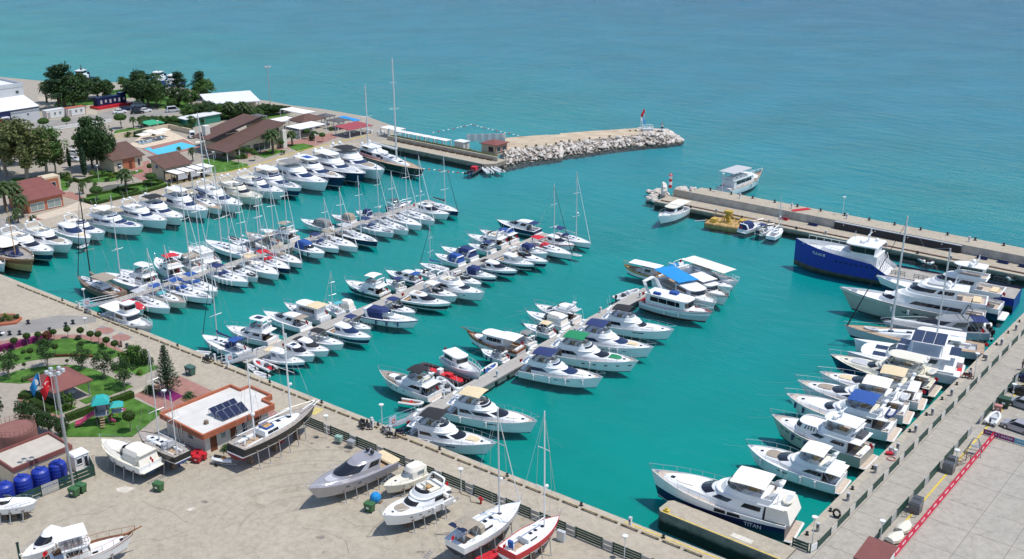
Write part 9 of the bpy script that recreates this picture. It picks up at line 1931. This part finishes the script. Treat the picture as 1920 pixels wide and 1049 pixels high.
# ---- tugs moored beyond the trees
for i,(f,x,y,t,m) in enumerate([('A1',735,330,88,NAVY),('A1',1430,345,158,NAVY),('A1',1560,375,190,NAVY)]):
 p = W(f,x,y,0);loc = (p.x-4,p.y+2);b = Boat('tug_boat',f'white and blue harbour tug with dark mast beyond the trees, {ORD[i]} from the left','tug',loc,R(-60),20,6.0,'harbour tugs');L = 20
 b.hull(1.8,3.4,1.0,(BLKANTI,NAVY,BLUEC,BLUEC),rake=.06,p=2.0,bul=.7,deck=LGREY,rim=NAVY,sw=.85);b.stack('deckhouse',[(1.2,6,14,2.6,2.5,3),(4.2,6,13.6,2.5,2.4,3)],WHITE,6,5);b.stack('wheelhouse',[(4.2,7,12,2.0,1.5,3),(5.2,7,12,2.0,1.5,3),(6.6,7,12.2,2.1,1.5,3),(6.9,6.8,12.4,2.2,1.5,3)],WHITE,6,5,wins=[(1,0,6,True,'side_window',GLASS),(1,6,0,False,'windscreen',GLASS)])
 H_t = height_at(loc[0],loc[1],px(f,0,t)[1]);g = MB();g.box(8.2,9.0,-.5,.5,6.9,H_t*.8,DGREY);g.tube([(8.6,0,6.9),(8.6,0,H_t)],.25,DGREY,5,.15);g.tube([(8.6,-1.5,H_t*.75),(8.6,1.5,H_t*.75)],.12,WHITE,4);b.part('mast',g);g = MB();g.rbox(4.2,5.4,1.2,2.2,1.2,5.4,NAVY,.2);g.rbox(4.2,5.4,-2.2,-1.2,1.2,5.4,NAVY,.2);b.part('funnel',g);b.root.scale = (.72,.72,.72)
# ================================================================ RIGHT-HAND QUAY AND BREAKWATER FURNITURE
y = 100.2;i = 0
while y < 204:
 fence_panel(f'dark green fence panel along the yacht quay, {ORD[i] if i < 24 else ORD[23]} from the finger pier',(-38.4,y),(-38.4,y+3.4),1.0,3,group='green fence of the yacht quay')
 fence_panel(f'pale sheet panel in the yacht quay fence, {ORD[i] if i < 24 else ORD[23]} from the finger pier',(-38.4,y+3.45),(-38.4,y+5.15),.95,2,m=LGREY,bm=mat('pale_sheet',(.58,.55,.49),.7,var=.1,scale=1),group='pale fence panels',name='sheet_panel');y += 5.2;i += 1
y = 106.3;i = 0
while y < 178:
 if not (138.5 < y < 143): fence_panel(f'dark green fence panel between road and apron, {ORD[i]} from the red-roofed kiosk',(-33.9,y),(-33.9,y+3.6),1.25,4,group='green fence of the apron')
 fence_panel(f'grey mesh panel between road and apron, {ORD[i]} from the red-roofed kiosk',(-33.9,y+3.7),(-33.9,y+5.3),1.2,4,m=GALV,bm=GREYB,group='grey fence panels of the apron',name='mesh_panel');y += 5.4;i += 1
fence_panel('dark green fence panel closing the finger pier, left',(XR+.3,98.9),(XR-1.9+4.0,98.9),1.1,3,group='finger pier fence');fence_panel('white notice panel at the corner of the finger pier',(-38.7,98.9),(-38.4,100.1),1.1,1,m=STEELG,bm=WHITE,group='finger pier notice',name='notice_panel')
for i,yy in enumerate([103.5,112,120.5,128,134.5,141,149,157,165,173,181,189,197]): pedestal(f'grey service pedestal on the yacht quay, {ORD[i]} from the finger pier',(-39.9,yy),1.0,'pedestals of the yacht quay',m=GALV)
for i in range(16): yy = 102+i*6.4;bollard(f'mooring bollard on the yacht quay edge, {ORD[i]} from the finger pier',(XR+.6,yy),group='bollards of the yacht quay')
lamp_post('thin lamp post at the corner of finger pier and yacht quay',W('C7',12,915),3.4);lamp_post('lamp post with white disc beside the red-roofed kiosk',W('C7',597,880),2.4);lamp_post('lamp post with white disc beside the pallet boxes',W('C7',1235,270),2.6);lamp_post('lamp post with white disc beside the parked cars',W('C8',930,470),2.4);lamp_post('thin pole with orange base on the yacht quay',W('C8',555,260),4.0)
e = empty('tyre',W('C7',220,690),0,'black tyre lying on the yacht quay','tyre');b = MB();b.tube([(.42*math.cos(k*.5236),.0,.55+.5*math.sin(k*.5236)) for k in range(13)],.14,RUBBER,7);b.build('ring',e)
e = empty('life_ring',W('C7',692,188),0,'faded red ring lying on the yacht quay','life ring');b = MB();b.tube([(.55*math.cos(k*.5236),.55*math.sin(k*.5236),.08) for k in range(13)],.08,mat('faded_red',(.5,.25,.22),.8),6);b.build('ring',e)
e = empty('equipment_pile',W('C7',705,150),.4,'small pile of white tanks and red cart on the yacht quay','equipment');b = MB();b.cyl(.3,0,0,.8,.25,WHITE,8);b.cyl(-.3,.3,0,.9,.25,LGREY,8);b.build('tank',e);b = MB();b.rbox(-.9,.0,-.5,.1,.15,.4,RED,.05);b.build('cart',e)
scooter('red bicycle-like scooter parked on the yacht quay',W('C8',495,262),.2,mat('dull_red',(.25,.06,.05),.6));car_y = None
# kiosk with red roof
KR = Bld('red_roof_kiosk','small white kiosk with dark red roof at the lower right',-33.2,98.0,'kiosk');KR.box('wall',.1,2.5,.2,3.5,0,2.2,LGREY);b = MB();b.add([(-.3,-.2,2.2),(2.9,-.2,2.2),(2.9,3.9,2.75),(-.3,3.9,2.75),(-.3,-.2,2.34),(2.9,-.2,2.34),(2.9,3.9,2.89),(-.3,3.9,2.89)],[(3,2,1,0),(4,5,6,7),(0,1,5,4),(1,2,6,5),(2,3,7,6),(3,0,4,7)],ROOFR);KR.mesh('roof',b);KR.window('x-',1.0,2.6,.9,1.9,.1);KR.box('side_screen',2.75,2.82,.3,3.4,.3,2.3,FRAMEW)
# red banner barrier with white marks, purple banners
bnr = empty('banner_fence',(-31.2,104.0,ZQ),R(90),'long red banner barrier with small white marks along the apron','banner');n = 18
for k in range(n):
 b = MB();b.add([(k*2+.02,-.12,.05),(k*2+1.98,-.12,.05),(k*2+1.98,.12,.85),(k*2+.02,.12,.85)],[(0,1,2,3)],mat('banner_red',(.52,.015,.05),.7,var=.1,scale=2));o = b.build('banner_section',bnr)
 b = MB();x = k*2+.35
 for q in range(6):
  w = rnd.uniform(.08,.16);hh = rnd.uniform(.14,.22);z0 = .36;b.add([(x,.12*((z0-.45)/.4)-.012-.0,z0),(x+w,.12*((z0-.45)/.4)-.012,z0),(x+w,.12*((z0+hh-.45)/.4)-.012,z0+hh),(x,.12*((z0+hh-.45)/.4)-.012,z0+hh)],[(0,1,2,3)],WHITE);x += w+rnd.uniform(.04,.09)
 kind(b.build('white_marks',o),'stuff') if False else b.build('white_marks',o)
for k in range(0,n+1,2): b = MB();b.tube([(k*2,0,0),(k*2,.05,.9)],.03,GALV,4);b.tube([(k*2-.0,.7,0.02),(k*2,.05,.6)],.025,GALV,4);b.build('stay',bnr)
PUR = mat('banner_purple',(.22,.04,.16),.7);PBL = mat('banner_blue',(.10,.35,.48),.7)
bn2 = empty('banner_fence',(-32.6,139.7,ZQ),0,'purple and blue printed banner barrier across the apron','banner')
for k in range(6):
 b = MB();b.box(k*2+.02,k*2+1.98,-.02,.02,.1,.85,[PUR,PUR,PBL,PUR,PUR,PBL][k]);o = b.build('banner_section',bn2);b = MB()
 for q in range(5): b.box(k*2+.3+q*.3,k*2+.48+q*.3,-.03,-.021,.4,.62,LGREY)
 b.build('white_marks',o)
for k in range(7): b = MB();b.tube([(k*2,0,0),(k*2,0,.95)],.03,GALV,4);b.build('stay',bn2)
# cars, person, pallet boxes, racks, upturned hulls
car('silver saloon car on the apron near the purple banner',W('C8',985,770),R(172),SILVER);car('dark grey car next to the green skip',W('C8',1035,545),R(172),MGREY);car('black car, third on the apron from the purple banner',W('C8',1060,425),R(172),BLACK);car('black car at the right edge, farthest of the parked ones',W('C8',1110,300),R(172),NAVY)
def pallet_box(label,p,s=1.0,m=None):
 e = empty('pallet_box',p,0,label,'crate','grey crates on the apron');m = m or mat('crate_grey',(.22,.21,.20),.8,var=.15,scale=2)
 for k in range(4): b = MB();b.box(-.6*s,.6*s,-.5*s,.5*s,k*.3*s,k*.3*s+.26*s,m);b.build('board',e)
 b = MB();b.box(-.55*s,.55*s,-.45*s,.45*s,1.2*s,1.24*s,DGREY);b.build('top',e)
for i,(x,y) in enumerate([(1180,300),(1215,240),(895,640),(915,590)]): pallet_box(f'grey slatted crate beside the yellow line, {ORD[i]} of four',W('C7',x,y),.95 if i % 2 else 1.1)
e = empty('steel_rack',W('C7',1400,140),R(10),'steel A-frame rack beside the red banner','rack');b = MB()
for x in (-1,1):
 b.tube([(x,-.9,0),(x*.3,0,2.2),(x,.9,0)],.06,MGREY,4);b.tube([(x*.6,-.45,1.1),(x*.6,.45,1.1)],.05,MGREY,4)
for yy in (-.9,.9): b.tube([(-1,yy,.05),(1,yy,.05)],.06,MGREY,4)
b.tube([(-.3,0,2.2),(.3,0,2.2)],.06,MGREY,4);b.build('frame',e);b = MB();b.box(-.5,.5,-.3,.3,1.1,1.15,GALV);b.build('shelf',e)
e = empty('wooden_trestle',W('C7',1290,230),R(60),'rusty ladder-like trestle leaning by the crates','trestle');b = MB()
for sd in (-.35,.35): b.tube([(-1.1,sd,0),(1.1,sd,1.3)],.05,mat('rusty_brown',(.22,.11,.05),.8),4);b.tube([(1.1,sd,0),(1.1,sd,1.3)],.05,mat('rusty_brown',(.22,.11,.05),.8),4)
b.build('rail',e)
for k in range(6): b = MB();b.tube([(-1.1+k*.4,-.35,k*.24),(-1.1+k*.4,.35,k*.24)],.04,mat('rusty_brown',(.22,.11,.05),.8),4);b.build('rung',e)
def upturned(label,f,bx,by,sx,sy,w):
 a = W(f,bx,by);c = W(f,sx,sy);d = a-c;L = d.length;e = empty('upturned_boat',((a.x+c.x)/2,(a.y+c.y)/2,ZQ+.25),math.atan2(d.y,d.x),label,'boat','upturned hulls');b = MB();rg = []
 for t in (0,.08,.25,.5,.75,.92,1): q = w/2*(.75 if t == 0 else 1-abs(2*t-.85)**3*.8);q = max(.04,q*(1 if t < .95 else .15));x = (t-.5)*L;rg.append([(x,-q,.0),(x,-q*.9,.32),(x,-q*.4,.52),(x,q*.4,.52),(x,q*.9,.32),(x,q,.0)])
 b.loft(rg,CREAM,True,True);b.build('hull',e);b = MB();b.box(-.8,-.6,-w*.4,w*.4,-.25,.0,BROWNW);b.box(.6,.8,-w*.4,w*.4,-.25,0,BROWNW);b.build('support',e)
upturned('cream upturned hull, nearer of two beside the kiosk','C7',790,850,670,915,1.7);upturned('cream upturned hull, farther of two beside the red banner','C7',845,755,760,835,1.6)
dinghy('small white tender on a trolley beside the green fence',pos('rib','C8',785,620,710,715,zoff=ZQ),m=PVC,z=ZQ+.3,lenmin=3.0)
bin_('large dark green skip beside the parked cars',W('C8',845,545),mat('skip_green',(.02,.06,.035),.6),1.25,.1);bin_('white and red gas box beside the green skip',W('C8',790,585),mat('pinkish_box',(.45,.20,.18),.7),.8,.1)
e = empty('bicycle',W('C7',840,690),R(30),'old bicycle leaning by the fence near the upturned hulls','bicycle')
for x in (-.5,.5): b = MB();b.tube([(x+.32*math.cos(k*.5236),0,.34+.32*math.sin(k*.5236)) for k in range(13)],.03,RUBBER,4);b.build('wheel',e)
b = MB();b.tube([(-.5,0,.34),(-.1,0,.35),(.4,0,.8),(-.2,0,.8),(-.5,0,.34)],.025,WOOD,4);b.tube([(.5,0,.34),(.38,0,1.0)],.025,WOOD,4);b.build('frame',e);b = MB();b.rbox(-.3,-.05,-.07,.07,.88,.94,BLACK,.03);b.build('saddle',e)
# person walking on the quay road
p = W('C8',1030,178);pe = empty('person',(p.x,p.y,ZQ+.02),R(120),'person in dark top and shorts walking on the quay road','person')
SKIN = mat('skin',(.42,.24,.16),.6);DARKCL = mat('dark_clothes',(.03,.03,.035),.9);rgs = []
me = bpy.data.meshes.new('body');vs = [(0,0,.92),(0,0,1.2),(0,0,1.42),(0,0,1.52),(0,.02,1.66),(-.12,0,.88),(-.14,.12,.48),(-.14,.20,.05),(.12,0,.88),(.14,-.06,.48),(.14,-.16,.06),(-.2,0,1.4),(-.26,-.06,1.12),(-.24,.08,.88),(.2,0,1.4),(.26,.06,1.12),(.24,.2,.92),(-.14,.30,.03),(.14,-.06,.03)]
es = [(0,1),(1,2),(2,3),(3,4),(0,5),(5,6),(6,7),(0,8),(8,9),(9,10),(2,11),(11,12),(12,13),(2,14),(14,15),(15,16),(7,17),(10,18)];me.from_pydata(vs,es,[]);rad = [.15,.15,.16,.06,.105,.095,.065,.045,.095,.065,.045,.06,.042,.035,.06,.042,.035,.035,.035]
o = bpy.data.objects.new('body',me);col.objects.link(o);o.parent = pe;sk = o.modifiers.new('skin','SKIN');
for v,r_ in zip(me.skin_vertices[0].data,rad): v.radius = (r_,r_*.85)
me.skin_vertices[0].data[0].use_root = True;ss = o.modifiers.new('sub','SUBSURF');ss.levels = 1;ss.render_levels = 1;me.materials.append(SKIN)
b = MB();b.loft([[(.20*math.cos(k*.785),.15*math.sin(k*.785),z) for k in range(8)] for z in (.95,1.2,1.45)],DARKCL,True,True);b.build('shirt',pe);b = MB()
for sx in (-1,1): b.loft([[(sx*.12+.11*math.cos(k*.785),(.0 if z > .8 else (.05 if sx < 0 else -.03))+.11*math.sin(k*.785),z) for k in range(8)] for z in (.55,.75,.98)],NAVYC,True,True)
b.build('shorts',pe);b = MB();b.ball(0,.0,1.70,.11,BLACK,8,4,.9,-.1);b.build('hair',pe)
# ---- breakwater furniture
for i in range(15): x = -121+i*5.6;bollard(f'dark bollard on the outer breakwater quay, {ORD[i]} from its head',(x,221.6),z=3.0,group='bollards of the outer quay',s=1.5)
for i in range(6): pedestal(f'white service pedestal on the outer breakwater quay, {ORD[i]} from its head',(-112+i*13,219.6),1.1,'outer quay pedestals',z=3.0)
for i in range(11): x = -120+i*6.6;pedestal(f'service post along the inner breakwater edge, {ORD[i]} from its head',(x,211.2),.8,'inner quay posts',m=GALV) if i % 2 else bollard(f'bollard along the inner breakwater edge, {ORD[i]} from its head',(x,210.9),group='inner quay bollards',s=1.3)
for i,(x,h) in enumerate([(-118,4.5),(-88,4.0)]): lamp_post(f'lamp post on the outer breakwater quay, {ORD[i]} from its head',(x,222.0,3.0),h)
p = W('C1',1440,450,3.0);e = empty('red_gangplank',(p.x,p.y,3.0),R(62),'bright red ramp lying across the outer quay','ramp');b = MB();b.box(-2.3,2.3,-.45,.45,0,.12,mat('ramp_red',(.60,.02,.05),.6));b.build('deck',e);b = MB();[b.box(-2.3,2.3,s*.47-.03,s*.47+.03,0,.22,RED) for s in (-1,1)];b.build('edge',e)
bs = Bld('black_screen','long black hoarding on the parapet above the blue ship',-87.5,216.6,'hoarding');
for i in range(9): bs.box('panel',i*3.0,i*3.0+2.95,0,.45,.05,1.5,mat('black_panel',(.015,.02,.03),.5))
bs.box('top_rail',0,27,-.03,.5,1.52,1.65,LGREY)
for i in range(4): bs.box('white_light',2+i*7,2.25+i*7,-.06,-.005,1.1,1.3,WHITE)
for i,(x,m) in enumerate([(-99,REDC),(-92,NAVYC),(-56,NAVYC),(-52,NAVYC),(-48,NAVYC)]): e = empty('storage_box',(x,215.9,ZQ),0,['dark red storage box at the parapet','blue covered boat parts at the parapet','blue barrier at the parapet beyond the superyachts','navy crate at the parapet beyond the superyachts','navy crate nearest the quay corner'][i],'box');b = MB();b.rbox(-1.0,1.0,-.4,.4,0,.65,m,.1);b.build('body',e);b = MB();b.rbox(-1.05,1.05,-.45,.45,.65,.73,DGREY,.1);b.build('lid',e)
bpy.context.view_layer.update()
